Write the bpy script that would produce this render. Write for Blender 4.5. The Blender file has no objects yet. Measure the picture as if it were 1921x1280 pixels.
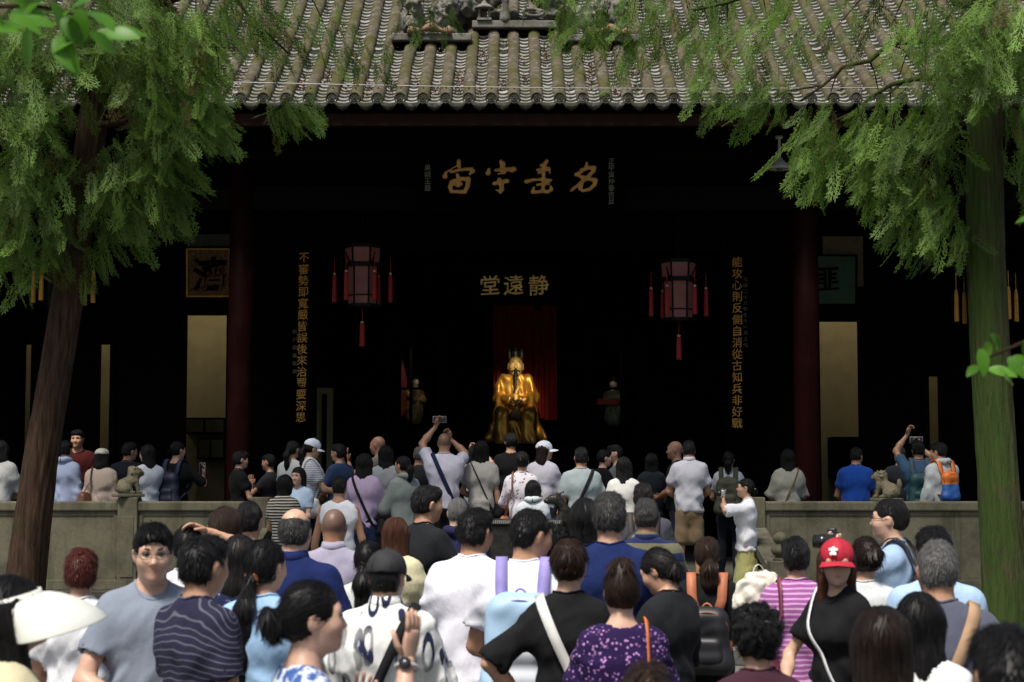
import bpy, bmesh, math, random
import numpy as np
from mathutils import Vector, Matrix

R = math.radians
SC = bpy.context.scene
COL = SC.collection
rng = np.random.default_rng(7)
random.seed(7)

# ------------------------------------------------------------------ camera
FPX = 3200.0                       # focal length in pixels of the 1921 px wide photograph
CAM_H = 1.95
PITCH = math.atan(240 / FPX)
cam_d = bpy.data.cameras.new('camera')
cam = bpy.data.objects.new('camera', cam_d)
COL.objects.link(cam)
cam.location = (0, 0, CAM_H)
cam.rotation_euler = (R(90) + PITCH, 0, 0)
cam_d.sensor_width = 36
cam_d.sensor_fit = 'HORIZONTAL'
cam_d.lens = FPX / 1921 * 36
cam_d.clip_start = .1
cam_d.clip_end = 500
cam_d.dof.use_dof = True
cam_d.dof.focus_distance = 20.0
cam_d.dof.aperture_fstop = 5.6
SC.camera = cam

# ------------------------------------------------------------------ sky, sun, exposure
SUN_EL, SUN_AZ = R(62), R(208)     # azimuth clockwise from +Y: the light comes from behind the camera, a little left
w = bpy.data.worlds.new('World')
SC.world = w
w.use_nodes = True
nt = w.node_tree
sky = nt.nodes.new('ShaderNodeTexSky')
sky.sky_type = 'NISHITA'
sky.sun_disc = False
sky.sun_elevation = SUN_EL
sky.sun_rotation = SUN_AZ
sky.air_density = 1.0
sky.dust_density = 3.0
sky.ozone_density = 1.0
bg = nt.nodes['Background']
nt.links.new(sky.outputs[0], bg.inputs[0])
bg.inputs[1].default_value = .08
sun_d = bpy.data.lights.new('sun', 'SUN')
sun_d.energy = 3.7
sun_d.angle = R(14)
sun_d.color = (1.0, .955, .88)
sun = bpy.data.objects.new('sun', sun_d)
COL.objects.link(sun)
sun.rotation_euler = Vector((-math.sin(SUN_AZ) * math.cos(SUN_EL), -math.cos(SUN_AZ) * math.cos(SUN_EL), -math.sin(SUN_EL))).to_track_quat('-Z', 'Y').to_euler()
sun.location = (-4, -8, 20)
SC.view_settings.view_transform = 'Standard'
SC.view_settings.look = 'None'
SC.view_settings.gamma = 1
SC.view_settings.exposure = .55
SC.cycles.use_denoising = True
SC.cycles.max_bounces = 6
SC.cycles.transparent_max_bounces = 6
SC.cycles.caustics_reflective = False
SC.cycles.caustics_refractive = False


def at(px, py, Y):
    """pixel of the photograph -> point at depth Y"""
    a, b = (px - 960) / FPX, -(py - 640) / FPX
    d = (a, math.cos(PITCH) - b * math.sin(PITCH), math.sin(PITCH) + b * math.cos(PITCH))
    t = Y / d[1]
    return Vector((d[0] * t, Y, CAM_H + d[2] * t))


# ------------------------------------------------------------------ object helpers
def mesh_obj(name, V, F, mat, parent=None, smooth=True, attrs=None, loc=None):
    me = bpy.data.meshes.new(name)
    V = np.asarray(V, dtype=np.float64)
    if isinstance(F, np.ndarray):
        F = F.tolist()
    me.from_pydata(V.tolist(), [], F)
    if attrs:
        for k, v in attrs.items():
            v = np.asarray(v, dtype=np.float32)
            if v.ndim == 1:
                a = me.attributes.new(k, 'FLOAT', 'POINT')
                a.data.foreach_set('value', v)
            else:
                a = me.attributes.new(k, 'FLOAT_VECTOR', 'POINT')
                a.data.foreach_set('vector', v.ravel())
    me.polygons.foreach_set('use_smooth', [smooth] * len(me.polygons))
    if mat is not None:
        for m in (mat if isinstance(mat, (list, tuple)) else [mat]):
            me.materials.append(m)
    me.update()
    o = bpy.data.objects.new(name, me)
    COL.objects.link(o)
    if parent is not None:
        o.parent = parent
    if loc is not None:
        o.location = loc
    return o


def link_mesh(name, me, parent=None, loc=(0, 0, 0), rz=0.0, scale=None):
    o = bpy.data.objects.new(name, me)
    COL.objects.link(o)
    o.parent = parent
    o.location = loc
    o.rotation_euler = (0, 0, rz)
    if scale is not None:
        o.scale = scale
    return o


def tag(o, label=None, cat=None, group=None, kind=None):
    if label:
        o['label'] = label
    if cat:
        o['category'] = cat
    if group:
        o['group'] = group
    if kind:
        o['kind'] = kind
    return o


def empty(name, loc=(0, 0, 0), rz=0.0):
    o = bpy.data.objects.new(name, None)
    o.empty_display_size = .1
    COL.objects.link(o)
    o.location = loc
    o.rotation_euler = (0, 0, rz)
    return o


class MB:
    """collects simple shapes into one mesh"""
    def __init__(s):
        s.V, s.F, s.M = [], [], []

    def add(s, V, F, m=0):
        n = len(s.V)
        s.V += [tuple(v) for v in V]
        s.F += [tuple(i + n for i in f) for f in F]
        s.M += [m] * len(F)
        return s

    def box(s, a, b, m=0, bev=0.0):
        x0, y0, z0 = a
        x1, y1, z1 = b
        if bev <= 0:
            V = [(x, y, z) for z in (z0, z1) for y in (y0, y1) for x in (x0, x1)]
            return s.add(V, [(0, 2, 3, 1), (4, 5, 7, 6), (0, 1, 5, 4), (2, 6, 7, 3), (0, 4, 6, 2), (1, 3, 7, 5)], m)
        bm = bmesh.new()
        bmesh.ops.create_cube(bm, size=1)
        for v in bm.verts:
            v.co = Vector(((x0 + x1) / 2 + v.co.x * (x1 - x0), (y0 + y1) / 2 + v.co.y * (y1 - y0), (z0 + z1) / 2 + v.co.z * (z1 - z0)))
        bmesh.ops.bevel(bm, geom=bm.edges[:], offset=bev, segments=2, affect='EDGES', profile=.5)
        s.bm(bm, m)
        return s

    def bm(s, bm, m=0):
        bm.verts.index_update()
        s.add([v.co[:] for v in bm.verts], [[v.index for v in f.verts] for f in bm.faces], m)
        bm.free()

    def tube(s, pts, rad, n=8, m=0, cap=True):
        pts = [Vector(p) for p in pts]
        if not isinstance(rad, (list, tuple)):
            rad = [rad] * len(pts)
        V, F = [], []
        ref = None
        for i, p in enumerate(pts):
            d = (pts[min(i + 1, len(pts) - 1)] - pts[max(i - 1, 0)])
            d = d.normalized() if d.length > 1e-9 else Vector((0, 0, 1))
            if ref is None:
                ref = d.orthogonal().normalized()
            ref = (ref - d * ref.dot(d))
            ref = ref.normalized() if ref.length > 1e-6 else d.orthogonal().normalized()
            b = d.cross(ref)
            for k in range(n):
                a = 2 * math.pi * k / n
                V.append(p + (ref * math.cos(a) + b * math.sin(a)) * rad[i])
        for i in range(len(pts) - 1):
            for k in range(n):
                a, b_ = i * n + k, i * n + (k + 1) % n
                F.append((a, b_, b_ + n, a + n))
        if cap:
            F.append(tuple(range(n - 1, -1, -1)))
            F.append(tuple(range((len(pts) - 1) * n, len(pts) * n)))
        return s.add(V, F, m)

    def lathe(s, prof, c=(0, 0, 0), n=20, m=0, a0=0.0, a1=2 * math.pi):
        V, F = [], []
        full = abs(a1 - a0 - 2 * math.pi) < 1e-6
        k = n if full else n + 1
        for r, z in prof:
            for i in range(k):
                a = a0 + (a1 - a0) * i / n
                V.append((c[0] + r * math.cos(a), c[1] + r * math.sin(a), c[2] + z))
        for j in range(len(prof) - 1):
            for i in range(n):
                a, b = j * k + i, j * k + (i + 1) % k
                F.append((a, b, b + k, a + k))
        if full:
            if prof[0][0] > 1e-5:
                F.append(tuple(range(k - 1, -1, -1)))
            if prof[-1][0] > 1e-5:
                F.append(tuple(range((len(prof) - 1) * k, len(prof) * k)))
        return s.add(V, F, m)

    def build(s, name, mat, parent=None, smooth=False, loc=None):
        o = mesh_obj(name, s.V, s.F, mat, parent, smooth, loc=loc)
        if isinstance(mat, (list, tuple)):
            o.data.polygons.foreach_set('material_index', s.M)
        return o


# ------------------------------------------------------------------ materials
MATS = {}


class NT:
    """small wrapper for building node trees"""
    def __init__(s, name):
        s.m = bpy.data.materials.new(name)
        s.m.use_nodes = True
        s.t = s.m.node_tree
        s.b = s.t.nodes['Principled BSDF']
        s.out = s.t.nodes['Material Output']

    def n(s, kind, **kw):
        nd = s.t.nodes.new('ShaderNode' + kind)
        for k, v in kw.items():
            if k.startswith('i_'):
                nd.inputs[k[2:].replace('_', ' ')].default_value = v
            else:
                setattr(nd, k, v)
        return nd

    def l(s, a, b):
        s.t.links.new(a, b)

    def coord(s, scale=(1, 1, 1), which='Object'):
        tc = s.n('TexCoord')
        mp = s.n('Mapping')
        mp.inputs['Scale'].default_value = scale
        s.l(tc.outputs[which], mp.inputs[0])
        return mp.outputs[0]

    def noise(s, vec, scale=5.0, detail=4.0, rough=.6):
        nd = s.n('TexNoise')
        nd.inputs['Scale'].default_value = scale
        nd.inputs['Detail'].default_value = detail
        nd.inputs['Roughness'].default_value = rough
        s.l(vec, nd.inputs['Vector'])
        return nd.outputs['Fac']

    def ramp(s, fac, stops, interp='LINEAR'):
        nd = s.n('ValToRGB')
        nd.color_ramp.interpolation = interp
        e = nd.color_ramp.elements
        while len(e) < len(stops):
            e.new(.5)
        for i, (p, c) in enumerate(stops):
            e[i].position = p
            e[i].color = (*c, 1) if len(c) == 3 else c
        s.l(fac, nd.inputs[0])
        return nd.outputs[0]

    def mix(s, fac, a, b, blend='MIX'):
        nd = s.n('Mix', data_type='RGBA', blend_type=blend)
        for sock, v in ((nd.inputs[0], fac), (nd.inputs[6], a), (nd.inputs[7], b)):
            if hasattr(v, 'is_output'):
                s.l(v, sock)
            elif isinstance(v, (int, float)):
                sock.default_value = v
            else:
                sock.default_value = (*v, 1)
        return nd.outputs[2]

    def math(s, op, a, b=0.0):
        nd = s.n('Math', operation=op)
        for sock, v in ((nd.inputs[0], a), (nd.inputs[1], b)):
            if hasattr(v, 'is_output'):
                s.l(v, sock)
            else:
                sock.default_value = v
        return nd.outputs[0]

    def bump(s, h, strength=.3, dist=.01):
        nd = s.n('Bump')
        nd.inputs['Strength'].default_value = strength
        nd.inputs['Distance'].default_value = dist
        s.l(h, nd.inputs['Height'])
        s.l(nd.outputs[0], s.b.inputs['Normal'])

    def col(s, c):
        if hasattr(c, 'is_output'):
            s.l(c, s.b.inputs['Base Color'])
        else:
            s.b.inputs['Base Color'].default_value = (*c, 1)

    def set(s, **kw):
        for k, v in kw.items():
            s.b.inputs[k.replace('_', ' ')].default_value = v
        return s


def simple(name, c, rough=.6, metal=0.0, var=.25, scale=6.0, bump=.0, bscale=40.0, spec=.5):
    if name in MATS:
        return MATS[name]
    t = NT(name)
    v = t.coord()
    f = t.noise(v, scale, 5)
    lo = tuple(x * (1 - var) for x in c)
    hi = tuple(min(1, x * (1 + var)) for x in c)
    t.col(t.ramp(f, [(.3, lo), (.7, hi)]))
    t.set(Roughness=rough, Metallic=metal)
    t.b.inputs['Specular IOR Level'].default_value = spec
    if bump:
        t.bump(t.noise(v, bscale, 4), bump, .01)
    MATS[name] = t.m
    return t.m


# ------------------------------------------------------------------ signed-distance modelling
def rot(yaw=0, pitch=0, roll=0):
    return np.array(Matrix.Rotation(yaw, 3, 'Z') @ Matrix.Rotation(pitch, 3, 'X') @ Matrix.Rotation(roll, 3, 'Y'))


def cone(a, b, ra, rb=None, n=None, q=1.0, k=.03, op=1, cut=None, mat=0):
    return dict(t='c', a=np.array(a, float), b=np.array(b, float), ra=ra, rb=ra if rb is None else rb,
                n=None if n is None else np.array(n, float) / np.linalg.norm(n), q=q, k=k, op=op, cut=cut)


def ell(c, r, Rm=None, k=.03, op=1, cut=None):
    return dict(t='e', c=np.array(c, float), r=np.array(r, float), R=Rm, k=k, op=op, cut=cut)


def prim_eval(p, X, Y, Z):
    if p['t'] == 'c':
        a, b = p['a'], p['b']
        dx, dy, dz = X - a[0], Y - a[1], Z - a[2]
        ab = b - a
        L = float(ab @ ab) + 1e-12
        t = np.clip((dx * ab[0] + dy * ab[1] + dz * ab[2]) / L, 0, 1)
        dx, dy, dz = dx - t * ab[0], dy - t * ab[1], dz - t * ab[2]
        r = p['ra'] + t * (p['rb'] - p['ra'])
        if p['n'] is not None:
            n, q = p['n'], p['q']
            h = dx * n[0] + dy * n[1] + dz * n[2]
            g = h * (1 / q - 1)
            ln = np.sqrt((dx + g * n[0]) ** 2 + (dy + g * n[1]) ** 2 + (dz + g * n[2]) ** 2 + 1e-12)
            ln0 = np.sqrt(dx * dx + dy * dy + dz * dz + 1e-12)
            d = (ln - r) * (ln0 / ln)
        else:
            d = np.sqrt(dx * dx + dy * dy + dz * dz) - r
    else:
        c, r = p['c'], p['r']
        dx, dy, dz = X - c[0], Y - c[1], Z - c[2]
        if p['R'] is not None:
            M = p['R'].T
            dx, dy, dz = (M[0, 0] * dx + M[0, 1] * dy + M[0, 2] * dz, M[1, 0] * dx + M[1, 1] * dy + M[1, 2] * dz,
                          M[2, 0] * dx + M[2, 1] * dy + M[2, 2] * dz)
        k0 = np.sqrt((dx / r[0]) ** 2 + (dy / r[1]) ** 2 + (dz / r[2]) ** 2 + 1e-9)
        k1 = np.sqrt((dx / r[0] ** 2) ** 2 + (dy / r[1] ** 2) ** 2 + (dz / r[2] ** 2) ** 2 + 1e-9)
        d = k0 * (k0 - 1) / k1
    if p['cut']:
        for pt, nr in p['cut']:
            d = np.maximum(d, (X - pt[0]) * nr[0] + (Y - pt[1]) * nr[1] + (Z - pt[2]) * nr[2])
    return d


def combine(D, d, p):
    k = p['k']
    if p['op'] > 0:
        h = np.clip(k - np.abs(D - d), 0, None) / k
        return np.minimum(D, d) - h * h * k * .25
    d = -d
    h = np.clip(k - np.abs(D - d), 0, None) / k
    return np.maximum(D, d) + h * h * k * .25


def prim_box(p):
    if p['t'] == 'c':
        r = max(p['ra'], p['rb']) * max(1.0, p['q'])
        return np.minimum(p['a'], p['b']) - r, np.maximum(p['a'], p['b']) + r
    r = p['r'].max()
    return p['c'] - r, p['c'] + r


def sdf_points(prims, P):
    D = np.full(P.shape[0], 1.0)
    for p in prims:
        D = combine(D, prim_eval(p, P[:, 0], P[:, 1], P[:, 2]), p)
    return D


def axis(lo, hi, zones, h):
    """grid line positions; zones: (from, to, step) with finer or coarser steps"""
    out, x = [lo], lo
    while x < hi:
        st = h
        for a, b, s in zones:
            if a <= x < b:
                st = s
        x += st
        out.append(x)
    return np.array(out)


def sdf_mesh(prims, h, zx=(), zy=(), zz=(), smooth=1):
    lo = np.min([prim_box(p)[0] for p in prims if p['op'] > 0], axis=0) - 2.5 * h
    hi = np.max([prim_box(p)[1] for p in prims if p['op'] > 0], axis=0) + 2.5 * h
    ax = [axis(lo[i], hi[i], z, h) for i, z in enumerate((zx, zy, zz))]
    D = np.full([len(a) for a in ax], .5, dtype=np.float32)
    for p in prims:
        a, b = prim_box(p)
        m = .06 + p['k']
        sl = []
        for i in range(3):
            i0 = max(0, int(np.searchsorted(ax[i], a[i] - m)) - 1)
            i1 = min(len(ax[i]), int(np.searchsorted(ax[i], b[i] + m)) + 1)
            sl.append(slice(i0, i1))
        if any(s.stop - s.start < 1 for s in sl):
            continue
        X = ax[0][sl[0]][:, None, None].astype(np.float32)
        Y = ax[1][sl[1]][None, :, None].astype(np.float32)
        Z = ax[2][sl[2]][None, None, :].astype(np.float32)
        D[tuple(sl)] = combine(D[tuple(sl)], prim_eval(p, X, Y, Z), p)
    D[0], D[-1], D[:, 0], D[:, -1], D[:, :, 0], D[:, :, -1] = (.5,) * 6
    V, Q = nets(D, ax)
    for _ in range(smooth):
        V = laplace(V, Q, .5)
    return V, Q


def nets(D, ax):
    S = D < 0
    nx, ny, nz = D.shape
    ids, pos, flip = [], [], []
    off = [((0, -1, -1), (0, 0, -1), (0, 0, 0), (0, -1, 0)), ((-1, 0, -1), (-1, 0, 0), (0, 0, 0), (0, 0, -1)),
           ((-1, -1, 0), (0, -1, 0), (0, 0, 0), (-1, 0, 0))]
    for a in range(3):
        s0 = [slice(None)] * 3
        s1 = [slice(None)] * 3
        s0[a], s1[a] = slice(0, -1), slice(1, None)
        I = np.argwhere(S[tuple(s0)] != S[tuple(s1)])
        if not len(I):
            continue
        J = I.copy()
        J[:, a] += 1
        d0, d1 = D[tuple(I.T)], D[tuple(J.T)]
        t = d0 / (d0 - d1)
        p = np.stack([ax[i][I[:, i]] for i in range(3)], 1)
        p[:, a] += t * (ax[a][J[:, a]] - ax[a][I[:, a]])
        q = np.stack([((I[:, 0] + o[0]) * ny + I[:, 1] + o[1]) * nz + I[:, 2] + o[2] for o in off[a]], 1)
        ids.append(q)
        pos.append(p)
        flip.append(d0 > 0)
    ids, pos, flip = np.concatenate(ids), np.concatenate(pos), np.concatenate(flip)
    u, inv = np.unique(ids.ravel(), return_inverse=True)
    cnt = np.bincount(inv).astype(float)
    rep = np.repeat(pos, 4, axis=0)
    V = np.stack([np.bincount(inv, rep[:, i]) / cnt for i in range(3)], 1)
    Q = inv.reshape(-1, 4)
    Q[flip] = Q[flip][:, ::-1]
    return V, Q


def laplace(V, Q, f):
    n = len(V)
    s = np.zeros((n, 3))
    c = np.zeros(n)
    for i in range(4):
        a, b = Q[:, i], Q[:, (i + 1) % 4]
        for k in range(3):
            s[:, k] += np.bincount(a, V[b, k], n) + np.bincount(b, V[a, k], n)
        c += np.bincount(a, minlength=n) + np.bincount(b, minlength=n)
    return V * (1 - f) + f * s / np.maximum(c, 1)[:, None]


def vnormals(V, Q):
    n = np.cross(V[Q[:, 2]] - V[Q[:, 0]], V[Q[:, 3]] - V[Q[:, 1]])
    N = np.zeros_like(V)
    for i in range(4):
        for k in range(3):
            N[:, k] += np.bincount(Q[:, i], n[:, k], len(V))
    return N / (np.linalg.norm(N, axis=1, keepdims=True) + 1e-12)


def waves(P, seed, freq, dirs=None, n=5, warp=.5):
    """cheap smooth noise in about -1..1"""
    g = np.random.default_rng(seed)
    out = np.zeros(len(P))
    Wp = P + warp / freq * np.stack([np.sin(P[:, (i + 1) % 3] * freq * .7 + g.uniform(0, 6)) for i in range(3)], 1)
    for i in range(n):
        d = g.normal(size=3) if dirs is None else np.array(dirs) + g.normal(size=3) * .35
        d /= np.linalg.norm(d)
        out += np.sin(Wp @ d * freq * g.uniform(.6, 1.6) * 2 + g.uniform(0, 6.3))
    return out / n * 1.6
# ------------------------------------------------------------------ people: materials
def skin_mat(i):
    key = 'skin%d' % i
    if key in MATS:
        return MATS[key]
    base = [(.50, .29, .19), (.42, .23, .14), (.56, .35, .25), (.34, .18, .11)][i]
    t = NT('skin')
    v = t.coord()
    f = t.noise(v, 14, 4)
    c = t.ramp(f, [(.3, (base[0] * .84, base[1] * .78, base[2] * .76)), (.5, base), (.7, tuple(min(1, x * 1.1) for x in base))])
    c = t.mix(t.math('MULTIPLY', t.ramp(t.noise(v, 45, 4, .7), [(.45, (0,) * 3), (.7, (1,) * 3)]), .35), c, (base[0] * .8, base[1] * .62, base[2] * .58))
    lip = t.n('Attribute', attribute_name='lip')
    c = t.mix(lip.outputs['Fac'], c, (base[0] * .72, base[1] * .42, base[2] * .45))
    st = t.n('Attribute', attribute_name='stub')
    sp = t.noise(v, 900, 2)
    sf = t.math('MULTIPLY', st.outputs['Fac'], t.ramp(sp, [(.3, (.35,) * 3), (.6, (1,) * 3)]))
    c = t.mix(sf, c, (.045, .037, .034))
    t.col(c)
    t.set(Roughness=.46)
    t.b.inputs['Specular IOR Level'].default_value = .4
    t.b.inputs['Subsurface Weight'].default_value = .12
    t.b.inputs['Subsurface Radius'].default_value = (.012, .005, .003)
    t.bump(t.noise(v, 350, 3), .12, .002)
    MATS[key] = t.m
    return t.m


HAIR = dict(black=(.009, .008, .008), soft=(.016, .013, .012), brown=(.032, .017, .011), red=(.085, .018, .013), chestnut=(.075, .028, .015),
            grey=(.14, .135, .13), salt=(.055, .052, .05), dark=(.02, .012, .009))


def hair_mat(c):
    key = 'hair_' + c
    if key in MATS:
        return MATS[key]
    b = HAIR[c]
    t = NT('hair')
    at_ = t.n('Attribute', attribute_name='strand')
    mp = t.n('Mapping')
    mp.inputs['Scale'].default_value = (9, 1.6, 1)
    t.l(at_.outputs['Vector'], mp.inputs[0])
    f = t.noise(mp.outputs[0], 1.6, 6, .75)
    hi = tuple(x * 1.75 for x in b)
    t.col(t.ramp(f, [(.3, tuple(x * .4 for x in b)), (.52, tuple(x * .85 for x in b)), (.75, hi)]))
    t.set(Roughness=.42)
    t.b.inputs['Specular IOR Level'].default_value = .2
    t.bump(f, 1.0, .02)
    MATS[key] = t.m
    return t.m


CLOTH_N = [0]


def cloth(c, pat=None, c2=None, rough=.88, name='cloth'):
    """woven fabric; pat: fine pattern in the cloth's own colours"""
    key = ('cloth', c, pat, c2)
    if key in MATS:
        return MATS[key]
    CLOTH_N[0] += 1
    t = NT(name)
    v = t.coord()
    big = t.noise(v, 3.5, 3)
    col = t.ramp(big, [(.3, tuple(x * .9 for x in c)), (.7, tuple(min(.9, x * 1.07) for x in c))])
    sep = t.n('SeparateXYZ')
    t.l(v, sep.inputs[0])
    z = sep.outputs['Z']
    wob = t.math('ADD', z, t.math('MULTIPLY', t.math('SUBTRACT', t.noise(v, 6, 2), .5), .02))

    def band(period, width, src=wob, soft=.06):
        fr = t.math('FRACT', t.math('DIVIDE', src, period))
        return t.ramp(fr, [(0, (1,) * 3), (max(width - soft, .01), (1,) * 3), (width, (0,) * 3), (.97, (0,) * 3)])
    if pat == 'stripe':          # even horizontal stripes
        col = t.mix(band(.026, .4), col, c2)
    elif pat == 'fine':
        col = t.mix(band(.02, .35), col, c2)
    elif pat == 'rugby':         # broad stripes
        col = t.mix(band(.115, .48, soft=.02), col, c2)
    elif pat == 'knit':
        col = t.mix(band(.03, .55), col, c2)
    elif pat == 'floral':
        vo = t.n('TexVoronoi', feature='F1')
        vo.inputs['Scale'].default_value = 62
        t.l(v, vo.inputs['Vector'])
        m = t.ramp(t.math('ADD', vo.outputs['Distance'], t.math('MULTIPLY', t.noise(v, 120, 2), .25)), [(.42, (1,) * 3), (.5, (0,) * 3)])
        sel = t.ramp(t.noise(v, 20, 2), [(.42, (0,) * 3), (.5, (1,) * 3)])
        hue = t.mix(t.noise(v, 30, 1), c2, (.5, .3, .55))
        col = t.mix(t.math('MULTIPLY', m, sel), col, hue)
    elif pat == 'bluefloral':
        m = t.ramp(t.noise(v, 22, 3), [(.47, (0,) * 3), (.53, (1,) * 3)])
        col = t.mix(m, col, c2)
    elif pat == 'sprig':
        vo = t.n('TexVoronoi', feature='F1')
        vo.inputs['Scale'].default_value = 24
        t.l(v, vo.inputs['Vector'])
        m = t.ramp(vo.outputs['Distance'], [(.2, (1,) * 3), (.28, (0,) * 3)])
        col = t.mix(m, col, c2)
    elif pat == 'arch':          # bold brushed arches and strokes
        mp = t.n('Mapping')
        mp.inputs['Scale'].default_value = (1.15, .6, .34)
        t.l(v, mp.inputs[0])
        vo = t.n('TexVoronoi', feature='F1')
        vo.inputs['Scale'].default_value = 15
        vo.inputs['Randomness'].default_value = .55
        t.l(mp.outputs[0], vo.inputs['Vector'])
        d = t.math('ADD', vo.outputs['Distance'], t.math('MULTIPLY', t.math('SUBTRACT', t.noise(v, 26, 2), .5), .16))
        m = t.ramp(d, [(.24, (0,) * 3), (.27, (1,) * 3), (.42, (1,) * 3), (.45, (0,) * 3)])
        ink = t.mix(t.ramp(t.noise(v, 5, 1), [(.52, (0,) * 3), (.58, (1,) * 3)]), (.02, .024, .06), (.30, .30, .29))
        brk = t.ramp(t.noise(v, 12, 1), [(.22, (0,) * 3), (.28, (1,) * 3)])
        col = t.mix(t.math('MULTIPLY', m, brk), col, ink)
    elif pat == 'contour':       # thin curved lines
        wv = t.n('TexWave', wave_type='RINGS')
        wv.inputs['Scale'].default_value = 15
        wv.inputs['Distortion'].default_value = 5.0
        wv.inputs['Detail'].default_value = 1
        wv.inputs['Detail Scale'].default_value = .6
        mp = t.n('Mapping')
        mp.inputs['Location'].default_value = (.18, 0, -1.42)
        t.l(v, mp.inputs[0])
        t.l(mp.outputs[0], wv.inputs['Vector'])
        col = t.mix(t.ramp(wv.outputs['Fac'], [(.86, (0,) * 3), (.95, (1,) * 3)]), col, c2)
    elif pat == 'lace':
        m = t.ramp(t.noise(v, 60, 2), [(.55, (0,) * 3), (.6, (1,) * 3)])
        m2 = t.ramp(t.noise(v, 7, 1), [(.5, (0,) * 3), (.56, (1,) * 3)])
        col = t.mix(t.math('MULTIPLY', m, m2), col, c2)
    t.col(col)
    t.set(Roughness=rough)
    t.b.inputs['Specular IOR Level'].default_value = .08
    t.b.inputs['Sheen Weight'].default_value = .10 if max(c) > .1 else .015
    t.b.inputs['Sheen Roughness'].default_value = .5
    cr = t.n('Mapping')
    cr.inputs['Scale'].default_value = (1, 1, .55)
    cr.inputs['Rotation'].default_value = (0, .5, 0)
    t.l(v, cr.inputs[0])
    h = t.math('ADD', t.math('MULTIPLY', t.noise(cr.outputs[0], 13, 3, .5), 1.0), t.math('MULTIPLY', t.noise(v, 420, 2), .06))
    t.bump(h, .5, .025)
    MATS[key] = t.m
    return t.m


# ------------------------------------------------------------------ people: anatomy
def unit(v):
    v = np.array(v, float)
    return v / (np.linalg.norm(v) + 1e-12)


def ik(S, W, l1, l2, pole):
    d = W - S
    L = np.linalg.norm(d)
    mx = (l1 + l2) * .995
    if L > mx:
        W = S + d / L * mx
        d, L = W - S, mx
    u = d / L
    x = (l1 * l1 - l2 * l2 + L * L) / (2 * L)
    hgt = math.sqrt(max(l1 * l1 - x * x, 0))
    p = np.array(pole, float)
    p = unit(p - u * (p @ u))
    return S + u * x + p * hgt, W


# wrist target, elbow pole, finger direction, palm normal for the RIGHT arm of a 1.72 m figure (x is mirrored for the left)
POSE = dict(
    down=((.262, .035, .835), (.35, -1, 0), (0, .12, -1), (-1, 0, 0), .35),
    loose=((.29, .07, .86), (.6, -1, 0), (-.05, .25, -1), (-1, .2, 0), .4),
    clasp=((.05, .235, 1.03), (1, -.4, -.5), (-.75, .5, .05), (-.3, -.8, -.2), .6),
    phone=((.07, .32, 1.24), (1, -.2, -.7), (-.35, .25, .9), (-.5, -.75, .3), .75),
    up=((.07, .33, 1.66), (1, .1, -.6), (-.3, .1, 1), (-.6, -.5, 0), .8),
    high=((.10, .22, 1.80), (1, .1, -.5), (-.4, .1, 1), (-.6, -.5, 0), .7),
    hip=((.185, -.02, 1.02), (1, -.55, .1), (-.5, -.75, -.25), (-.3, .2, -1), .4),
    fwd=((.16, .36, 1.10), (.5, -.6, -.8), (-.2, 1, .1), (-.8, 0, -.4), .45),
    wave=((.20, .30, 1.42), (.8, .1, -.8), (.1, .15, 1), (-.5, -.8, 0), .15),
    pray=((.035, .26, 1.30), (1, -.3, -.7), (-.05, .25, 1), (-1, 0, 0), .05),
    cross=((-.06, .20, 1.10), (1, .1, -.6), (-1, .25, .15), (0, -1, .1), .4),
    fold=((.10, .22, 1.02), (1, -.3, -.6), (-.95, .3, .1), (0, -1, .1), .5),
    head=((.10, -.02, 1.70), (1, .25, -.1), (-.8, -.2, .35), (0, -.3, -1), .5),
    strap=((.12, .14, 1.33), (.8, -.4, -.8), (-.5, .1, .85), (0, -1, 0), .8),
)


def hand_mesh(mb, W, f, n, side, curl, k):
    f = unit(f)
    n = unit(np.array(n) - f * (np.array(n) @ f))
    s = np.cross(f, n) * side
    P = lambda a, b, c: W + (f * a + s * b + n * c) * k
    rings = [(-.03, .026, .020), (0, .026, .018), (.03, .036, .0165), (.06, .041, .0155), (.088, .039, .0135), (.097, .034, .009)]
    V, F = [], []
    for a, rx, ry in rings:
        for i in range(10):
            t = 2 * math.pi * i / 10
            V.append(P(a, rx * math.cos(t), ry * math.sin(t)))
    for j in range(len(rings) - 1):
        for i in range(10):
            a, b = j * 10 + i, j * 10 + (i + 1) % 10
            F.append((a, b, b + 10, a + 10))
    F.append(tuple(range((len(rings) - 1) * 10, len(rings) * 10)))
    mb.add(V, F)
    for j, (off, ln, sp) in enumerate(((.029, .068, .10), (.0105, .077, .03), (-.009, .071, -.04), (-.027, .055, -.12))):
        p = P(.086, off, 0)
        d = unit(f + s * sp)
        pts, rr = [p], [.0092 * k]
        ang = 0
        c = curl * (1 + .08 * j)
        for seg, (fr, r_) in enumerate(((.45, .0088), (.31, .0078), (.24, .0062))):
            ang += c * (.75, .95, .6)[seg]
            p = p + (d * math.cos(ang) + n * math.sin(ang)) * ln * fr * k
            pts.append(p)
            rr.append(r_ * k)
        mb.tube([tuple(q) for q in pts], rr, 6)
    p = P(.018, .026, .006)
    d1 = unit(f * .75 + s * .75 + n * .35)
    d2 = unit(f * .95 + s * .25 + n * (.35 + .4 * curl))
    mb.tube([tuple(p), tuple(p + d1 * .036 * k), tuple(p + d1 * .036 * k + d2 * .028 * k), tuple(p + d1 * .036 * k + d2 * .05 * k)],
            [.0125 * k, .0108 * k, .0095 * k, .0065 * k], 6)


class Person:
    pass


PEOPLE = []


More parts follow.
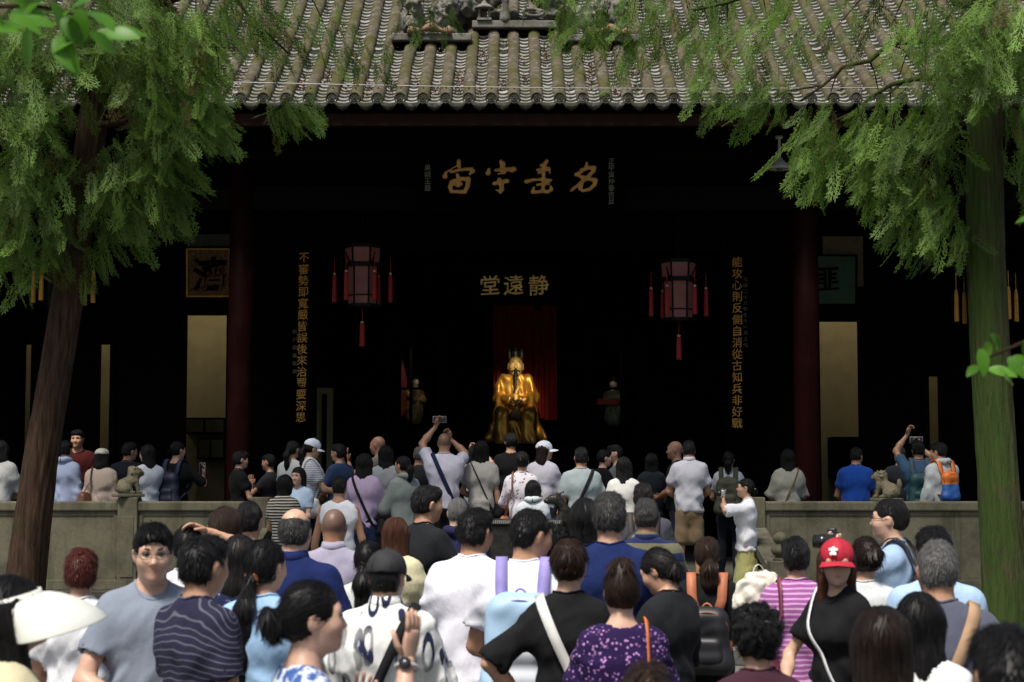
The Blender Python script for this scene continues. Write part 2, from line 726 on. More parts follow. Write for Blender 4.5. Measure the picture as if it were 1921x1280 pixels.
def person(label, px, top, Y, z0=0.0, yaw=0.0, sex='f', skin=0, fat=1.0, hair=('short', 'black'), head=(0, 0, 0), L='down', Rt='down',
           shirt=None, sleeve='tee', hem=.88, bottom=('trousers', (.02, .022, .03)), glasses=False, hat=None, collar='crew', loose=1.0,
           dim=False, group=None, H=None, seed=None, lod=None):
    P = Person()
    PEOPLE.append(P)
    idx = len(PEOPLE)
    sd = idx * 13 if seed is None else seed
    g = np.random.default_rng(sd)
    tp = at(px, top, Y)
    hat_t = {None: 0, 'cap': .012, 'bucket': .015, 'beret': .012, 'visor': .0}[hat[0] if hat else None]
    Ht = tp.z - z0 - hat_t - .012 if H is None else H
    k = Ht / 1.72
    P.k, P.H = k, Ht
    P.hatted = bool(hat) and hat[0] != 'visor'
    root = empty('person', (tp.x, Y, z0), R(yaw))
    tag(root, label, 'person', group)
    P.root = root
    lod = lod or (1.0 if Y < 9 else 1.35 if Y < 14 else 1.7)
    if dim:
        lod = 2.0
    fem = sex == 'f'
    fat = .965 + (fat - 1) * .65
    sw = (.138 if fem else .161) * (1 + (fat - 1) * .45)          # shoulder joint half width
    tw = (.108 if fem else .126) * fat                               # torso radius
    pw = (.126 if fem else .122) * fat
    A = lambda x, y, z: np.array((x, y, z), float) * k
    HC = A(0, .022, 1.608)
    hs = k * (.905 if fem else .935)
    HC[2] = Ht - .112 * hs
    Rh = rot(R(head[0]), R(head[1]), R(head[2]))
    piv = HC + np.array((0, -.03, -.10)) * hs
    hpt = lambda p: piv + Rh @ (np.array(p, float) * hs - np.array((0, -.03, -.10)) * hs)
    P.hpt, P.Rh, P.hs, P.HC = hpt, Rh, hs, HC

    def hcone(a, b, ra, rb=None, n=None, q=1.0, kk=.02, op=1, cut=None):
        return cone(hpt(a), hpt(b), ra * hs, None if rb is None else rb * hs, None if n is None else Rh @ np.array(n, float), q, kk * hs, op,
                    None if cut is None else [(hpt(c[0]), Rh @ unit(c[1])) for c in cut])

    def hell(c, r, Rl=None, kk=.02, op=1, cut=None):
        return ell(hpt(c), np.array(r) * hs, Rh if Rl is None else Rh @ Rl, kk * hs, op,
                   None if cut is None else [(hpt(q[0]), Rh @ unit(q[1])) for q in cut])
    P.hell, P.hcone = hell, hcone
    # ---- arms
    arms = []
    for side, spec in ((1, Rt), (-1, L)):
        ps = POSE[spec] if isinstance(spec, str) else spec
        wv, pole, f, n, curl = ps
        m = np.array((side, 1, 1), float)
        S = A(side * sw, -.014, 1.386)
        W = np.array(wv, float) * m * k
        if isinstance(spec, str) and spec in ('down', 'loose'):
            W[0] += side * ((sw - .17) + (fat - 1) * .10) * k
        E, W = ik(S, W, .292 * k, .252 * k, np.array(pole, float) * m)
        arms.append((side, S, E, W, np.array(f, float) * m, np.array(n, float) * m, curl))
    P.arms = arms
    ar = (.041 if fem else .047) * (1 + (fat - 1) * .8) * k
    # ---- torso primitives, shared by body and clothes with an inflation e
    fl = (0, 1, 0)

    def torso(e, flare=0.0, low=.93):
        p = [cone(A(-sw * .55, -.005, 1.30), A(sw * .55, -.005, 1.30), (.112 * fat) * k + e, n=fl, q=.93, k=.05),
             cone(A(0, 0, 1.31), A(0, .004, 1.08), (tw + .022) * k + e, (tw + flare * .6) * k + e, n=fl, q=.76 + .10 * (fat - 1), k=.05),
             cone(A(0, .004, 1.08), A(0, -.004, low), (tw + flare * .6) * k + e, (pw + .01 + flare) * k + e, n=fl, q=.78 + .10 * (fat - 1), k=.06),
             cone(A(-sw * .80, -.016, 1.376), A(sw * .80, -.016, 1.376), .047 * k + e * .8, k=.06),
             cone(A(-.05, -.030, 1.415), A(.05, -.030, 1.415), .046 * k + e * .6, k=.05)]
        for s in (-1, 1):
            p.append(cone(A(s * .025, -.022, 1.478), A(s * sw * .90, -.018, 1.392), .034 * k + e * .7, .036 * k + e * .7, k=.05))
            if fem:
                p.append(ell(A(s * .068, .088, 1.262), np.array((.062, .055, .06)) * k + e * .7, k=.05))
        if fat > 1.08 and not fem:
            p.append(ell(A(0, .06, 1.08), np.array((.12, .10, .13)) * k * fat + e * .5, k=.06))
        return p
    # ---- body
    B = torso(-.006)
    B.append(cone(A(0, -.008, 1.42), hpt((0, -.026, -.06)), (.048 if fem else .056) * k * (1 + (fat - 1) * .5), .048 * k if fem else .056 * k, k=.035))
    for s in (-1, 1):
        hipj, kn, an = A(s * .076, 0, .92), A(s * .095, .012, .49), A(s * .10, -.02, .085)
        B += [cone(hipj, kn, .066 * k * fat, .043 * k, k=.04), cone(kn, an, .043 * k, .033 * k, k=.03),
              cone(an, A(s * .115, .09, .035), .036 * k, .030 * k, k=.03)]
    for side, S, E, W, f, n, curl in arms:
        B += [cone(S, E, ar * 1.12, ar * .88, k=.035), cone(E, E + (W - E) * .35, ar * .88, ar * .9, k=.02),
              cone(E + (W - E) * .35, W, ar * .9, .0265 * k, k=.03)]
    # head
    HB = [cone(A(0, -.008, 1.42), hpt((0, -.026, -.06)), (.048 if fem else .056) * k * (1 + (fat - 1) * .5), .048 * k if fem else .056 * k, k=.035)]
    HB += [hell((0, -.012, .02), (.0745, .0945, .092), kk=.03), hell((0, .028, -.035), (.061, .061, .085), kk=.04),
          hell((0, .034, -.074), (.049 if not fem else .044, .048, .042), kk=.03), hell((0, .068, -.101), (.019, .018, .016), kk=.025),
          hcone((-.04, .070, .020), (.04, .070, .020), .013, kk=.03)]
    for s in (-1, 1):
        HB += [hell((s * .036, .058, -.032), (.029, .030, .027), kk=.03),
              hell((s * .031, .100, .000), (.021, .017, .0105), kk=.014, op=-1),
              hell((s * .0775, -.010, -.014), (.0095, .019, .031), rot(0, R(-12), R(s * 12)), kk=.010),
              hell((s * .085, .0, -.012), (.006, .010, .018), kk=.008, op=-1)]
    HB += [hcone((0, .084, .004), (0, .1015, -.034), .0065, .0115, kk=.012), hell((-.011, .090, -.038), (.0085, .010, .0075), kk=.008),
          hell((.011, .090, -.038), (.0085, .010, .0075), kk=.008), hell((0, .084, -.0615), (.021, .0125, .0052), kk=.006),
          hell((0, .082, -.0725), (.0175, .0125, .0062), kk=.006), hcone((-.018, .092, -.0668), (.018, .092, -.0668), .0028, kk=.004, op=-1)]
    face_on = abs(((yaw + head[0] + 180) % 360) - 180) > 50
    fine = (.0068 if face_on else .0092) * (1.0 if lod < 1.2 else 1.2)
    V, Q = sdf_mesh(HB, fine, smooth=0)
    V2, Q2 = sdf_mesh(B, .0185 * min(lod, 1.4), zz=[(-1, .85 * k, .035)], smooth=1)
    Q = np.concatenate([Q, Q2 + len(V)])
    V = np.concatenate([V, V2])
    hl = (V - piv) @ Rh / hs + np.array((0, -.03, -.10))        # head-local coordinates
    lip = np.clip(1 - np.sqrt(((hl[:, 0]) / .023) ** 2 + ((hl[:, 2] + .0668) / .0115) ** 2 + (np.clip(.082 - hl[:, 1], 0, 1) / .012) ** 2), 0, 1) ** .5 * (.95 if fem else .6)
    stub = np.zeros(len(V))
    hst, hcol = hair[0], hair[1]
    if hst in ('bald', 'buzz', 'fringe'):
        cr = np.clip((hl[:, 2] + .045 - np.clip(hl[:, 1], 0, 1) * 1.0) / .02, 0, 1) * np.clip((.035 - hl[:, 1] + np.clip(hl[:, 2] - .03, 0, 1) * .6) / .02, 0, 1) * (hl[:, 2] > -.09)
        stub = cr * {'bald': .12, 'buzz': .85, 'fringe': .35}[hst]
        if hst in ('bald', 'fringe'):
            stub *= np.clip(1.1 - np.clip((hl[:, 2] - .02) / .05, 0, 1), 0, 1)
    bm_ = MB()
    for side, S, E, W, f, n, curl in arms:
        hand_mesh(bm_, W, f, n, side, curl, k * (.93 if fem else 1.02))
    nb = len(V)
    Vb = np.concatenate([V, np.array([tuple(v) for v in bm_.V])])
    Fb = Q.tolist() + [tuple(i + nb for i in f_) for f_ in bm_.F]
    z_ = np.zeros(len(bm_.V))
    mesh_obj('body', Vb, Fb, skin_mat(skin), root, attrs=dict(lip=np.concatenate([lip, z_]), stub=np.concatenate([stub, z_])))
    # ---- shirt
    if shirt is not None:
        e = .011 * loose
        top_p = torso(e, flare=.012 * loose + (.014 if fem else .018), low=.78)
        sl = []
        for side, S, E, W, f, n, curl in arms:
            u = unit(E - S)
            ew = (.022 if sleeve != 'long' else .016) * loose * k
            S2 = S - u * .02 * k
            if sleeve == 'none':
                continue
            if sleeve in ('tee', 'half'):
                t = .66 if sleeve == 'tee' else 1.0
                end = S + (E - S) * t
                sl.append(cone(S2, end + u * .05, ar * 1.06 + ew * .45, ar * 1.0 + ew * 1.35, k=.045, cut=[(end, u)]))
                if lod < 1.2:
                    sl.append(cone(end - u * .02, end + u * .06, ar * .95 + ew * .35, k=.006, op=-1))
            else:
                t = .94 if sleeve == 'long' else .45
                end = E + (W - E) * t
                v = unit(W - E)
                sl.append(cone(S2, E, ar * 1.06 + ew * .6, ar * .95 + ew, k=.045))
                sl.append(cone(E, end + v * .03, ar * .95 + ew, (.033 if sleeve == 'long' else .043) * k + ew * .7, k=.03, cut=[(end, v)]))
        SP = top_p + [p for p in sl if p['op'] > 0]
        P.shirt_prims = list(SP)
        P.torso_prims = top_p
        nk = hpt((0, -.03, -.13))
        nb_ = A(0, -.028, 1.44)
        rn = {'crew': .064, 'wide': .086, 'polo': .060, 'vee': .068, 'hood': .064}[collar] * k
        SP.append(cone(nb_ + A(0, .030, .075), nb_ + (nk - nb_) * 2.0 + A(0, .02, .06), rn, rn * 1.05, k=.012, op=-1))
        if collar in ('vee', 'wide'):
            SP.append(ell(A(0, .10, 1.46), np.array((.06, .08, .07)) * k, k=.015, op=-1))
        SP += [p for p in sl if p['op'] < 0]
        hz_ = hem * k
        for p in top_p:
            if p['op'] > 0:
                p['cut'] = [(np.array((0, 0, hz_)), np.array((0, 0, -1.0)))]
        V, Q = sdf_mesh(SP, .0140 * lod, smooth=1)
        N = vnormals(V, Q)
        zr = V[:, 2] / k
        amp = np.clip((1.50 - zr) / .12, 0, 1) * (.0044 + .0092 * np.clip((1.32 - zr) / .3, 0, 1)) * (1.0 + .5 * (loose - 1))
        fold = waves(V, sd + 1, 20 / k, dirs=(1, .4, .45), n=4, warp=1.3) * .55 + waves(V, sd + 2, 16 / k, dirs=(.5, .3, -.9), n=4, warp=1.2) * .6
        rid_ = .55 - 1.25 * np.abs(waves(V, sd + 7, 11 / k, dirs=(.75, .3, .65), n=3, warp=1.4))
        rid2 = .55 - 1.25 * np.abs(waves(V, sd + 9, 9 / k, dirs=(-.6, .3, .8), n=3, warp=1.4))
        fold = fold * .55 + np.clip(rid_, -.6, .6) * 1.0 + np.clip(rid2, -.6, .6) * .8
        side_x = np.clip((np.abs(V[:, 0]) / k - .10) / .1, 0, 1)
        V = V + N * (amp * (1 + .6 * side_x) * fold)[:, None]
        so = mesh_obj('shirt', V, Q, shirt, root)
        P.shirt = so
        if not dim:
            cb = MB()
            cm = shirt
            th, rr = (.0055, rn * 1.02)
            c0 = nb_ + A(0, .026, .052)
            ring = []
            for i in range(25):
                a = 2 * math.pi * i / 24
                dy = math.cos(a)
                qx, qy = c0[0] + rr * math.sin(a) * 1.03, c0[1] - rr * dy * 1.03
                zs_ = np.linspace(1.60, 1.36, 61) * k
                ins = np.where(sdf_points(top_p, np.stack([np.full(61, qx), np.full(61, qy), zs_], 1)) < 0)[0]
                ring.append((qx, qy, (zs_[ins[0]] if len(ins) else c0[2]) - .001))
            if collar == 'polo':
                cV, cF = [], []
                for i, p in enumerate(ring):
                    o_ = np.array(p) - c0
                    o_[2] = 0
                    for sc, dz in ((1.00, -.012), (.96, .022), (1.05, .024), (1.24, -.012), (1.20, -.016)):
                        cV.append((c0[0] + o_[0] * sc, c0[1] + o_[1] * sc, p[2] + dz * k))
                for i in range(24):
                    for j in range(4):
                        a = i * 5 + j
                        cF.append((a, a + 1, a + 6, a + 5))
                cb.add(cV, cF)
            elif collar == 'hood':
                cb.tube([tuple(np.array(p) + (np.array(p) - c0) * .25 + A(0, -.01, -.01)) for p in ring], [(.022 + .016 * max(0, math.cos(2 * math.pi * i / 24))) * k for i in range(25)], 8, cap=False)
            elif collar in ('crew',):
                cb.tube(ring, th * k, 6, cap=False)
            if cb.V:
                cb.build('collar', cm, so, True)
    # ---- lower garment
    kind, bc = bottom[0], bottom[1]
    bmat = bc if not isinstance(bc, tuple) else cloth(bc)
    LP = []
    e = .010
    wz = .98 * k
    if kind == 'skirt':
        LP = [cone(A(0, 0, 1.0), A(0, 0, bottom[2] if len(bottom) > 2 else .5), (pw - .01) * k + e, (pw + .09) * k + e, n=fl, q=.82, k=.03, cut=[(A(0, 0, bottom[2] if len(bottom) > 2 else .5), np.array((0, 0, -1.))), (A(0, 0, 1.0), np.array((0, 0, 1.)))])]
    else:
        LP = [cone(A(0, 0, 1.0), A(0, -.01, .90), (tw + .005) * k + .006, (pw + .005) * k + e, n=fl, q=.80, k=.04, cut=[(A(0, 0, 1.02), np.array((0, 0, 1.)))])]
        zend = .10 if kind == 'trousers' else .50
        for s in (-1, 1):
            hipj, kn, an = A(s * .076, 0, .92), A(s * .095, .012, .49), A(s * .10, -.02, zend)
            if kind == 'trousers':
                LP += [cone(hipj, kn, .078 * k * fat + e, .052 * k + e, k=.03), cone(kn, an, .052 * k + e, .043 * k + e, k=.03, cut=[(an, np.array((0, 0, -1.)))])]
            else:
                LP += [cone(hipj, kn, .078 * k * fat + e, .078 * k + e, k=.03, cut=[(A(0, 0, zend), np.array((0, 0, -1.)))])]
    V, Q = sdf_mesh(LP, .030 * min(lod, 1.2), smooth=1)
    N = vnormals(V, Q)
    V = V + N * (waves(V, sd + 5, 22, dirs=(.4, .3, 1), n=4) * .006)[:, None]
    if kind == 'skirt':
        V = V + N * (np.sin(np.arctan2(V[:, 0], V[:, 1]) * 17) * .008 * np.clip((1.0 * k - V[:, 2]) / .2, 0, 1))[:, None]
    mesh_obj({'skirt': 'skirt', 'shorts': 'shorts'}.get(kind, 'trousers'), V, Q, bmat, root)
    # ---- shoes
    shm = simple('shoe_dark', (.02, .02, .022), .5) if idx % 3 else simple('shoe_pale', (.55, .55, .53), .6)
    for s in (-1, 1):
        V, Q = sdf_mesh([cone(A(s * .105, -.045, .045), A(s * .12, .13, .036), .046 * k, .040 * k, n=(0, 0, 1), q=.85, k=.02),
                         cone(A(s * .10, -.02, .05), A(s * .10, -.02, .09), .045 * k, .042 * k, k=.03)], .027, smooth=1)
        V[:, 2] = np.maximum(V[:, 2], .004)
        mesh_obj('shoe', V, Q, shm, root)
    # ---- hair
    if hst not in ('bald', 'buzz', 'none'):
        hair_build(P, hst, hcol, hair[2] if len(hair) > 2 else {}, root, sd, lod, dim)
    # ---- face details for those whose face shows
    if abs(((yaw + head[0] + 180) % 360) - 180) > 50:
        eb = MB()
        hm = hair_mat(hcol if hcol not in ('grey',) else 'salt')
        for s in (-1, 1):
            ev = MB()
            bmx = bmesh.new()
            bmesh.ops.create_uvsphere(bmx, u_segments=14, v_segments=10, radius=.0118 * hs, matrix=Matrix.Translation(hpt((s * .031, .0785, -.0005))))
            ev.bm(bmx, 0)
            fwd_ = Rh @ np.array((s * -.02, 1, -.06))
            bmx = bmesh.new()
            c_ = hpt((s * .031, .0785, -.0005)) + unit(fwd_) * .0050 * hs
            bmesh.ops.create_uvsphere(bmx, u_segments=12, v_segments=8, radius=.0076 * hs, matrix=Matrix.Translation(c_))
            ev.bm(bmx, 1)
            ev.build('eye', [simple('eye_white', (.62, .58, .55), .25, var=.03), simple('eye_iris', (.012, .008, .006), .15)], root, True)
            # lids and brow
            lid = [hpt((s * x, y, z)) for x, y, z in ((.0165, .0865, -.001), (.023, .0905, .0042), (.031, .0915, .0056), (.039, .0885, .0044), (.0465, .0815, .0000))]
            lb = MB()
            lb.tube(lid, [.0016 * hs, .0030 * hs, .0038 * hs, .0032 * hs, .0018 * hs], 6)
            lb.build('eyelash', hm, root, True)
            if P.hatted:
                continue
            br = [hpt((s * x, y, z)) for x, y, z in ((.014, .0905, .0205), (.024, .0915, .0245), (.036, .087, .0265), (.048, .0765, .0225))]
            lb = MB()
            lb.tube(br, [.0028 * hs, .0036 * hs, .0032 * hs, .0014 * hs], 6)
            lb.build('eyebrow', hm, root, True)
    if glasses:
        gb = MB()
        for s in (-1, 1):
            ring = [hpt((s * .032 + .0225 * math.cos(a) * (1 if abs(math.cos(a)) > .2 else 1), .1015 - .25 * max(0, abs(s * .032 + .0225 * math.cos(a)) - .03), -.002 + .0155 * math.sin(a))) for a in [2 * math.pi * i / 20 for i in range(21)]]
            gb.tube(ring, .0013 * hs, 5, cap=False)
            gb.tube([hpt((s * .054, .096, .002)), hpt((s * .074, .06, .003)), hpt((s * .0815, .0, .0)), hpt((s * .081, -.015, -.01))], .0015 * hs, 5)
        gb.tube([hpt((-.010, .1015, .001)), hpt((0, .104, .003)), hpt((.010, .1015, .001))], .0013 * hs, 5)
        gb.build('glasses', simple('glasses_frame', (.015, .012, .012), .3), root, True)
    if hat:
        hat_build(P, hat, root)
    return P


def hair_build(P, st, col, opt, root, sd, lod, dim):
    hell, hcone, hpt, hs = P.hell, P.hcone, P.hpt, P.hs
    up = (0, 0, 1)
    T = opt.get('t', {'short': .013, 'fade': .011, 'long': .015, 'pony': .009, 'bun': .010, 'bob': .017, 'curly': .030, 'fringe': .006, 'crop': .007}[st]) * (1.0 if 't' not in opt else .78)
    if P.hatted:
        T = min(T, .007)
    cran = hell((0, -.012 - T * .3, .02 + T * .25), (.0745 + T * (.62 if st in ('short', 'fade', 'crop', 'fringe') else .9), .0945 + T, .092 + T * .95), kk=.02)
    pr = [cran]
    nape = -.075
    if st in ('short', 'fade', 'curly', 'crop', 'fringe'):
        pr.append(hell((0, -.047, -.02), (.062 + T * .5, .050 + T * .8, .060), kk=.04))
        if st in ('short', 'curly') and not P.hatted:
            pr.append(hell((0, .045, .075), (.058 + T, .045 + T, .034 + T * .5), kk=.03))
        nape = -.072 if st != 'curly' else -.085
    elif st in ('pony', 'bun'):
        pr.append(hell((0, -.05, -.015), (.064 + T * .5, .05 + T, .065), kk=.04))
        nape = -.085
    Ln = opt.get('len', .36)
    if st == 'long':
        pr += [hcone((0, -.05, .01), (0, -.085, -.02 - Ln), .088, .085 * opt.get('w', 1.0), n=(0, 1, 0), q=.58, kk=.05),
               hcone((-.062, -.02, .0), (-.072, -.045, -.12 - Ln * .5), .040, .036, kk=.04),
               hcone((.062, -.02, .0), (.072, -.045, -.12 - Ln * .5), .040, .036, kk=.04)]
        nape = -.9
    elif st == 'bob':
        pr += [hcone((0, -.035, .0), (0, -.045, -.115), .090, .082, n=(0, 1, 0), q=.75, kk=.05),
               hcone((-.066, .0, -.01), (-.068, .01, -.10), .032, .026, kk=.04), hcone((.066, .0, -.01), (.068, .01, -.10), .032, .026, kk=.04)]
        nape = -.16
    elif st == 'pony':
        b = opt.get('tie', (0, -.108, .005))
        pr.append(hcone(b, (b[0], b[1] - .02, b[2] - .02), .022, .026, kk=.02))
    # face opening
    fz = opt.get('hairline', .058)
    pr.append(hell((0, .105, -.050), (.068 if st not in ('long', 'bob') else .060, .080, .098 + (fz - .058)), kk=.012, op=-1))
    if st in ('short', 'fade', 'crop', 'curly', 'fringe', 'pony', 'bun'):
        for s in (-1, 1):     # around the ears
            pr.append(hell((s * .088, .016, -.040), (.030, .040, .044), kk=.012, op=-1))
            pr.append(hell((s * .098, -.010, -.016), (.036, .030, .040), kk=.010, op=-1))
    if st not in ('long', 'bob'):
        pr.append(hell((0, -.09, nape - .055), (.055, .12, .058), kk=.025, op=-1))
        pr.append(hell((0, .02, nape - .072), (.2, .16, .07), kk=.02, op=-1))
    if st == 'fade':
        for s in (-1, 1):
            pr.append(hell((s * .115, -.03, -.05), (.038, .12, .075), kk=.03, op=-1))
    if st == 'fringe':
        pr.append(hell((0, .01, .10), (.075, .10, .075), kk=.03, op=-1))
    meshes = [sdf_mesh(pr, (.009 if lod < 1.2 else .0118) * hs if not dim else .014, smooth=1)]
    extra = []
    if st == 'pony':
        b = np.array(opt.get('tie', (0, -.108, .005)))
        a = hpt(b + np.array((0, -.012, -.01)))
        ln = opt.get('len', .38) * P.k
        sx = opt.get('sx', 0.0)
        mid = a + np.array((sx * .4, -.035, -.25 * ln))
        end = a + np.array((sx, -.01, -ln))
        w_ = opt.get('w', 1.0)
        extra.append([cone(a, mid, .022 * w_, .036 * w_, n=(0, 1, 0), q=.8, k=.02), cone(mid, (mid + end) / 2, .036 * w_, .032 * w_, n=(0, 1, 0), q=.75, k=.03),
                      cone((mid + end) / 2, end, .032 * w_, .012, n=(0, 1, 0), q=.75, k=.03)])
    if st == 'bun':
        b = np.array(opt.get('at', (0, -.105, .03)))
        r = opt.get('r', .042) * 1.12
        c = hpt(b)
        ex = [ell(c, np.array((r, r, r)) * hs * .8, P.Rh, k=.01)]
        g = np.random.default_rng(sd)
        nrm = unit(b - np.array((0, -.012, .02)))            # coil wound round the axis that leaves the skull
        e1 = unit(np.cross(nrm, (0.3, 0, 1)))
        e2 = np.cross(nrm, e1)
        prev = None
        for t in np.linspace(0, 13, 40):
            rr = r * (1.0 - .055 * t)
            q = c + P.Rh @ (e1 * math.cos(t) * rr + e2 * math.sin(t) * rr + nrm * r * (.15 + .055 * t)) * hs
            if prev is not None:
                ex.append(cone(prev, q, r * .30 * hs, k=.0025))
            prev = q
        extra.append(ex)
    for ex in extra:
        meshes.append(sdf_mesh(ex, (.0062 if st == 'bun' else .008) * hs if not dim else .013, smooth=1 if st != 'bun' else 0))
    AV, AF, AS = [], [], []
    nv = 0
    g = np.random.default_rng(sd + 9)
    for mi, (V, Q) in enumerate(meshes):
        N = vnormals(V, Q)
        hl = (V - P.HC) @ P.Rh / hs
        phi = np.arctan2(hl[:, 0], .06 - hl[:, 1])
        if st == 'curly':
            V = V + N * (waves(V, sd, 95, n=6, warp=1.2) * .011 + waves(V, sd + 3, 45, n=4) * .008)[:, None]
        elif st in ('short', 'fade', 'crop', 'fringe'):
            V = V + N * (waves(V, sd, 48, n=5, warp=1.0) * .0042 + waves(V, sd + 2, 110, n=5) * .0022)[:, None] * min(1, T / .010)
        else:
            V = V + N * (np.sin(phi * 21 + 3 * np.sin(hl[:, 2] * 14 + sd)) * .0016 + np.sin(phi * 47 + hl[:, 2] * 9) * .0011 + waves(V, sd, 30, n=4) * .0025)[:, None]
        sc = np.stack([phi * 1.0 + hl[:, 0] * 2, hl[:, 2] * 1.2 + hl[:, 1] * .8, np.full(len(V), mi * .37 + sd)], 1)
        if st == 'curly':
            sc = hl * 6
        AV.append(V)
        AF += (Q + nv).tolist()
        AS.append(sc)
        nv += len(V)
        # loose strands lying on the surface
        ns = 0 if dim else int({True: 1500, False: 260}[lod < 1.2] * (1 if mi == 0 else .6) * opt.get('strands', 1.0))
        if ns:
            ar_ = np.linalg.norm(np.cross(V[Q[:, 2]] - V[Q[:, 0]], V[Q[:, 3]] - V[Q[:, 1]]), axis=1)
            pick = g.choice(len(Q), ns, p=ar_ / ar_.sum())
            if P.hatted:
                pick = pick[hl[Q[pick][:, 0], 2] < -.02]
                ns = len(pick)
            p0 = V[Q[pick]].mean(1)
            n0 = N[Q[pick][:, 0]]
            rel = (p0 - P.HC) / hs
            gdir = np.where((n0[:, 2:3] > .75) & (mi == 0), np.stack([rel[:, 0], rel[:, 1] + .04, np.zeros(ns)], 1) * 12, np.array((0, 0, -1.0)))
            if st in ('pony', 'bun') and mi == 0:
                tgt = hpt(opt.get('tie', opt.get('at', (0, -.105, .02))))
                gdir = tgt - p0
            if st == 'curly':
                gdir = g.normal(size=(ns, 3))
            gdir = gdir + g.normal(size=(ns, 3)) * .18 * np.linalg.norm(gdir, axis=1, keepdims=True)
            tdir = gdir - n0 * (gdir * n0).sum(1, keepdims=True)
            tdir /= np.linalg.norm(tdir, axis=1, keepdims=True) + 1e-9
            bdir = np.cross(n0, tdir)
            ln = g.uniform(.4, 1, ns)[:, None] * {'short': .035, 'fade': .022, 'crop': .02, 'fringe': .02, 'curly': .03}.get(st, .075)
            wd = g.uniform(.0008, .0019, ns)[:, None]
            lift = g.uniform(-.001, .005, ns)[:, None] + (.003 if st in ('short', 'curly') else 0)
            curve = -ln * ln / .10 * .42
            rows = []
            for t_, ww in ((0, .6), (.5, 1), (1, .25)):
                c_ = p0 + tdir * ln * t_ + n0 * (lift * t_ * 1.6 + .0008 + curve * t_ * t_)
                rows += [c_ - bdir * wd * ww, c_ + bdir * wd * ww]
            SV = np.stack(rows, 1).reshape(-1, 3)
            base = nv + np.arange(ns) * 6
            SF = np.concatenate([np.stack([base, base + 1, base + 3, base + 2], 1), np.stack([base + 2, base + 3, base + 5, base + 4], 1)])
            AV.append(SV)
            AF += SF.tolist()
            AS.append(np.repeat(g.uniform(0, 30, (ns, 1)), 6, 0) * np.array((1, .3, .1)))
            nv += len(SV)
    mesh_obj('hair', np.concatenate(AV), AF, hair_mat(col), root, attrs=dict(strand=np.concatenate(AS)))
    if 'band' in opt and st in ('pony', 'bun'):
        b = hpt(np.array(opt.get('tie', opt.get('at', (0, -.108, .01)))) + np.array((0, -.008, -.008)))
        tb = MB()
        g2 = np.random.default_rng(sd + 4)
        ring = [tuple(b + P.Rh @ np.array((math.cos(a) * .027, -.012 * math.sin(a * 3) * .5, math.sin(a) * .027)) * hs) for a in np.linspace(0, 2 * math.pi, 19)]
        tb.tube(ring, [.011 * hs * g2.uniform(.75, 1.25) for _ in ring], 7, cap=False)
        tb.build('hair_tie', cloth(opt['band']), root, True)


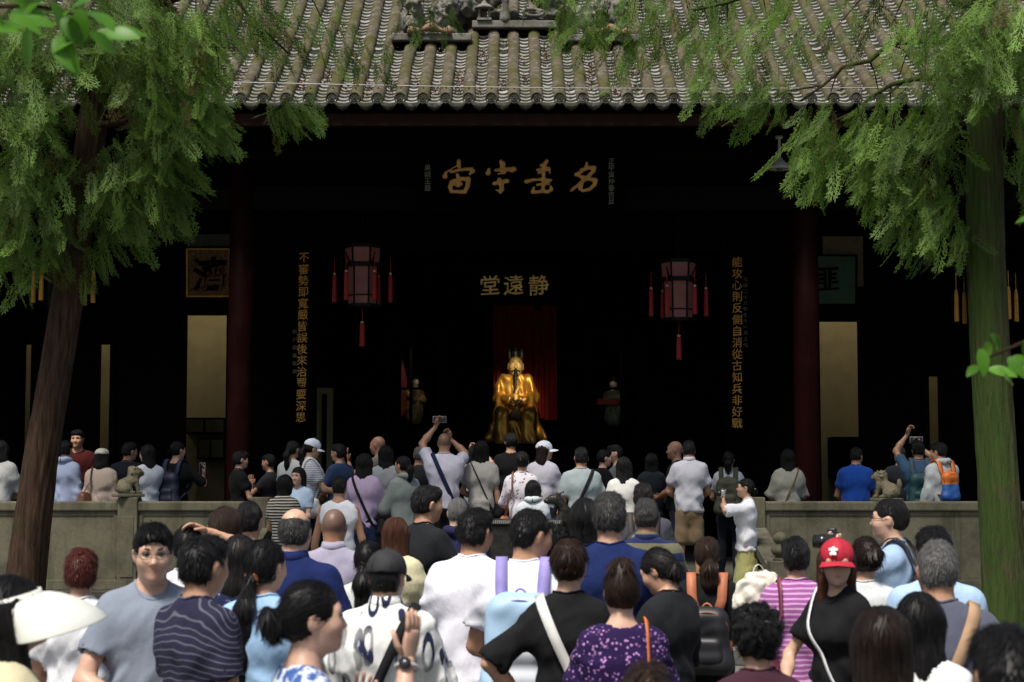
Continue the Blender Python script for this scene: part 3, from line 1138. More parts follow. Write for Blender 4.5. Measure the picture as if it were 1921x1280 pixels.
def hat_build(P, hat, root):
    hell, hcone, hs = P.hell, P.hcone, P.hs
    kind, mat = hat[0], hat[1]
    if kind in ('cap', 'beret', 'bucket'):
        if kind == 'cap':
            pr = [hell((0, -.014, .036), (.092, .112, .094), kk=.01, cut=[((0, 0, .012), (0, -.12, -1))]),
                  hell((0, -.014, .026), (.082, .102, .088), kk=.004, op=-1)]
        elif kind == 'beret':
            pr = [hell((0, -.03, .055), (.096, .112, .074), kk=.01, cut=[((0, 0, .022), (0, -.2, -1))]), hell((0, -.02, .025), (.084, .102, .078), kk=.004, op=-1)]
        else:
            pr = [hell((0, -.014, .036), (.092, .112, .092), kk=.01, cut=[((0, 0, .0), (0, -.1, -1))]), hell((0, -.014, .025), (.086, .106, .085), kk=.004, op=-1)]
        V, Q = sdf_mesh(pr, .0062, smooth=1)
        N = vnormals(V, Q)
        V = V + N * (waves(V, 5, 40, n=4) * .0018)[:, None]
        o = mesh_obj(kind if kind != 'bucket' else 'sun_hat', V, Q, mat, root)
        if kind == 'cap':
            hpt = P.hpt
            mb = MB()       # seams over the crown, button and the arched opening at the back
            for a in np.linspace(0, math.pi, 4)[:3]:
                arc = [hpt((math.sin(t) * math.cos(a) * .0935, -.014 + math.sin(t) * math.sin(a) * .1135, .036 + math.cos(t) * .0955)) for t in np.linspace(-1.45, 1.45, 15)]
                mb.tube(arc, .0014 * hs, 4)
            mb.lathe([(.0, .006), (.007, .004), (.009, 0), (.008, -.004)], tuple(hpt((0, -.014, .130))), 10)
            mb.build('cap_seam', mat, o, True)
    if kind in ('cap', 'bucket', 'visor'):
        hpt = P.hpt
        V, F = [], []
        if kind == 'cap':
            ln, a0, a1, z0, dr = hat[2] if len(hat) > 2 else .075, -1.15, 1.15, .018, .030
        elif kind == 'bucket':
            ln, a0, a1, z0, dr = .05, -math.pi, math.pi, .006, .045
        else:
            ln, a0, a1, z0, dr = hat[2] if len(hat) > 2 else .13, -1.75, 1.75, .045, .10
        n, m = 30, 6
        for lay in (0, 1):
            for i in range(n + 1):
                a = a0 + (a1 - a0) * i / n
                wgt = (math.cos(a / abs(a1) * math.pi / 2) ** .55 if kind != 'bucket' else 1.0)
                for j in range(m + 1):
                    t = j / m
                    rx, ry = .0885 + ln * t * wgt * .95, .1085 + ln * t * wgt
                    zz = z0 - dr * t * t * (1 if kind != 'cap' else (.35 + .65 * abs(math.sin(a)))) - (.03 * t if kind == 'visor' else 0) - (.0035 * lay)
                    zz += (.0 if kind != 'cap' else -.014 * abs(math.sin(a)) ** 2)
                    V.append(hpt((rx * math.sin(a), -.012 + ry * math.cos(a), zz)))
        K = (n + 1) * (m + 1)
        for i in range(n):
            for j in range(m):
                a = i * (m + 1) + j
                F.append((a, a + 1, a + m + 2, a + m + 1))
                F.append((K + a, K + a + m + 1, K + a + m + 2, K + a + 1))
            a = i * (m + 1) + m
            F.append((a, K + a, K + a + m + 1, a + m + 1))
        for i in (0, n):
            for j in range(m):
                a = i * (m + 1) + j
                F.append((a, K + a, K + a + 1, a + 1) if i == 0 else (a, a + 1, K + a + 1, K + a))
        mesh_obj('brim', V, F, hat[3] if len(hat) > 3 else mat, root)
        if kind == 'visor':
            mb = MB()
            cV, cF = [], []
            for i in range(41):
                a = -math.pi + 2 * math.pi * i / 40
                for z_, e_ in ((.018, .0), (.060, -.004), (.060, .003), (.018, .006)):
                    cV.append(hpt(((.090 + e_) * math.sin(a), -.014 + (.110 + e_) * math.cos(a), z_)))
            for i in range(40):
                for j in range(4):
                    cF.append((i * 4 + j, i * 4 + (j + 1) % 4, i * 4 + 4 + (j + 1) % 4, i * 4 + 4 + j))
            mb.add(cV, cF)
            mb.build('visor_band', mat, root, True)


# ------------------------------------------------------------------ bags, worn and carried
def world(P, p):
    return Matrix.Translation(P.root.location) @ Matrix.Rotation(P.root.rotation_euler.z, 4, 'Z') @ Vector([float(x) for x in p])


def wrap(P, c, u, v, a0, a1, n, gap=.004):
    """points where rays from c in the plane (u, v) leave the clothed torso"""
    c, u, v = np.array(c, float) * P.k, unit(u), unit(v)
    ts = np.linspace(.03, .45, 60) * P.k
    out = []
    for a in np.linspace(a0, a1, n):
        d = u * math.cos(a) + v * math.sin(a)
        S = sdf_points(P.shirt_prims, c[None, :] + ts[:, None] * d[None, :])
        ex = np.where(S > 0)[0]
        t = ts[ex[0]] if len(ex) else ts[-1]
        ex = np.where(sdf_points(P.torso_prims, c[None, :] + ts[:, None] * d[None, :]) > 0)[0]
        t = min(t, (ts[ex[0]] if len(ex) else ts[-1]) + .022)
        out.append(c + d * (t + gap + .009))
    return np.array(out)


def ribbon(mb, pts, nor, w, th=.0035):
    """flat strap along pts, facing nor"""
    n = len(pts)
    V, F = [], []
    for i in range(n):
        t = unit(pts[min(i + 1, n - 1)] - pts[max(i - 1, 0)])
        s = unit(np.cross(t, nor[i]))
        nn = unit(np.cross(s, t))
        for a, b in ((-1, 0), (1, 0), (1, 1), (-1, 1)):
            V.append(pts[i] + s * a * w / 2 + nn * b * th)
    for i in range(n - 1):
        for j in range(4):
            a, b = i * 4 + j, i * 4 + (j + 1) % 4
            F.append((a, b, b + 4, a + 4))
    F += [(3, 2, 1, 0), tuple(range((n - 1) * 4, n * 4))]
    mb.add(V, F)


def bag_root(P, name, label, cat):
    o = empty(name, P.root.location, P.root.rotation_euler.z)
    return tag(o, label, cat)


def crossbody(P, label, mat, shoulder=-1, width=.03, bag=True, bag_mat=None, bsize=(.22, .08, .17), back=False, name='shoulder_bag'):
    """strap over one shoulder (-1 = left) to a bag at the other hip"""
    o = bag_root(P, name, label, 'bag')
    c = np.array((0, 0, 1.20))
    u = unit((shoulder * .115, 0, .255))
    pts = wrap(P, c, u, (0, -1, 0), 0, 2 * math.pi, 41)
    pts = np.concatenate([pts[:-1], pts[:1]])
    for _ in range(2):
        pts[1:-1] = (pts[:-2] + 2 * pts[1:-1] + pts[2:]) / 4
    nor = [p - c * P.k for p in pts]
    mb = MB()
    ribbon(mb, pts, nor, width)
    mb.build('strap', mat, o, True)
    if bag:
        m2 = bag_mat or mat
        q = np.array((-shoulder * .20, -.06 if back else .03, .90)) * P.k
        bx, by, bz = bsize
        V, Q = sdf_mesh([ell(q, (bx / 2 * 1.1, by / 2 * 1.3, bz / 2 * 1.15), rot(R(90 - 25 * shoulder)), k=.02),
                         cone(q + np.array((0, -bx * .35, -bz * .25)), q + np.array((0, bx * .35, -bz * .25)), by * .55, k=.04)], .014, smooth=1)
        mesh_obj('bag_body', V, Q, m2, o)
    return o


def shoulder_tote(P, label, mat, side=1, size=(.30, .10, .26), drop=.0, strap_mat=None, name='tote_bag'):
    """bag hanging from one shoulder under the arm"""
    o = bag_root(P, name, label, 'bag')
    k = P.k
    x = side * (abs(P.arms[0][1][0]) / k - .035)
    c = np.array((x, 0, 1.33))
    pts = wrap(P, c, (0, 0, 1), (0, -1, 0), -1.7, 1.7, 19)
    q = np.array((side * (abs(P.arms[0][1][0]) / k + .05), -.07, .98 - drop)) * k
    bx, by, bz = size
    tl = [np.array(q + np.array((0, s * bx * .30, bz * .5))) for s in (1, -1)]
    pts = np.concatenate([[tl[0]], pts, [tl[1]]])
    nor = [np.array((side * .25, p[1], p[2] - 1.25 * k)) for p in pts]
    mb = MB()
    ribbon(mb, pts, nor, .028)
    mb.build('strap', strap_mat or mat, o, True)
    g = np.random.default_rng(int(abs(q[0]) * 1e4))
    V, Q = sdf_mesh([cone(q + np.array((0, -bx * .38, bz * .42)), q + np.array((0, bx * .38, bz * .42)), by * .38, k=.05),
                     cone(q + np.array((0, -bx * .36, -bz * .25)), q + np.array((0, bx * .36, -bz * .25)), by * .75, k=.10),
                     ell(q, (by * .7, bx * .52, bz * .5), k=.05)], .015, smooth=1)
    N = vnormals(V, Q)
    V = V + N * (waves(V, 3, 22, n=4, warp=1.3) * .009)[:, None]
    mesh_obj('bag_body', V, Q, mat, o)
    return o


def backpack(P, label, mat, mat2, strap_mat, w=.29, h=.42, d=.13, zc=1.17, pocket=True, top_mat=None, badge=None, front=True):
    o = bag_root(P, 'backpack', label, 'backpack')
    k = P.k
    y0 = -.125 - .02 * (P.H > 1.7)
    b = sdf_points(P.torso_prims, np.array([(0, -t, zc * k) for t in np.linspace(0, .3, 61)]))
    yb = -np.linspace(0, .3, 61)[np.where(b < 0)[0][-1]] - .01
    yc = yb - d / 2
    C = lambda x, y, z: np.array((x * 1.0, yc + y, zc * k + z))
    pr = []
    for s in (-1, 1):
        pr.append(cone(C(s * w * .28, 0, -h * .36), C(s * w * .25, .005, h * .30), d * .55, d * .48, k=.09))
    pr.append(cone(C(-w * .3, 0, -h * .38), C(w * .3, 0, -h * .38), d * .52, k=.06))
    pr.append(cone(C(-w * .18, .012, h * .36), C(w * .18, .012, h * .36), d * .42, k=.07))
    V, Q = sdf_mesh(pr, .0125, smooth=1)
    N = vnormals(V, Q)
    V = V + N * (waves(V, 11, 26, n=4, warp=1.1) * .004)[:, None]
    body = mesh_obj('pack_body', V, Q, [mat, top_mat or mat], o)
    if top_mat:
        zc_ = zc * k + h * .06
        idx = [1 if np.mean([V[i][2] for i in q]) > zc_ else 0 for q in Q]
        body.data.polygons.foreach_set('material_index', idx)
    if pocket:
        V, Q = sdf_mesh([cone(C(-w * .24, -d * .42, -h * .30), C(w * .24, -d * .42, -h * .30), d * .34, k=.06),
                         cone(C(-w * .20, -d * .42, -h * .04), C(w * .20, -d * .42, -h * .04), d * .28, k=.08)], .0125, smooth=1)
        mesh_obj('pocket', V, Q, mat2, o)
    zb = MB()
    zb.tube([C(w * .46 * math.cos(a), -d * .18 - .03 * abs(math.sin(a)), h * .16 + h * .29 * math.sin(a)) for a in np.linspace(-.1, math.pi + .1, 17)], .003, 5)
    zb.tube([C(x, .01, h * .47 + .035 * math.cos(x / .035 * 1.5)) for x in np.linspace(-.035, .035, 9)], .006, 6)
    zb.build('zip_and_loop', strap_mat, o, True)
    for s in (-1, 1):
        x = s * .088
        pts = wrap(P, (x, 0, 1.27), (0, 0, 1), (0, -1, 0), -2.35, 1.15, 22)
        pts[:, 0] += s * np.linspace(.035, 0, 22) * k
        pts = np.concatenate([[C(s * w * .42, .03, -h * .30)], pts[:-1], [C(s * w * .2, d * .32, h * .34)]])
        nor = [np.array((0, p[1], p[2] - 1.22 * k)) for p in pts]
        mb = MB()
        ribbon(mb, pts, nor, .052, .009)
        mb.build('shoulder_strap', strap_mat, o, True)
    if badge:
        bb = MB()
        bb.lathe([(.0, .004), (.028, .003), (.03, 0), (.03, -.01)], (0, 0, 0), 18)
        q = bb.build('badge', badge, o, True)
        q.location = C(w * .22, -d * .80, -h * .33)
        q.rotation_euler = (R(90), 0, 0)
    return o


def phone(P, label, arm=0, size=(.075, .009, .15), tilt=(0, 0, 0)):
    side, S, E, W, f, n, curl = P.arms[arm]
    c = W + unit(f) * .085 * P.k + unit(n) * .018
    o = empty('phone', world(P, c), P.root.rotation_euler.z + R(tilt[2]))
    tag(o, label, 'phone')
    o.rotation_euler = (R(tilt[0]), R(tilt[1]), P.root.rotation_euler.z + R(tilt[2]))
    a, b, c_ = size
    mb = MB().box((-a / 2, -b / 2, -c_ / 2), (a / 2, b / 2, c_ / 2), 0, .003)
    mb.build('case', simple('phone_case', (.35, .36, .40), .3), o, True)
    mb = MB().box((-a / 2 + .004, -b / 2 - .0012, -c_ / 2 + .004), (a / 2 - .004, -b / 2 - .0002, c_ / 2 - .004))
    mb.build('screen', simple('phone_screen', (.02, .022, .03), .08), o)
    mb = MB()
    for dx, dz in ((-.02, .055), (-.02, .038), (-.004, .046)):
        mb.lathe([(0, .004), (.006, .004), (.007, 0)], (dx, 0, 0), 10)
    mb.V = [(v[0], b / 2 + v[2], .05 + v[1]) for v in mb.V]
    mb.build('camera_lens', simple('phone_lens', (.01, .01, .012), .1), o, True)
    return o


def camera_prop(P, label, arm=0, body=(.05, .05, .055), big=False):
    side, S, E, W, f, n, curl = P.arms[arm]
    c = W + unit(f) * .07 * P.k + unit(n) * .03
    o = empty('camera', world(P, c), P.root.rotation_euler.z)
    o.name = 'photo_camera'
    tag(o, label, 'camera')
    s = 1.5 if big else 1.0
    mb = MB().box((-.055 * s, -.02 * s, -.035 * s), (.055 * s, .02 * s, .035 * s), 0, .006)
    mb.build('camera_body', simple('cam_black' if big else 'cam_silver', (.018, .018, .02) if big else (.42, .42, .43), .35, 0 if big else .6), o, True)
    ln = MB().lathe([(.030 * s, 0), (.030 * s, .03 * s), (.026 * s, .034 * s), (.026 * s, .055 * s), (.022 * s, .055 * s), (.02 * s, .045 * s), (0, .044 * s)], (0, 0, 0), 20)
    ln.V = [(v[0], v[2] + .018 * s, v[1]) for v in ln.V]
    ln.build('lens', simple('cam_lens', (.012, .012, .013), .25), o, True)
    tb = MB().lathe([(0, .012 * s), (.010 * s, .012 * s), (.011 * s, 0)], (.035 * s, 0, .035 * s), 12)
    tb.box((-.018 * s, -.016 * s, .033 * s), (.014 * s, .016 * s, .052 * s), 0, .004)
    tb.build('dial_and_hump', simple('cam_black', (.018, .018, .02), .35), o, True)
    return o
# ------------------------------------------------------------------ the setting
PLAT = .65
XC = .12


def stone_mat(name, c, dark=.45, moss=(.035, .045, .015), m=.5):
    if name in MATS:
        return MATS[name]
    t = NT(name)
    v = t.coord()
    f = t.noise(v, 2.2, 8, .7)
    g = t.noise(v, 30, 4, .7)
    c1 = t.ramp(f, [(.3, tuple(x * dark for x in c)), (.5, c), (.75, tuple(min(1, x * 1.25) for x in c))])
    c1 = t.mix(t.math('MULTIPLY', t.ramp(g, [(.35, (1,) * 3), (.6, (0,) * 3)]), .35), c1, tuple(x * .5 for x in c))
    mp = t.n('Mapping')
    mp.inputs['Scale'].default_value = (9, 9, .7)       # rain streaks run down
    t.l(v, mp.inputs[0])
    st = t.ramp(t.noise(mp.outputs[0], 1, 4), [(.5, (0,) * 3), (.72, (1,) * 3)])
    c1 = t.mix(t.math('MULTIPLY', st, m), c1, moss)
    t.col(c1)
    t.set(Roughness=.88)
    t.b.inputs['Specular IOR Level'].default_value = .2
    t.bump(t.math('ADD', t.math('MULTIPLY', g, .6), t.noise(v, 120, 3)), .35, .008)
    MATS[name] = t.m
    return t.m


def tile_mat(name, base, lich, moss, mossy=.5):
    if name in MATS:
        return MATS[name]
    t = NT(name)
    v = t.coord(which='Generated') if False else t.coord()
    info = t.n('ObjectInfo')
    add = t.n('VectorMath', operation='ADD')
    sc = t.n('VectorMath', operation='SCALE')
    sc.inputs['Scale'].default_value = 37.0
    cmb = t.n('CombineXYZ')
    t.l(info.outputs['Random'], cmb.inputs[0])
    t.l(info.outputs['Random'], cmb.inputs[2])
    t.l(cmb.outputs[0], sc.inputs[0])
    t.l(v, add.inputs[0])
    t.l(sc.outputs[0], add.inputs[1])
    p = add.outputs[0]
    f = t.noise(p, 5, 6, .7)
    c = t.ramp(f, [(.28, tuple(x * .55 for x in base)), (.5, base), (.72, tuple(x * 1.5 for x in base))])
    l1 = t.ramp(t.noise(p, 11, 6, .75), [(.52, (0,) * 3), (.66, (1,) * 3)])
    c = t.mix(t.math('MULTIPLY', l1, .75), c, lich)
    l2 = t.ramp(t.noise(p, 2.0, 4, .6), [(.42, (0,) * 3), (.62, (1,) * 3)])
    c = t.mix(t.math('MULTIPLY', l2, mossy), c, moss)
    t.col(c)
    t.set(Roughness=.93)
    t.b.inputs['Specular IOR Level'].default_value = .15
    t.bump(t.math('ADD', t.noise(p, 40, 5, .7), f), .5, .012)
    MATS[name] = t.m
    return t.m


def wood_mat(name, c, rough=.45, dusty=.2, spec=.12):
    if name in MATS:
        return MATS[name]
    t = NT(name)
    v = t.coord((6, 6, .6))
    f = t.noise(v, 3, 6, .65)
    g = t.noise(t.coord(), 2.0, 4)
    col = t.ramp(f, [(.3, tuple(x * .65 for x in c)), (.6, c), (.8, tuple(x * 1.35 for x in c))])
    col = t.mix(t.math('MULTIPLY', t.ramp(g, [(.5, (0,) * 3), (.75, (1,) * 3)]), dusty), col, tuple(min(1, x * 2.2 + .004) for x in c))
    t.col(col)
    t.set(Roughness=rough)
    t.b.inputs['Specular IOR Level'].default_value = spec
    t.bump(f, .25, .004)
    MATS[name] = t.m
    return t.m


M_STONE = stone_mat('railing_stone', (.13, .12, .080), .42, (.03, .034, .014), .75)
M_STONE_D = stone_mat('plinth_stone', (.06, .056, .045), .5, (.02, .025, .01))
M_PAVE = stone_mat('paving', (.15, .145, .13), .6, (.05, .05, .03), .3)
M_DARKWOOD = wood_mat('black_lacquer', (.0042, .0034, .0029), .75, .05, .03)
M_REDWOOD = wood_mat('oxblood_lacquer', (.022, .006, .005), .45)
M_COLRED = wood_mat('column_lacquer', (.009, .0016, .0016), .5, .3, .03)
M_ROLL = tile_mat('roll_tile', (.085, .070, .048), (.22, .21, .18), (.06, .058, .014), .85)
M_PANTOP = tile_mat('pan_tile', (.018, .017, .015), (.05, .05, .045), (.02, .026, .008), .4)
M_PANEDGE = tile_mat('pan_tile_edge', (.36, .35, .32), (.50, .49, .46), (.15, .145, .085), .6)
M_CAP = tile_mat('eave_tile', (.035, .034, .030), (.13, .13, .115), (.035, .04, .014), .6)
M_GOLD = simple('gilt', (.62, .34, .07), .34, .75, .25, 14, .15, 60)
M_GOLDD = simple('dull_gilt', (.42, .22, .05), .5, .4, .4, 18, .2, 80)

# ground, platform, stairs
g = MB()
g.add([(-60, -20, 0), (60, -20, 0), (60, 18.4, 0), (-60, 18.4, 0)], [(0, 1, 2, 3)])
o = g.build('courtyard_ground', M_PAVE)
tag(o, kind='structure')
g = MB()
g.add([(-300, -300, -.02), (300, -300, -.02), (300, 300, -.02), (-300, 300, -.02)], [(0, 1, 2, 3)])
tag(g.build('ground', simple('earth', (.06, .055, .04), .95)), kind='structure')
g = MB().box((-15, 18.4, 0), (15, 42, PLAT - .14)).box((-15.03, 18.36, PLAT - .138), (15.03, 42.03, PLAT), 0, .012)
tag(g.build('platform', M_STONE_D), kind='structure')
st = empty('steps', (XC, 18.4, 0))
tag(st, kind='structure')
for i in range(3):
    zt = PLAT * (3 - i) / 4
    MB().box((-2.62, -.42 * (i + 1), 0 if i == 2 else 0), (2.55, -.42 * i - (.0 if i == 0 else .0) - .003, zt), 0, .012).build('step', M_PAVE, st)


def gourd(c, s=1.0):
    m = MB()
    m.lathe([(.075, 0), (.08, .015), (.055, .03), (.05, .045), (.075, .06), (.095, .095), (.09, .13), (.06, .155), (.042, .165), (.055, .18), (.075, .21), (.07, .245), (.04, .27), (.015, .285), (0, .287)], (0, 0, 0), 20)
    m.V = [(c[0] + v[0] * s, c[1] + v[1] * s, c[2] + v[2] * s) for v in m.V]
    return m


RAIL_T = 1.60
RAIL_Y = 18.55


def lion(parent_loc, label, yaw):
    """small seated guardian lion carved in stone"""
    o = empty('stone_lion', parent_loc, yaw)
    tag(o, label, 'stone lion')
    body = [cone((0, -.07, .09), (0, .03, .15), .075, .062, k=.04), ell((0, -.085, .07), (.075, .07, .07), k=.04), cone((0, .03, .16), (0, .06, .22), .055, .05, k=.03),
            ell((0, .075, .235), (.062, .058, .055), k=.03), ell((0, .125, .222), (.036, .034, .03), k=.02), ell((0, .02, .235), (.066, .045, .066), k=.03)]
    for s in (-1, 1):
        body += [cone((s * .045, .055, .14), (s * .05, .075, .02), .026, .022, k=.02), ell((s * .05, .095, .016), (.024, .034, .018), k=.015),
                 ell((s * .07, -.06, .055), (.034, .06, .055), k=.02), ell((s * .08, .0, .018), (.024, .045, .018), k=.015), ell((s * .048, .06, .285), (.016, .012, .022), k=.012),
                 ell((s * .025, .128, .252), (.010, .008, .008), k=.006, op=-1)]
    V, Q = sdf_mesh(body, .0105, smooth=1)
    V = V + vnormals(V, Q) * (waves(V, 3, 90, n=5) * .003)[:, None]
    mesh_obj('lion_body', V, Q, M_STONE_MOSS, o)
    g2 = np.random.default_rng(2)
    mane = []
    for i in range(26):
        a, b = g2.uniform(0, 6.28), g2.uniform(-.2, 1.1)
        mane.append(ell((math.cos(a) * .066 * math.cos(b), .02 - .02 * math.sin(a * 2), .235 + .066 * math.sin(b)), (.017, .017, .017), k=.004))
    V, Q = sdf_mesh(mane, .008, smooth=0)
    mesh_obj('mane', V, Q, M_STONE_MOSS, o)
    V, Q = sdf_mesh([cone((0, -.15, .05), (0, -.165, .14), .022, .03, k=.02), ell((0, -.165, .17), (.035, .022, .045), k=.02)], .01, smooth=1)
    mesh_obj('tail', V, Q, M_STONE_MOSS, o)
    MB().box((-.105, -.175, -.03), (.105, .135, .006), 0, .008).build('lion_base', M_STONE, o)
    return o


M_STONE_MOSS = stone_mat('lion_stone', (.16, .135, .09), .5, (.03, .045, .012), .7)


def railing(posts, label, end_open=None):
    o = empty('stone_railing', ((posts[0] + posts[-1]) / 2, RAIL_Y, PLAT))
    tag(o, label, 'railing', 'stone railings along the terrace')
    cx = o.location.x
    h = RAIL_T - PLAT
    for i, x in enumerate(posts):
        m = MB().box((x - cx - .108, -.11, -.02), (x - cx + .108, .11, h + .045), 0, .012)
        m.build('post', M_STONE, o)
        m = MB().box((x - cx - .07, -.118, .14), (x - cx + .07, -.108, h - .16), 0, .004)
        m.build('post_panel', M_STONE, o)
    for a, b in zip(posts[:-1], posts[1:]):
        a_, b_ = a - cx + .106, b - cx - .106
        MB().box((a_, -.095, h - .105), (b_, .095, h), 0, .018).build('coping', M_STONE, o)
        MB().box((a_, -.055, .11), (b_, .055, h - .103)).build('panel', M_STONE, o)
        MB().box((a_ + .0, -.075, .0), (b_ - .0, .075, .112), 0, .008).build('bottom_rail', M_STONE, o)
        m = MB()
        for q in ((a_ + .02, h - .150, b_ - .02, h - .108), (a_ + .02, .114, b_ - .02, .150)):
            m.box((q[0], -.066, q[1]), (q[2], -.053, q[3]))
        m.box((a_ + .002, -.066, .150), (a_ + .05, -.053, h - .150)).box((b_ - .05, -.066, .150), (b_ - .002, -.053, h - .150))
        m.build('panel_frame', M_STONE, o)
    return o


XL = at(243, 940, RAIL_Y).x
railing([XL - 8.4, XL - 5.6, XL - 2.8, XL, -2.72], 'weathered grey-green stone railing with a lion post, beside the leaning tree')
railing([2.62, 5.35, 8.1, 10.9], 'plain weathered stone railing beside the mossy straight tree')
lion((XL, RAIL_Y, RAIL_T + .078), 'small carved stone lion seated on the railing post', R(-60))
pr = at(1660, 938, RAIL_Y)
lion((pr.x, RAIL_Y, RAIL_T + .032), 'small carved stone lion on the railing coping beside the man in bright blue', R(55))
for s, x, lab in ((-1, -2.72, 'sloping stone balustrade of the steps next to the lion railing'), (1, 2.62, 'sloping stone balustrade of the steps by the woman taking a photo')):
    o = empty('stair_balustrade', (x, 17.6, 0))
    tag(o, lab, 'balustrade', 'sloping balustrades of the steps')
    y0, y1 = -.72, .84
    zt0, zt1 = 1.00, 1.32
    V = []
    for xx in (-.11, .11):
        V += [(xx, y0, zt0 - .09), (xx, y1, zt1 - .09), (xx, y1, zt1), (xx, y0, zt0)]
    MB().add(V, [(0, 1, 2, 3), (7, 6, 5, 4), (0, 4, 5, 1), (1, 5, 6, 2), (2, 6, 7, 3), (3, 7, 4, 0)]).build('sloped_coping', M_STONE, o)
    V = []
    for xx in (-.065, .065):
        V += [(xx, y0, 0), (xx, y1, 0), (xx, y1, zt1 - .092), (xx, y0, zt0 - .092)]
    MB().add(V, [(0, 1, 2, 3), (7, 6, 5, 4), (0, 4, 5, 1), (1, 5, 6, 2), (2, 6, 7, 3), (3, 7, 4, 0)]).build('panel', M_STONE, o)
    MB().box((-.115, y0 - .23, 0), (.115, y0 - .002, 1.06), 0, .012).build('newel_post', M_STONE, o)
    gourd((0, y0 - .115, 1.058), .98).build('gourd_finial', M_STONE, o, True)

# ------------------------------------------------------------------ the hall
hall = empty('temple_hall', (XC, 22, PLAT))
tag(hall, 'dark wooden temple hall with grey tiled roof and gilt inscriptions', 'temple hall')
HX, HY, HZ = XC, 22, PLAT


def hb(name, a, b, mat, bev=0.0, parent=None):
    """box in world coordinates as a part of the hall"""
    m = MB().box((a[0] - HX, a[1] - HY, a[2] - HZ), (b[0] - HX, b[1] - HY, b[2] - HZ), 0, bev)
    return m.build(name, mat, parent or hall)


XFR = (at(452, 600, 22).x, at(1512, 600, 22).x)
COLS = [XFR[0] - 4.3, XFR[0], XFR[1], XFR[1] + 4.3]
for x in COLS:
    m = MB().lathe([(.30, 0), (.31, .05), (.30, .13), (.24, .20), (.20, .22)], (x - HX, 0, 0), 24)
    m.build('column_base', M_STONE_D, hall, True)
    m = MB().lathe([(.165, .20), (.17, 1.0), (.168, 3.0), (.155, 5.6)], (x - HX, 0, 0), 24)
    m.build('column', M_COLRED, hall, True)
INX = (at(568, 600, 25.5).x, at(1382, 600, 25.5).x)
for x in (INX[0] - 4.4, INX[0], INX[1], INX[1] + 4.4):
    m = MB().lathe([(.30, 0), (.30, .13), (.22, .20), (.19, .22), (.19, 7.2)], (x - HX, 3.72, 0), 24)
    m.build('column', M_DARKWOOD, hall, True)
EAVE_Y, EAVE_Z = 20.9, 6.48
SL0, SL1 = .56, .014
RIDGE_Y = 28.4


def roof_z(y):
    t = y - EAVE_Y
    return EAVE_Z + SL0 * t + SL1 * t * t


# beams, brackets and ceilings: dark lacquered wood
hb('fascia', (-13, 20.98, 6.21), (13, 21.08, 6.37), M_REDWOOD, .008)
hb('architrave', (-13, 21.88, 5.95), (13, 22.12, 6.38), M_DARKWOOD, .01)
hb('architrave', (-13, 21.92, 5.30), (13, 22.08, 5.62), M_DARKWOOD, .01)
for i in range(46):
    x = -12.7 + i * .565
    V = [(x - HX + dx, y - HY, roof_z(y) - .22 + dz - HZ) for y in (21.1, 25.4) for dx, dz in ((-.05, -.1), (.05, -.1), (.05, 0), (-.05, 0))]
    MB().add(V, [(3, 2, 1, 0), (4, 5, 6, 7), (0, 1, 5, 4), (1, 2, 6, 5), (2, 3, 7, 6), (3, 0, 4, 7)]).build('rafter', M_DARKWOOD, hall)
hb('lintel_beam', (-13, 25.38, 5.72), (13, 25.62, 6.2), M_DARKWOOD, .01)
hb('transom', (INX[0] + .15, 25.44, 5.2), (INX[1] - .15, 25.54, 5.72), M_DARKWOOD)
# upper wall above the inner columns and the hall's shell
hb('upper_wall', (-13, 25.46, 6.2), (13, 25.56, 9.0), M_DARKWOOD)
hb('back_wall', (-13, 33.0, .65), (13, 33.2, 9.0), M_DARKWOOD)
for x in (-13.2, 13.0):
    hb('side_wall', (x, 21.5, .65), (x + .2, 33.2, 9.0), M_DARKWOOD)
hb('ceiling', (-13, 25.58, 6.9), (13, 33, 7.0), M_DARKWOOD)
# partitions flanking the open middle bay, with openings to the side rooms
M_PLASTER = simple('ochre_plaster', (.40, .345, .20), .9, 0, .15, 2.5, .15, 30)


def opening(xa, xb, y, zlo, zhi, X0, X1, name):
    """timber partition from X0 to X1 with one opening"""
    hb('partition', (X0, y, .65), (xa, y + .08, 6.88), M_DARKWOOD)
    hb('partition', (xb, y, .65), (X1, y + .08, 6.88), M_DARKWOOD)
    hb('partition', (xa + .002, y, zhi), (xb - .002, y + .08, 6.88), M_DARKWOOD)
    for x in (xa, xb):
        hb('door_jamb', (x - .05, y - .03, .65), (x + .05, y + .11, zhi + .05), M_DARKWOOD, .006)
    hb('door_lintel', (xa + .052, y - .03, zhi - .05), (xb - .052, y + .11, zhi + .06), M_DARKWOOD, .006)


PY = 25.9
lo0, lo1 = at(342, 700, PY).x, at(430, 700, PY).x
ro0, ro1 = at(1530, 700, PY).x, at(1617, 700, PY).x
ztopL, ztopR = at(385, 585, PY).z, at(1570, 597, PY).z
fl0, fl1 = at(30, 700, PY).x, at(64, 700, PY).x
fm0, fm1 = at(180, 700, PY).x, at(212, 700, PY).x
fr0, fr1 = at(1735, 700, PY).x, at(1767, 700, PY).x
zs = at(385, 640, PY).z
opening(fl0, fl1, PY, .65, zs, -12.9, (fl1 + fm0) / 2, 'a')
opening(fm0, fm1, PY, .65, zs, (fl1 + fm0) / 2 + .002, (fm1 + lo0) / 2, 'b')
opening(lo0, lo1, PY, .65, ztopL, (fm1 + lo0) / 2 + .002, INX[0] - .2, 'c')
opening(ro0, ro1, PY, .65, ztopR, INX[1] + .2, (ro1 + fr0) / 2, 'd')
opening(fr0, fr1, PY, .65, at(1750, 700, PY).z, (ro1 + fr0) / 2 + .002, 12.9, 'e')
hb('room_wall', (-12.9, 28.4, .65), (INX[0] - .9, 28.5, 6.8), M_PLASTER)
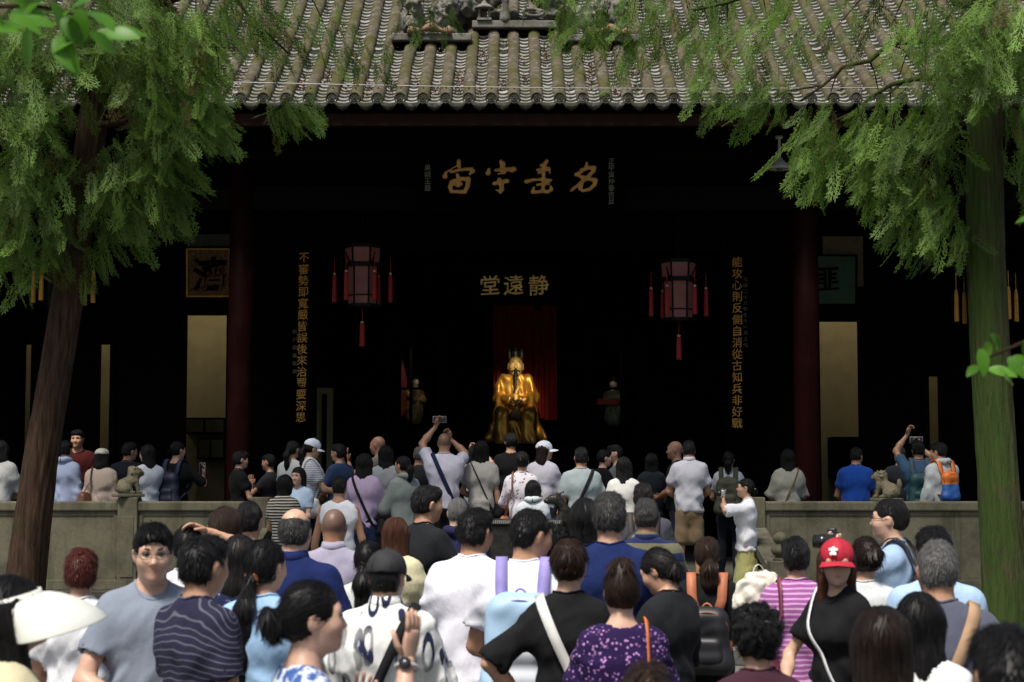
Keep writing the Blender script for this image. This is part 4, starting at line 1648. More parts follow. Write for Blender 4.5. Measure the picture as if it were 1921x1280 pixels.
hb('room_wall', (INX[1] + .9, 28.4, .65), (12.9, 28.5, 6.8), M_PLASTER)
hb('room_partition', (INX[0] - .88, 26.0, .65), (INX[0] - .8, 32.9, 6.85), M_DARKWOOD)
hb('room_partition', (INX[1] + .8, 26.0, .65), (INX[1] + .88, 32.9, 6.85), M_DARKWOOD)
# a slip of pale wall beyond the left couplet
sl0, sl1 = at(588, 760, 29.5).x, at(624, 760, 29.5).x
hb('wall_slip', (sl0, 29.5, .65), (sl1, 29.58, at(600, 728, 29.5).z), M_PLASTER)
hb('slip_frame', (sl0 + .16, 29.44, .65), (sl0 + .23, 29.49, at(600, 740, 29.5).z), M_DARKWOOD)
# wainscot, chest and picture frames in the left doorway
p0, p1 = at(346, 784, 28.2), at(424, 814, 28.2)
hb('wall_cabinet', (p0.x, 28.1, p1.z), (p1.x, 28.38, p0.z), M_DARKWOOD, .01)
m = MB()
cw = (p1.x - p0.x)
for i in range(2):
    a = p0.x + cw * (.04 + .49 * i)
    m.box((a - HX, 28.085 - HY, p1.z + .03 - HZ), (a + cw * .43 - HX, 28.098 - HY, p0.z - .03 - HZ))
m.build('cabinet_pane', simple('dusty_glass', (.05, .05, .03), .25), hall)
p0, p1 = at(374, 822, 28.2), at(424, 862, 28.2)
hb('wall_cabinet', (p0.x, 28.0, p1.z), (p1.x, 28.38, p0.z), M_DARKWOOD, .01)
m = MB()
m.box((p0.x + .03 - HX, 27.985 - HY, p1.z + .03 - HZ), (p0.x + .2 - HX, 27.998 - HY, p0.z - .03 - HZ)).box((p0.x + .23 - HX, 27.985 - HY, p1.z + .03 - HZ), (p1.x - .02 - HX, 27.998 - HY, p0.z - .03 - HZ))
m.build('cabinet_pane', simple('dusty_glass', (.05, .05, .03), .25), hall)
p0, p1 = at(1560, 820, 28.0), at(1620, 860, 28.0)
hb('low_cabinet', (p0.x, 27.9, p1.z - .3), (p1.x, 28.38, p0.z), M_DARKWOOD, .01)
# plank gable seen above the green plaque
p0, p1 = at(1538, 447, 26.05), at(1614, 540, 26.05)
hb('plank_panel', (p0.x, 25.83, p1.z), (p1.x, 25.88, p0.z), simple('raw_plank', (.11, .085, .04), .7))
p0, p1 = at(352, 440, 25.85), at(430, 462, 25.85)
hb('paper_panel', (p0.x, 25.84, p1.z), (p1.x, 25.87, p0.z), simple('grey_paper', (.05, .052, .045), .8))

# ------------------------------------------------------------------ roof tiles
SP = .283
NR = 43
ys = [EAVE_Y]
while ys[-1] < RIDGE_Y:
    ys.append(ys[-1] + .26)


def roll_mesh(seed):
    g_ = np.random.default_rng(seed)
    V, F = [], []
    n = 9
    row = 0
    for i, y in enumerate(ys[:-1]):
        y2 = ys[i + 1] + .012
        jx, jz, js = g_.normal(0, .003), g_.normal(0, .0025), g_.normal(0, .0015)
        for yy, r, dz in ((y - .004, .066, 0), (y, .0830 + js, 0), (y + .03, .0810 + js, .0), (y2, .0765 + js, -.004)):
            for k in range(n):
                a = math.pi * k / (n - 1)
                zb = roof_z(yy)
                V.append((jx + r * math.cos(a), yy - EAVE_Y, zb - EAVE_Z + jz + dz + .055 + r * 1.02 * math.sin(a) - .045 * (k in (0, n - 1))))
        for j in range(3):
            for k in range(n - 1):
                a = (row + j) * n + k
                F.append((a, a + n, a + n + 1, a + 1))
        row += 4
    me = bpy.data.meshes.new('tile_roll')
    me.from_pydata(V, [], F)
    me.polygons.foreach_set('use_smooth', [True] * len(F))
    me.materials.append(M_ROLL)
    return me


def pan_mesh(seed):
    g_ = np.random.default_rng(seed)
    V, F, M = [], [], []
    y = EAVE_Y - .03
    n = 7
    hw = .098
    while y < RIDGE_Y - .1:
        j, jx, tl = g_.normal(0, .004), g_.normal(0, .004), g_.normal(0, .02)
        th = .028 + g_.uniform(-.006, .005)
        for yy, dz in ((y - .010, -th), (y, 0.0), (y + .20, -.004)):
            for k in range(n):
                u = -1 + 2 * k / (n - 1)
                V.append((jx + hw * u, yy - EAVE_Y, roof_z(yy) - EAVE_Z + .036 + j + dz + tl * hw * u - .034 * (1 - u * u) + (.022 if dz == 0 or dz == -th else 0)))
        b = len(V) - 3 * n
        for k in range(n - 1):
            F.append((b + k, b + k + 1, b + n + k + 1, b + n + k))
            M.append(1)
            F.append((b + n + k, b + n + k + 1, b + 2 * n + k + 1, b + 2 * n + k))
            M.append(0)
        y += .118 + g_.uniform(-.008, .008)
    me = bpy.data.meshes.new('pan_tile_course')
    me.from_pydata(V, [], F)
    me.materials.append(M_PANTOP)
    me.materials.append(M_PANEDGE)
    me.polygons.foreach_set('material_index', M)
    return me


roof = mesh_obj('roof', [], [], None, hall)
roofV = []
m = MB()
for y in np.linspace(EAVE_Y + .05, RIDGE_Y, 14):
    for x in (-NR * SP, NR * SP):
        m.V.append((x, y - HY, roof_z(y) - .10 - HZ))
m.F = [(2 * i, 2 * i + 1, 2 * i + 3, 2 * i + 2) for i in range(13)]
m.V += [(-NR * SP, RIDGE_Y - HY, roof_z(RIDGE_Y) - .1 - HZ), (NR * SP, RIDGE_Y - HY, roof_z(RIDGE_Y) - .1 - HZ), (NR * SP, 36 - HY, 6.4 - HZ), (-NR * SP, 36 - HY, 6.4 - HZ)]
m.F.append((28, 29, 30, 31))
m.M = [0] * len(m.F)
bpy.data.objects.remove(roof)
roof = m.build('roof', M_PANTOP, hall)
rolls = [roll_mesh(s) for s in range(5)]
pans = [pan_mesh(s) for s in range(6)]
# round end cap with raised rim and boss; scalloped drip tile
m = MB()
m.lathe([(0, .016), (.012, .016), (.018, .008), (.026, .007), (.032, .013), (.042, .013), (.047, .006), (.058, .006), (.062, .017), (.075, .017), (.078, .0), (.07, -.06)], (0, 0, 0), 22)
for i in range(8):
    a = i * math.pi / 4
    m.lathe([(.007, .006), (.006, .011), (0, .013)], (.052 * math.cos(a), .052 * math.sin(a), 0), 6)
m.V = [(v[0], -v[2], v[1]) for v in m.V]
cap_o = m.build('eave_end_cap', M_CAP, None, True)
cap_me = cap_o.data
bpy.data.objects.remove(cap_o)
m = MB()
V, F = [], []
n = 12
for lay, dy in ((0, 0.0), (1, .018)):
    for i in range(n + 1):
        u = -1 + 2 * i / n
        zt = -.022 * (1 - u * u) - .012
        zb = zt - (.064 * (1 - abs(u) ** 2.2) * (1 + .10 * math.cos(u * 9.4)) + .012)
        V += [(u * .108, -.035 + dy + .012 * (1 - u * u), zt + .022), (u * .106, -.05 + dy, (zt + zb) / 2), (u * .102, -.045 + dy, zb)]
K = (n + 1) * 3
for i in range(n):
    for j in range(2):
        a = i * 3 + j
        F.append((a, a + 1, a + 4, a + 3))
        F.append((K + a, K + a + 3, K + a + 4, K + a + 1))
    F.append((i * 3 + 2, K + i * 3 + 2, K + i * 3 + 5, i * 3 + 5))
    F.append((i * 3, i * 3 + 3, K + i * 3 + 3, K + i * 3))
m.add(V, F)
for i in range(7):
    u = -.75 + i * .25
    m.lathe([(.009, 0), (.007, .006), (0, .008)], (u * .1, 0, 0), 6)
    for q in range(len(m.V) - 12 - 6 - 1 if False else 0, 0):
        pass
nb = len(V)
m.V = m.V[:nb] + [(v[0], -.052 - v[2], -.058 + .02 * (v[0] / .1) ** 2 + v[1]) for v in m.V[nb:]]
drip_o = m.build('drip_tile', M_CAP, None, True)
drip_me = drip_o.data
bpy.data.objects.remove(drip_o)
nail = MB().lathe([(.006, -.03), (.007, .016), (.012, .018), (.010, .026), (0, .028)], (0, 0, 0), 8)
nail_o = nail.build('tile_nail', simple('iron', (.012, .011, .01), .6), None, True)
nail_me = nail_o.data
bpy.data.objects.remove(nail_o)
g_ = np.random.default_rng(3)
for i in range(-NR, NR + 1):
    x = i * SP + at(964, 200, EAVE_Y).x - XC
    yl = EAVE_Y - HY
    zl = EAVE_Z - HZ
    link_mesh('tile_roll', rolls[i % 5], roof, (x + g_.normal(0, .004), yl, zl + g_.normal(0, .004)))
    link_mesh('pan_tile_course', pans[(i * 2) % 6], roof, (x + SP / 2, yl, zl))
    c = link_mesh('eave_end_cap', cap_me, roof, (x, yl - .022, zl + .056))
    c.rotation_euler = (R(-6 + g_.normal(0, 2)), 0, g_.normal(0, .03))
    d = link_mesh('drip_tile', drip_me, roof, (x + SP / 2, yl - .02, zl + .012))
    d.rotation_euler = (R(8 + g_.normal(0, 3)), g_.normal(0, .03), g_.normal(0, .03))
    link_mesh('tile_nail', nail_me, roof, (x, yl + .14, roof_z(EAVE_Y + .14) - HZ + .125))

# leaf litter caught between the rolls
LV, LF = [], []
g_ = np.random.default_rng(12)
for c in range(90):
    i = int(g_.integers(-15, 22))
    y0_ = EAVE_Y + (g_.uniform(.25, 2.6) if c > 12 else g_.uniform(.2, 1.0))
    for q in range(int(g_.integers(12, 50))):
        x = (i + .5) * SP + at(964, 200, EAVE_Y).x + g_.normal(0, .035)
        y = y0_ + g_.normal(0, .13)
        s = g_.uniform(.012, .03)
        ctr = np.array((x, y, roof_z(y) + .045 + g_.uniform(0, .03)))
        Rm = rot(g_.uniform(0, 6.28), g_.normal(0, .6), g_.normal(0, .6))
        b = len(LV)
        for p in ((-1, 0, 0), (0, -.4, .15), (1.1, 0, .3), (0, .4, .15)):
            LV.append(ctr + Rm @ (np.array(p) * s))
        LF.append((b, b + 1, b + 2, b + 3))
o = mesh_obj('leaf_litter', LV, LF, simple('dead_leaf', (.27, .19, .15), .85, 0, .5, 40), None, False)
tag(o, 'dry pinkish leaf litter caught between the roof tile rolls', 'leaf litter', kind='stuff')

# ------------------------------------------------------------------ ridge ornament standing on the middle of the roof
rid = empty('ridge_ornament', (XC, 24.2, roof_z(24.2)))
tag(rid, 'weathered stucco ridge ornament with rockwork and miniature pavilion on the roof', 'roof ornament')
M_STUCCO = stone_mat('weathered_stucco', (.19, .18, .155), .25, (.06, .06, .014), .8)
M_CLAY = stone_mat('clay_scroll', (.30, .19, .12), .5, (.06, .055, .02), .5)


def rid_at(px, py, Y=24.0):
    p = at(px, py, Y)
    return (p.x - rid.location.x, Y - rid.location.y, p.z - rid.location.z)


def rid_row(py, off):
    """depth at which the sight line of a row meets the tiles"""
    Y = EAVE_Y
    while at(960, py, Y).z > roof_z(Y) + off and Y < RIDGE_Y:
        Y += .02
    return Y


YA, YB = rid_row(53, .17) - .06, rid_row(78, .17) - .06


def rid_box(name, x0, y0, x1, y1, Y, dep, mat, bev=.015):
    a, b = rid_at(x0, y1, Y), rid_at(x1, y0, Y)
    MB().box((a[0], a[1], a[2]), (b[0], a[1] + dep, b[2]), 0, bev).build(name, mat, rid)


rid_box('ridge_base', 885, 38, 1045, 52, YA, .4, M_STUCCO)
rid_box('ridge_base', 733, 62, 884, 76, YB, .4, M_STUCCO)
rid_box('ridge_base', 1046, 64, 1200, 77, YB, .4, M_STUCCO)
for x0, x1, y0, Y in ((890, 1040, 52, YA + .12), (738, 880, 76, YB + .12), (1050, 1196, 77, YB + .12)):
    a, b = rid_at(x0, y0 + 26, Y), rid_at(x1, y0, Y)
    MB().box((a[0], a[1], a[2] - .3), (b[0], a[1] + .3, b[2] + .02)).build('ridge_gap_shade', M_DARKWOOD, rid)  # black box stands in for the shaded gap under the base


def rock(name, px, py, w, h, Y, seed, mat, dep=.3):
    c = np.array(rid_at(px, py, Y))
    s = Y / FPX
    g2 = np.random.default_rng(seed)
    pr_ = []
    for i in range(9):
        pr_.append(ell(c + np.array((g2.uniform(-.5, .5) * w * s * .8, g2.uniform(-.4, .4) * dep, g2.uniform(-.5, .5) * h * s * .8)), np.array((g2.uniform(.15, .36) * w * s, g2.uniform(.2, .5) * dep, g2.uniform(.16, .4) * h * s)), k=.03))
    V, Q = sdf_mesh(pr_, .024, smooth=0)
    V = V + vnormals(V, Q) * (waves(V, seed, 28, n=5, warp=1.5) * .03 + waves(V, seed + 1, 70, n=5, warp=1.5) * .012)[:, None]
    mesh_obj(name, V, Q, mat, rid)


rock('rockwork', 875, 18, 70, 60, YA + .2, 1, M_STUCCO)
rock('rockwork', 925, -10, 110, 60, YA + .25, 2, M_STUCCO)
rock('rockwork', 1030, 8, 70, 50, YA + .2, 3, M_STUCCO)
rock('rockwork', 835, 30, 50, 56, YB + .2, 4, M_STUCCO)
rock('rockwork', 775, 20, 40, 90, YB + .2, 5, M_STUCCO)
rock('rockwork', 1100, 35, 80, 60, YB + .2, 6, M_STUCCO)
rock('rockwork', 1165, 30, 50, 80, YB + .2, 7, M_STUCCO)
rock('rockwork', 965, -45, 220, 60, YA + .4, 8, M_STUCCO)
for j, (x0, x1, yy) in enumerate(((765, 845, 55), (1100, 1180, 57))):
    m = MB()
    pts = []
    for t in np.linspace(0, 1, 30):
        q = rid_at(x0 + (x1 - x0) * t, yy + 3.5 * math.sin(t * 9), YB - .02)
        pts.append(q)
    m.tube(pts, [.05 + .018 * math.sin(t * 14) for t in np.linspace(0, 1, 30)], 8)
    m.build('cloud_scroll', M_CLAY, rid, True)
# miniature pavilion
b = rid_at(908, 40, YA + .05)
m = MB().box((b[0] - .10, b[1] - .08, b[2]), (b[0] + .10, b[1] + .08, b[2] + .03)).box((b[0] - .085, b[1] - .05, b[2] + .03), (b[0] - .05, b[1] + .05, b[2] + .17)).box((b[0] + .05, b[1] - .05, b[2] + .03), (b[0] + .085, b[1] + .05, b[2] + .17)).box((b[0] - .04, b[1] + .03, b[2] + .03), (b[0] + .04, b[1] + .05, b[2] + .15))
m.build('miniature_pavilion', M_STUCCO, rid)
m = MB().lathe([(.15, 0), (.15, .015), (.09, .055), (.05, .07), (.03, .11), (.0, .13)], (b[0], b[1], b[2] + .17), 8)
m.build('pavilion_roof', M_STUCCO, rid)
b = rid_at(947, 28, YA + .05)
V, Q = sdf_mesh([cone((b[0], b[1], b[2] - .06), (b[0], b[1], b[2] + .12), .08, .05, k=.03), ell((b[0], b[1], b[2] + .2), (.055, .05, .06), k=.03), cone((b[0] - .09, b[1], b[2] + .05), (b[0] + .09, b[1], b[2] + .05), .03, k=.03)], .016, smooth=1)
mesh_obj('ridge_figure', V, Q, M_STUCCO, rid)
m = MB()
c = rid_at(990, 25, YA + .05)
m.tube([(c[0] + .16 * math.cos(t) * (1 - t * .07) + t * .02, c[1] - .02, c[2] + .06 * math.sin(t) * (1 - t * .06)) for t in np.linspace(0, 11, 60)], .026, 7)
m.build('coiled_dragon', M_STUCCO, rid, True)

# overhead wire
m = MB()
a, b = at(380, 153, 20.3), at(1830, 163, 20.3)
m.tube([a.lerp(b, t) - Vector((0, 0, .05 * math.sin(math.pi * t))) for t in np.linspace(-.3, 1.3, 24)], .006, 5)
tag(m.build('overhead_wire', simple('wire', (.25, .25, .24), .5)), 'thin grey wire strung across in front of the roof tiles', 'wire')
# ------------------------------------------------------------------ gilt writing
def glyph_obj(ch, size, mat, parent, loc, depth=.008, bold=.012, name='character', seed=0, rx=90, shear=.0):
    cu = bpy.data.curves.new('glyph', 'FONT')
    cu.body = ch
    cu.size = size
    cu.extrude = depth / 2
    cu.offset = bold * size
    cu.bevel_depth = .0
    cu.resolution_u = 3
    cu.shear = shear
    ob = bpy.data.objects.new('glyph', cu)
    COL.objects.link(ob)
    bpy.context.view_layer.update()
    me = bpy.data.meshes.new_from_object(ob.evaluated_get(bpy.context.evaluated_depsgraph_get()))
    bpy.data.objects.remove(ob)
    bpy.data.curves.remove(cu)
    n = len(me.vertices)
    co = np.empty(n * 3)
    me.vertices.foreach_get('co', co)
    co = co.reshape(-1, 3)
    mid = (co.max(0) + co.min(0)) / 2
    co -= mid
    w_ = waves(co * np.array((1, 1, 0)), seed + 3, 9 / size, n=4) * size * .022
    w2 = waves(co * np.array((1, 1, 0)), seed + 8, 9 / size, n=4) * size * .022
    co[:, 0] += w_
    co[:, 1] += w2 + co[:, 0] * .06
    me.vertices.foreach_set('co', co.ravel())
    me.materials.clear()
    me.materials.append(mat)
    me.name = name
    o = bpy.data.objects.new(name, me)
    COL.objects.link(o)
    o.parent = parent
    o.location = loc
    o.rotation_euler = (R(rx), 0, 0)
    return o


def brush(strokes, box, size, mat, parent, loc, name='character', thick=.035):
    """raised brush character from strokes of (x, y, width) points measured on the photograph's enlargement"""
    x0, y0, sc = box
    pr_ = []
    for s in strokes:
        for (a, b, wa), (c, d, wb) in zip(s[:-1], s[1:]):
            pr_.append(cone(((a - x0) * sc, 0, -(b - y0) * sc), ((c - x0) * sc, 0, -(d - y0) * sc), wa * sc * .82, wb * sc * .82, n=(0, 1, 0), q=.4, k=.008))
    V, Q = sdf_mesh(pr_, .0085, smooth=1)
    return mesh_obj(name, V, Q, mat, parent, loc=loc)


def board(name, label, a, b, Y, th, mat, frame=None, fw=.05, tilt=0, cat='plaque', group=None):
    """hanging board between two pixels at depth Y"""
    p, q = at(a[0], a[1], Y), at(b[0], b[1], Y)
    o = empty(name, ((p.x + q.x) / 2, Y, q.z))
    o.rotation_euler = (R(tilt), 0, 0)
    tag(o, label, cat, group)
    w_, h_ = (q.x - p.x) / 2, p.z - q.z
    MB().box((-w_, 0, 0), (w_, th, h_), 0, .004).build('board', mat, o)
    if frame is not None:
        for x in (-1, 1):
            MB().box((x * w_ - fw / 2, -.02, -fw / 2), (x * w_ + fw / 2, th + .01, h_ + fw / 2), 0, .008).build('frame_rail', frame, o)
        for z in (0, h_):
            MB().box((-w_ + fw / 2 + .001, -.018, z - fw / 2), (w_ - fw / 2 - .001, th + .008, z + fw / 2), 0, .008).build('frame_rail', frame, o)
    return o, w_, h_


M_BOARD = wood_mat('plaque_black', (.0022, .002, .0019), .8, .03, .01)
M_FRAME = wood_mat('plaque_frame', (.003, .0024, .002), .8, .05, .01)
M_GREYINK = simple('grey_paint', (.16, .15, .13), .6)
M_GILT_BIG = simple('gilt_letters', (.50, .26, .07), .42, .35, .3, 12, .1, 60)
Yp = 22.0
o, w_, h_ = board('name_plaque', 'long black plaque with four large gilt brush characters under the eave', (786, 287), (1166, 388), 21.80, .05, M_BOARD, M_FRAME, .06, 6)
zoom = lambda zx, zy: (760 + zx / 3.88, 270 + zy / 3.88)
sc = 21.8 / FPX / 3.88
chars = [
    [[(385, 128, 22), (387, 165, 20)], [(375, 160, 8), (320, 190, 7), (290, 212, 14), (283, 240, 26)], [(330, 207, 16), (400, 190, 17), (482, 186, 20), (488, 200, 22), (468, 222, 14)],
     [(375, 228, 18), (383, 260, 22), (380, 305, 22)], [(328, 285, 20), (322, 320, 22), (330, 348, 18)], [(335, 275, 18), (400, 258, 20), (455, 258, 24), (450, 310, 22), (428, 352, 20)], [(350, 300, 16), (400, 296, 18)], [(330, 350, 18), (430, 354, 20)]],
    [[(694, 130, 20), (706, 148, 28), (706, 174, 24)], [(606, 188, 16), (600, 214, 26)], [(655, 194, 16), (700, 190, 18), (788, 186, 26), (775, 202, 16)], [(672, 222, 10), (722, 212, 14)],
     [(645, 292, 20), (690, 282, 20), (738, 274, 24)], [(682, 262, 22), (697, 300, 24), (700, 335, 24), (690, 356, 18)], [(656, 338, 8), (690, 350, 14)]],
    [[(1028, 128, 20), (1016, 150, 22), (986, 158, 14)], [(964, 192, 18), (1044, 184, 22)], [(1012, 150, 18), (1006, 230, 18), (1004, 335, 18)], [(968, 218, 10), (1000, 204, 16)], [(1050, 200, 12), (1052, 218, 8)],
     [(880, 278, 22), (930, 264, 16), (985, 262, 16), (1062, 268, 14)], [(960, 302, 14), (1040, 290, 18), (1046, 262, 12)], [(936, 322, 14), (924, 352, 18)], [(928, 358, 16), (990, 350, 18), (1040, 352, 18), (1066, 336, 18), (1060, 316, 14)]],
    [[(1324, 140, 14), (1320, 180, 22)], [(1318, 182, 20), (1284, 205, 16), (1246, 226, 22)], [(1280, 190, 14), (1340, 176, 20), (1376, 176, 24), (1372, 202, 20), (1338, 236, 20), (1270, 296, 18), (1215, 338, 16), (1202, 352, 8)],
     [(1272, 238, 18), (1305, 248, 20)], [(1292, 270, 16), (1340, 256, 20), (1386, 268, 24), (1382, 300, 20), (1345, 334, 18), (1292, 346, 16)], [(1296, 262, 18), (1276, 330, 20)]],
]
for st_ in chars:
    brush(st_, (860, 259, sc), 1, M_GILT_BIG, o, (at(760 + 860 / 3.88, 300, 21.8).x - o.location.x, -.006, at(960, 270 + 259 / 3.88, 21.8).z - o.location.z))
for i, ch in enumerate('果親王題'):
    p = at(802, 316 + i * 12.5, 21.8)
    glyph_obj(ch, .085, M_GREYINK, o, (p.x - o.location.x, -.006, p.z - o.location.z), .006, .004, seed=i)
for i, ch in enumerate('正甲寅仲春吉旦'):
    p = at(1146, 304 + i * 12.3, 21.8)
    glyph_obj(ch, .085, M_GREYINK, o, (p.x - o.location.x, -.006, p.z - o.location.z), .006, .004, seed=i)
o, w_, h_ = board('name_plaque', 'small black plaque with three gilt characters above the gold statue', (888, 503), (1043, 570), 25.3, .05, M_BOARD, M_FRAME, .05, 4)
M_GILT_MID = simple('gilt_letters_mid', (.75, .50, .15), .4, .15, .3, 12, .1, 60)
for ch, x in zip('堂遠静', (919, 963, 1010)):
    p = at(x, 535, 25.3)
    glyph_obj(ch, .315, M_GILT_MID, o, (p.x - o.location.x, -.02, p.z - o.location.z), .03, .006, seed=ord(ch))
M_GILT_C = simple('gilt_couplet', (.80, .40, .085), .5, .1, .3, 9, .1, 60)
for lab, text, px, y0, y1, small, sx, sy0, sdy in (
        ('tall curved couplet board with gilt characters on the pillar beside the gilt plaque', '不審勢即寬嚴皆誤後來治蜀要深思', 567, 484, 783, '劍川趙藩敬撰', 552, 622, 15),
        ('tall curved couplet board with gilt characters on the pillar beside the green plaque', '能攻心則反側自消從古知兵非好戰', 1382, 492, 794, '光緒二十八年冬十一月上旬', 1398, 524, 11.2)):
    Yc = 25.22
    a, b = at(px - 22, y0 - 22, Yc), at(px + 22, y1 + 20, Yc)
    o = empty('couplet_board', ((a.x + b.x) / 2, Yc + .05, b.z))
    tag(o, lab, 'couplet board', 'couplet boards on the inner pillars')
    hgt, rad = a.z - b.z, .235
    V, F = [], []
    n = 14
    for lay, r in ((0, rad), (1, rad - .02)):
        for i in range(n + 1):
            t = R(-62 + 124 * i / n)
            for z in (0, hgt):
                V.append((r * math.sin(t), rad - r * math.cos(t) - .05 + (.0 if lay == 0 else 0), z))
    K = 2 * (n + 1)
    for i in range(n):
        a_ = 2 * i
        F += [(a_, a_ + 2, a_ + 3, a_ + 1), (K + a_, K + a_ + 1, K + a_ + 3, K + a_ + 2), (a_, K + a_, K + a_ + 2, a_ + 2), (a_ + 1, a_ + 3, K + a_ + 3, K + a_ + 1)]
    MB().add(V, F).build('board', M_BOARD, o, False)
    for i, ch in enumerate(text):
        p = at(px + (1.5 if px < 900 else 0) * (7 - i) * .28, y0 + (y1 - y0) * i / 14, Yc)
        glyph_obj(ch, .160, M_GILT_C, o, (p.x - o.location.x, -.072, p.z - o.location.z), .012, .004, seed=i * 3)
    for i, ch in enumerate(small):
        p = at(sx, sy0 + i * sdy, Yc)
        glyph_obj(ch, .07, M_GREYINK, o, (p.x - o.location.x, -.045, p.z - o.location.z), .01, .003, seed=i)
M_FRET = NT('gilt_fretwork')
v = M_FRET.coord()
f = M_FRET.n('TexVoronoi', feature='DISTANCE_TO_EDGE')
f.inputs['Scale'].default_value = 38
M_FRET.l(v, f.inputs['Vector'])
M_FRET.col(M_FRET.ramp(f.outputs['Distance'], [(.06, (.16, .075, .015)), (.22, (.02, .010, .003))]))
M_FRET.set(Roughness=.5, Metallic=.3)
M_FRET.bump(f.outputs['Distance'], .6, .02)
o, w_, h_ = board('side_plaque', 'gilt fretwork plaque with one dark character above the left doorway', (352, 468), (431, 556), 25.6, .05, M_FRET.m, M_GOLDD, .03, 5)
glyph_obj('濟', .52, M_BOARD, o, (.02, -.016, h_ * .47), .03, .02, seed=4)
o, w_, h_ = board('side_plaque', 'dark green plaque with one black character above the right doorway', (1528, 480), (1606, 572), 25.6, .05, simple('green_lacquer', (.003, .045, .018), .6), M_FRAME, .03, 5)
glyph_obj('匪', .40, M_BOARD, o, (-.14, -.016, h_ * .52), .02, .015, seed=4)

# ------------------------------------------------------------------ lanterns
M_PINK = simple('lantern_silk', (.27, .10, .088), .7, 0, .12, 8)
M_TASSEL = simple('red_tassel', (.30, .008, .008), .6, 0, .35, 60)
M_TASSEL_Y = simple('yellow_tassel', (.55, .26, .03), .6, 0, .35, 60)
M_LFRAME = wood_mat('lantern_frame', (.006, .008, .006), .5, .2, .1)
M_BEAD = simple('tassel_bead', (.45, .36, .25), .35)


def tassel(parent, x, y, ztop, ln, r, mat):
    m = MB().tube([(x, y, ztop), (x, y, ztop - ln * .38)], [.006, .006], 6)
    m.build('tassel_cord', mat, parent, True)
    z = ztop - ln * .38
    MB().lathe([(.0, .02), (r * .8, .012), (r * .8, -.012), (0, -.02)], (x, y, z), 10).build('tassel_bead', M_BEAD, parent, True)
    prof = [(r * .55, -.01), (r * .95, -.04), (r * 1.05, -ln * .3), (r * 1.12, -ln * .6), (r * .95, -ln * .615)]
    m = MB()
    n = 18
    V, F = [], []
    for rr, dz in prof:
        for i in range(n):
            a = 2 * math.pi * i / n
            q = rr * (1 + .12 * (i % 2))
            V.append((x + q * math.cos(a), y + q * math.sin(a), z + dz))
    for j in range(len(prof) - 1):
        for i in range(n):
            a, b = j * n + i, j * n + (i + 1) % n
            F.append((a + n, b + n, b, a))
    m.add(V, F)
    m.build('tassel', mat, parent, False)


def lantern(px, ytop, ybot, Y, label, tm, panel, group, wire_to=6.3):
    p, q = at(px, ytop, Y), at(px, ybot, Y)
    H_ = p.z - q.z
    o = empty('palace_lantern', (p.x, Y, q.z))
    tag(o, label, 'lantern', group)
    r = H_ * .30
    hexa = lambda rr, ph=0: [(rr * math.cos(R(60 * i + ph)), rr * math.sin(R(60 * i + ph))) for i in range(6)]
    for (z0_, z1_, ra, rb) in ((.03, .66, .78, .82), (.70, .97, .95, 1.0)):
        A_, B_ = hexa(r * ra), hexa(r * rb)
        for i in range(6):
            j = (i + 1) % 6
            z0, z1 = z0_ * H_, z1_ * H_
            cx_ = [(A_[i][0] * (1 - t) + A_[j][0] * t, A_[i][1] * (1 - t) + A_[j][1] * t, B_[i][0] * (1 - t) + B_[j][0] * t, B_[i][1] * (1 - t) + B_[j][1] * t) for t in (.06, .94)]
            V = [(cx_[0][0], cx_[0][1], z0), (cx_[1][0], cx_[1][1], z0), (cx_[1][2], cx_[1][3], z1), (cx_[0][2], cx_[0][3], z1)]
            V += [(x * .97, y * .97, z) for x, y, z in V]
            MB().add(V, [(0, 1, 2, 3), (7, 6, 5, 4), (0, 4, 5, 1), (1, 5, 6, 2), (2, 6, 7, 3), (3, 7, 4, 0)]).build('silk_panel', panel, o)
            MB().tube([(A_[i][0] * 1.01, A_[i][1] * 1.01, z0), (B_[i][0] * 1.01, B_[i][1] * 1.01, z1)], .011, 6).build('frame_post', M_LFRAME, o)
    for z, rr, th in ((0, .92, .022), (.17, .84, .008), (.68, 1.12, .026), (.985, 1.08, .022)):
        m = MB()
        A_, B_ = hexa(r * rr), hexa(r * rr * .78)
        V = [(x, y, z * H_ - th) for x, y in A_] + [(x, y, z * H_ + th) for x, y in A_]
        if z != .17:
            m.add(V, [tuple(range(5, -1, -1)), tuple(range(6, 12))] + [(i, (i + 1) % 6, (i + 1) % 6 + 6, i + 6) for i in range(6)])
        else:
            m.tube([(x, y, z * H_) for x, y in A_ + A_[:1]], th, 6)
        m.build('frame_ring', M_LFRAME, o)
    for i in range(6):
        a = R(60 * i)
        x, y = r * 1.55 * math.cos(a), r * 1.55 * math.sin(a)
        MB().tube([(r * 1.0 * math.cos(a), r * 1.0 * math.sin(a), .69 * H_), (r * 1.3 * math.cos(a), r * 1.3 * math.sin(a), .72 * H_), (x, y, .82 * H_), (x * 1.02, y * 1.02, .86 * H_)], [.014, .013, .011, .006], 6).build('dragon_arm', M_LFRAME, o, True)
        tassel(o, x, y, .83 * H_, H_ * .78, .026, tm)
    tassel(o, 0, 0, -.02, H_ * .66, .030, tm)
    MB().lathe([(r * .5, H_), (r * .42, H_ * 1.03), (r * .16, H_ * 1.08), (.012, H_ * 1.12)], (0, 0, 0), 6).build('lantern_top', M_LFRAME, o)
    MB().tube([(0, 0, H_ * 1.1), (0, 0, wire_to - q.z)], .008, 6).build('hanging_cord', M_LFRAME, o)
    return o


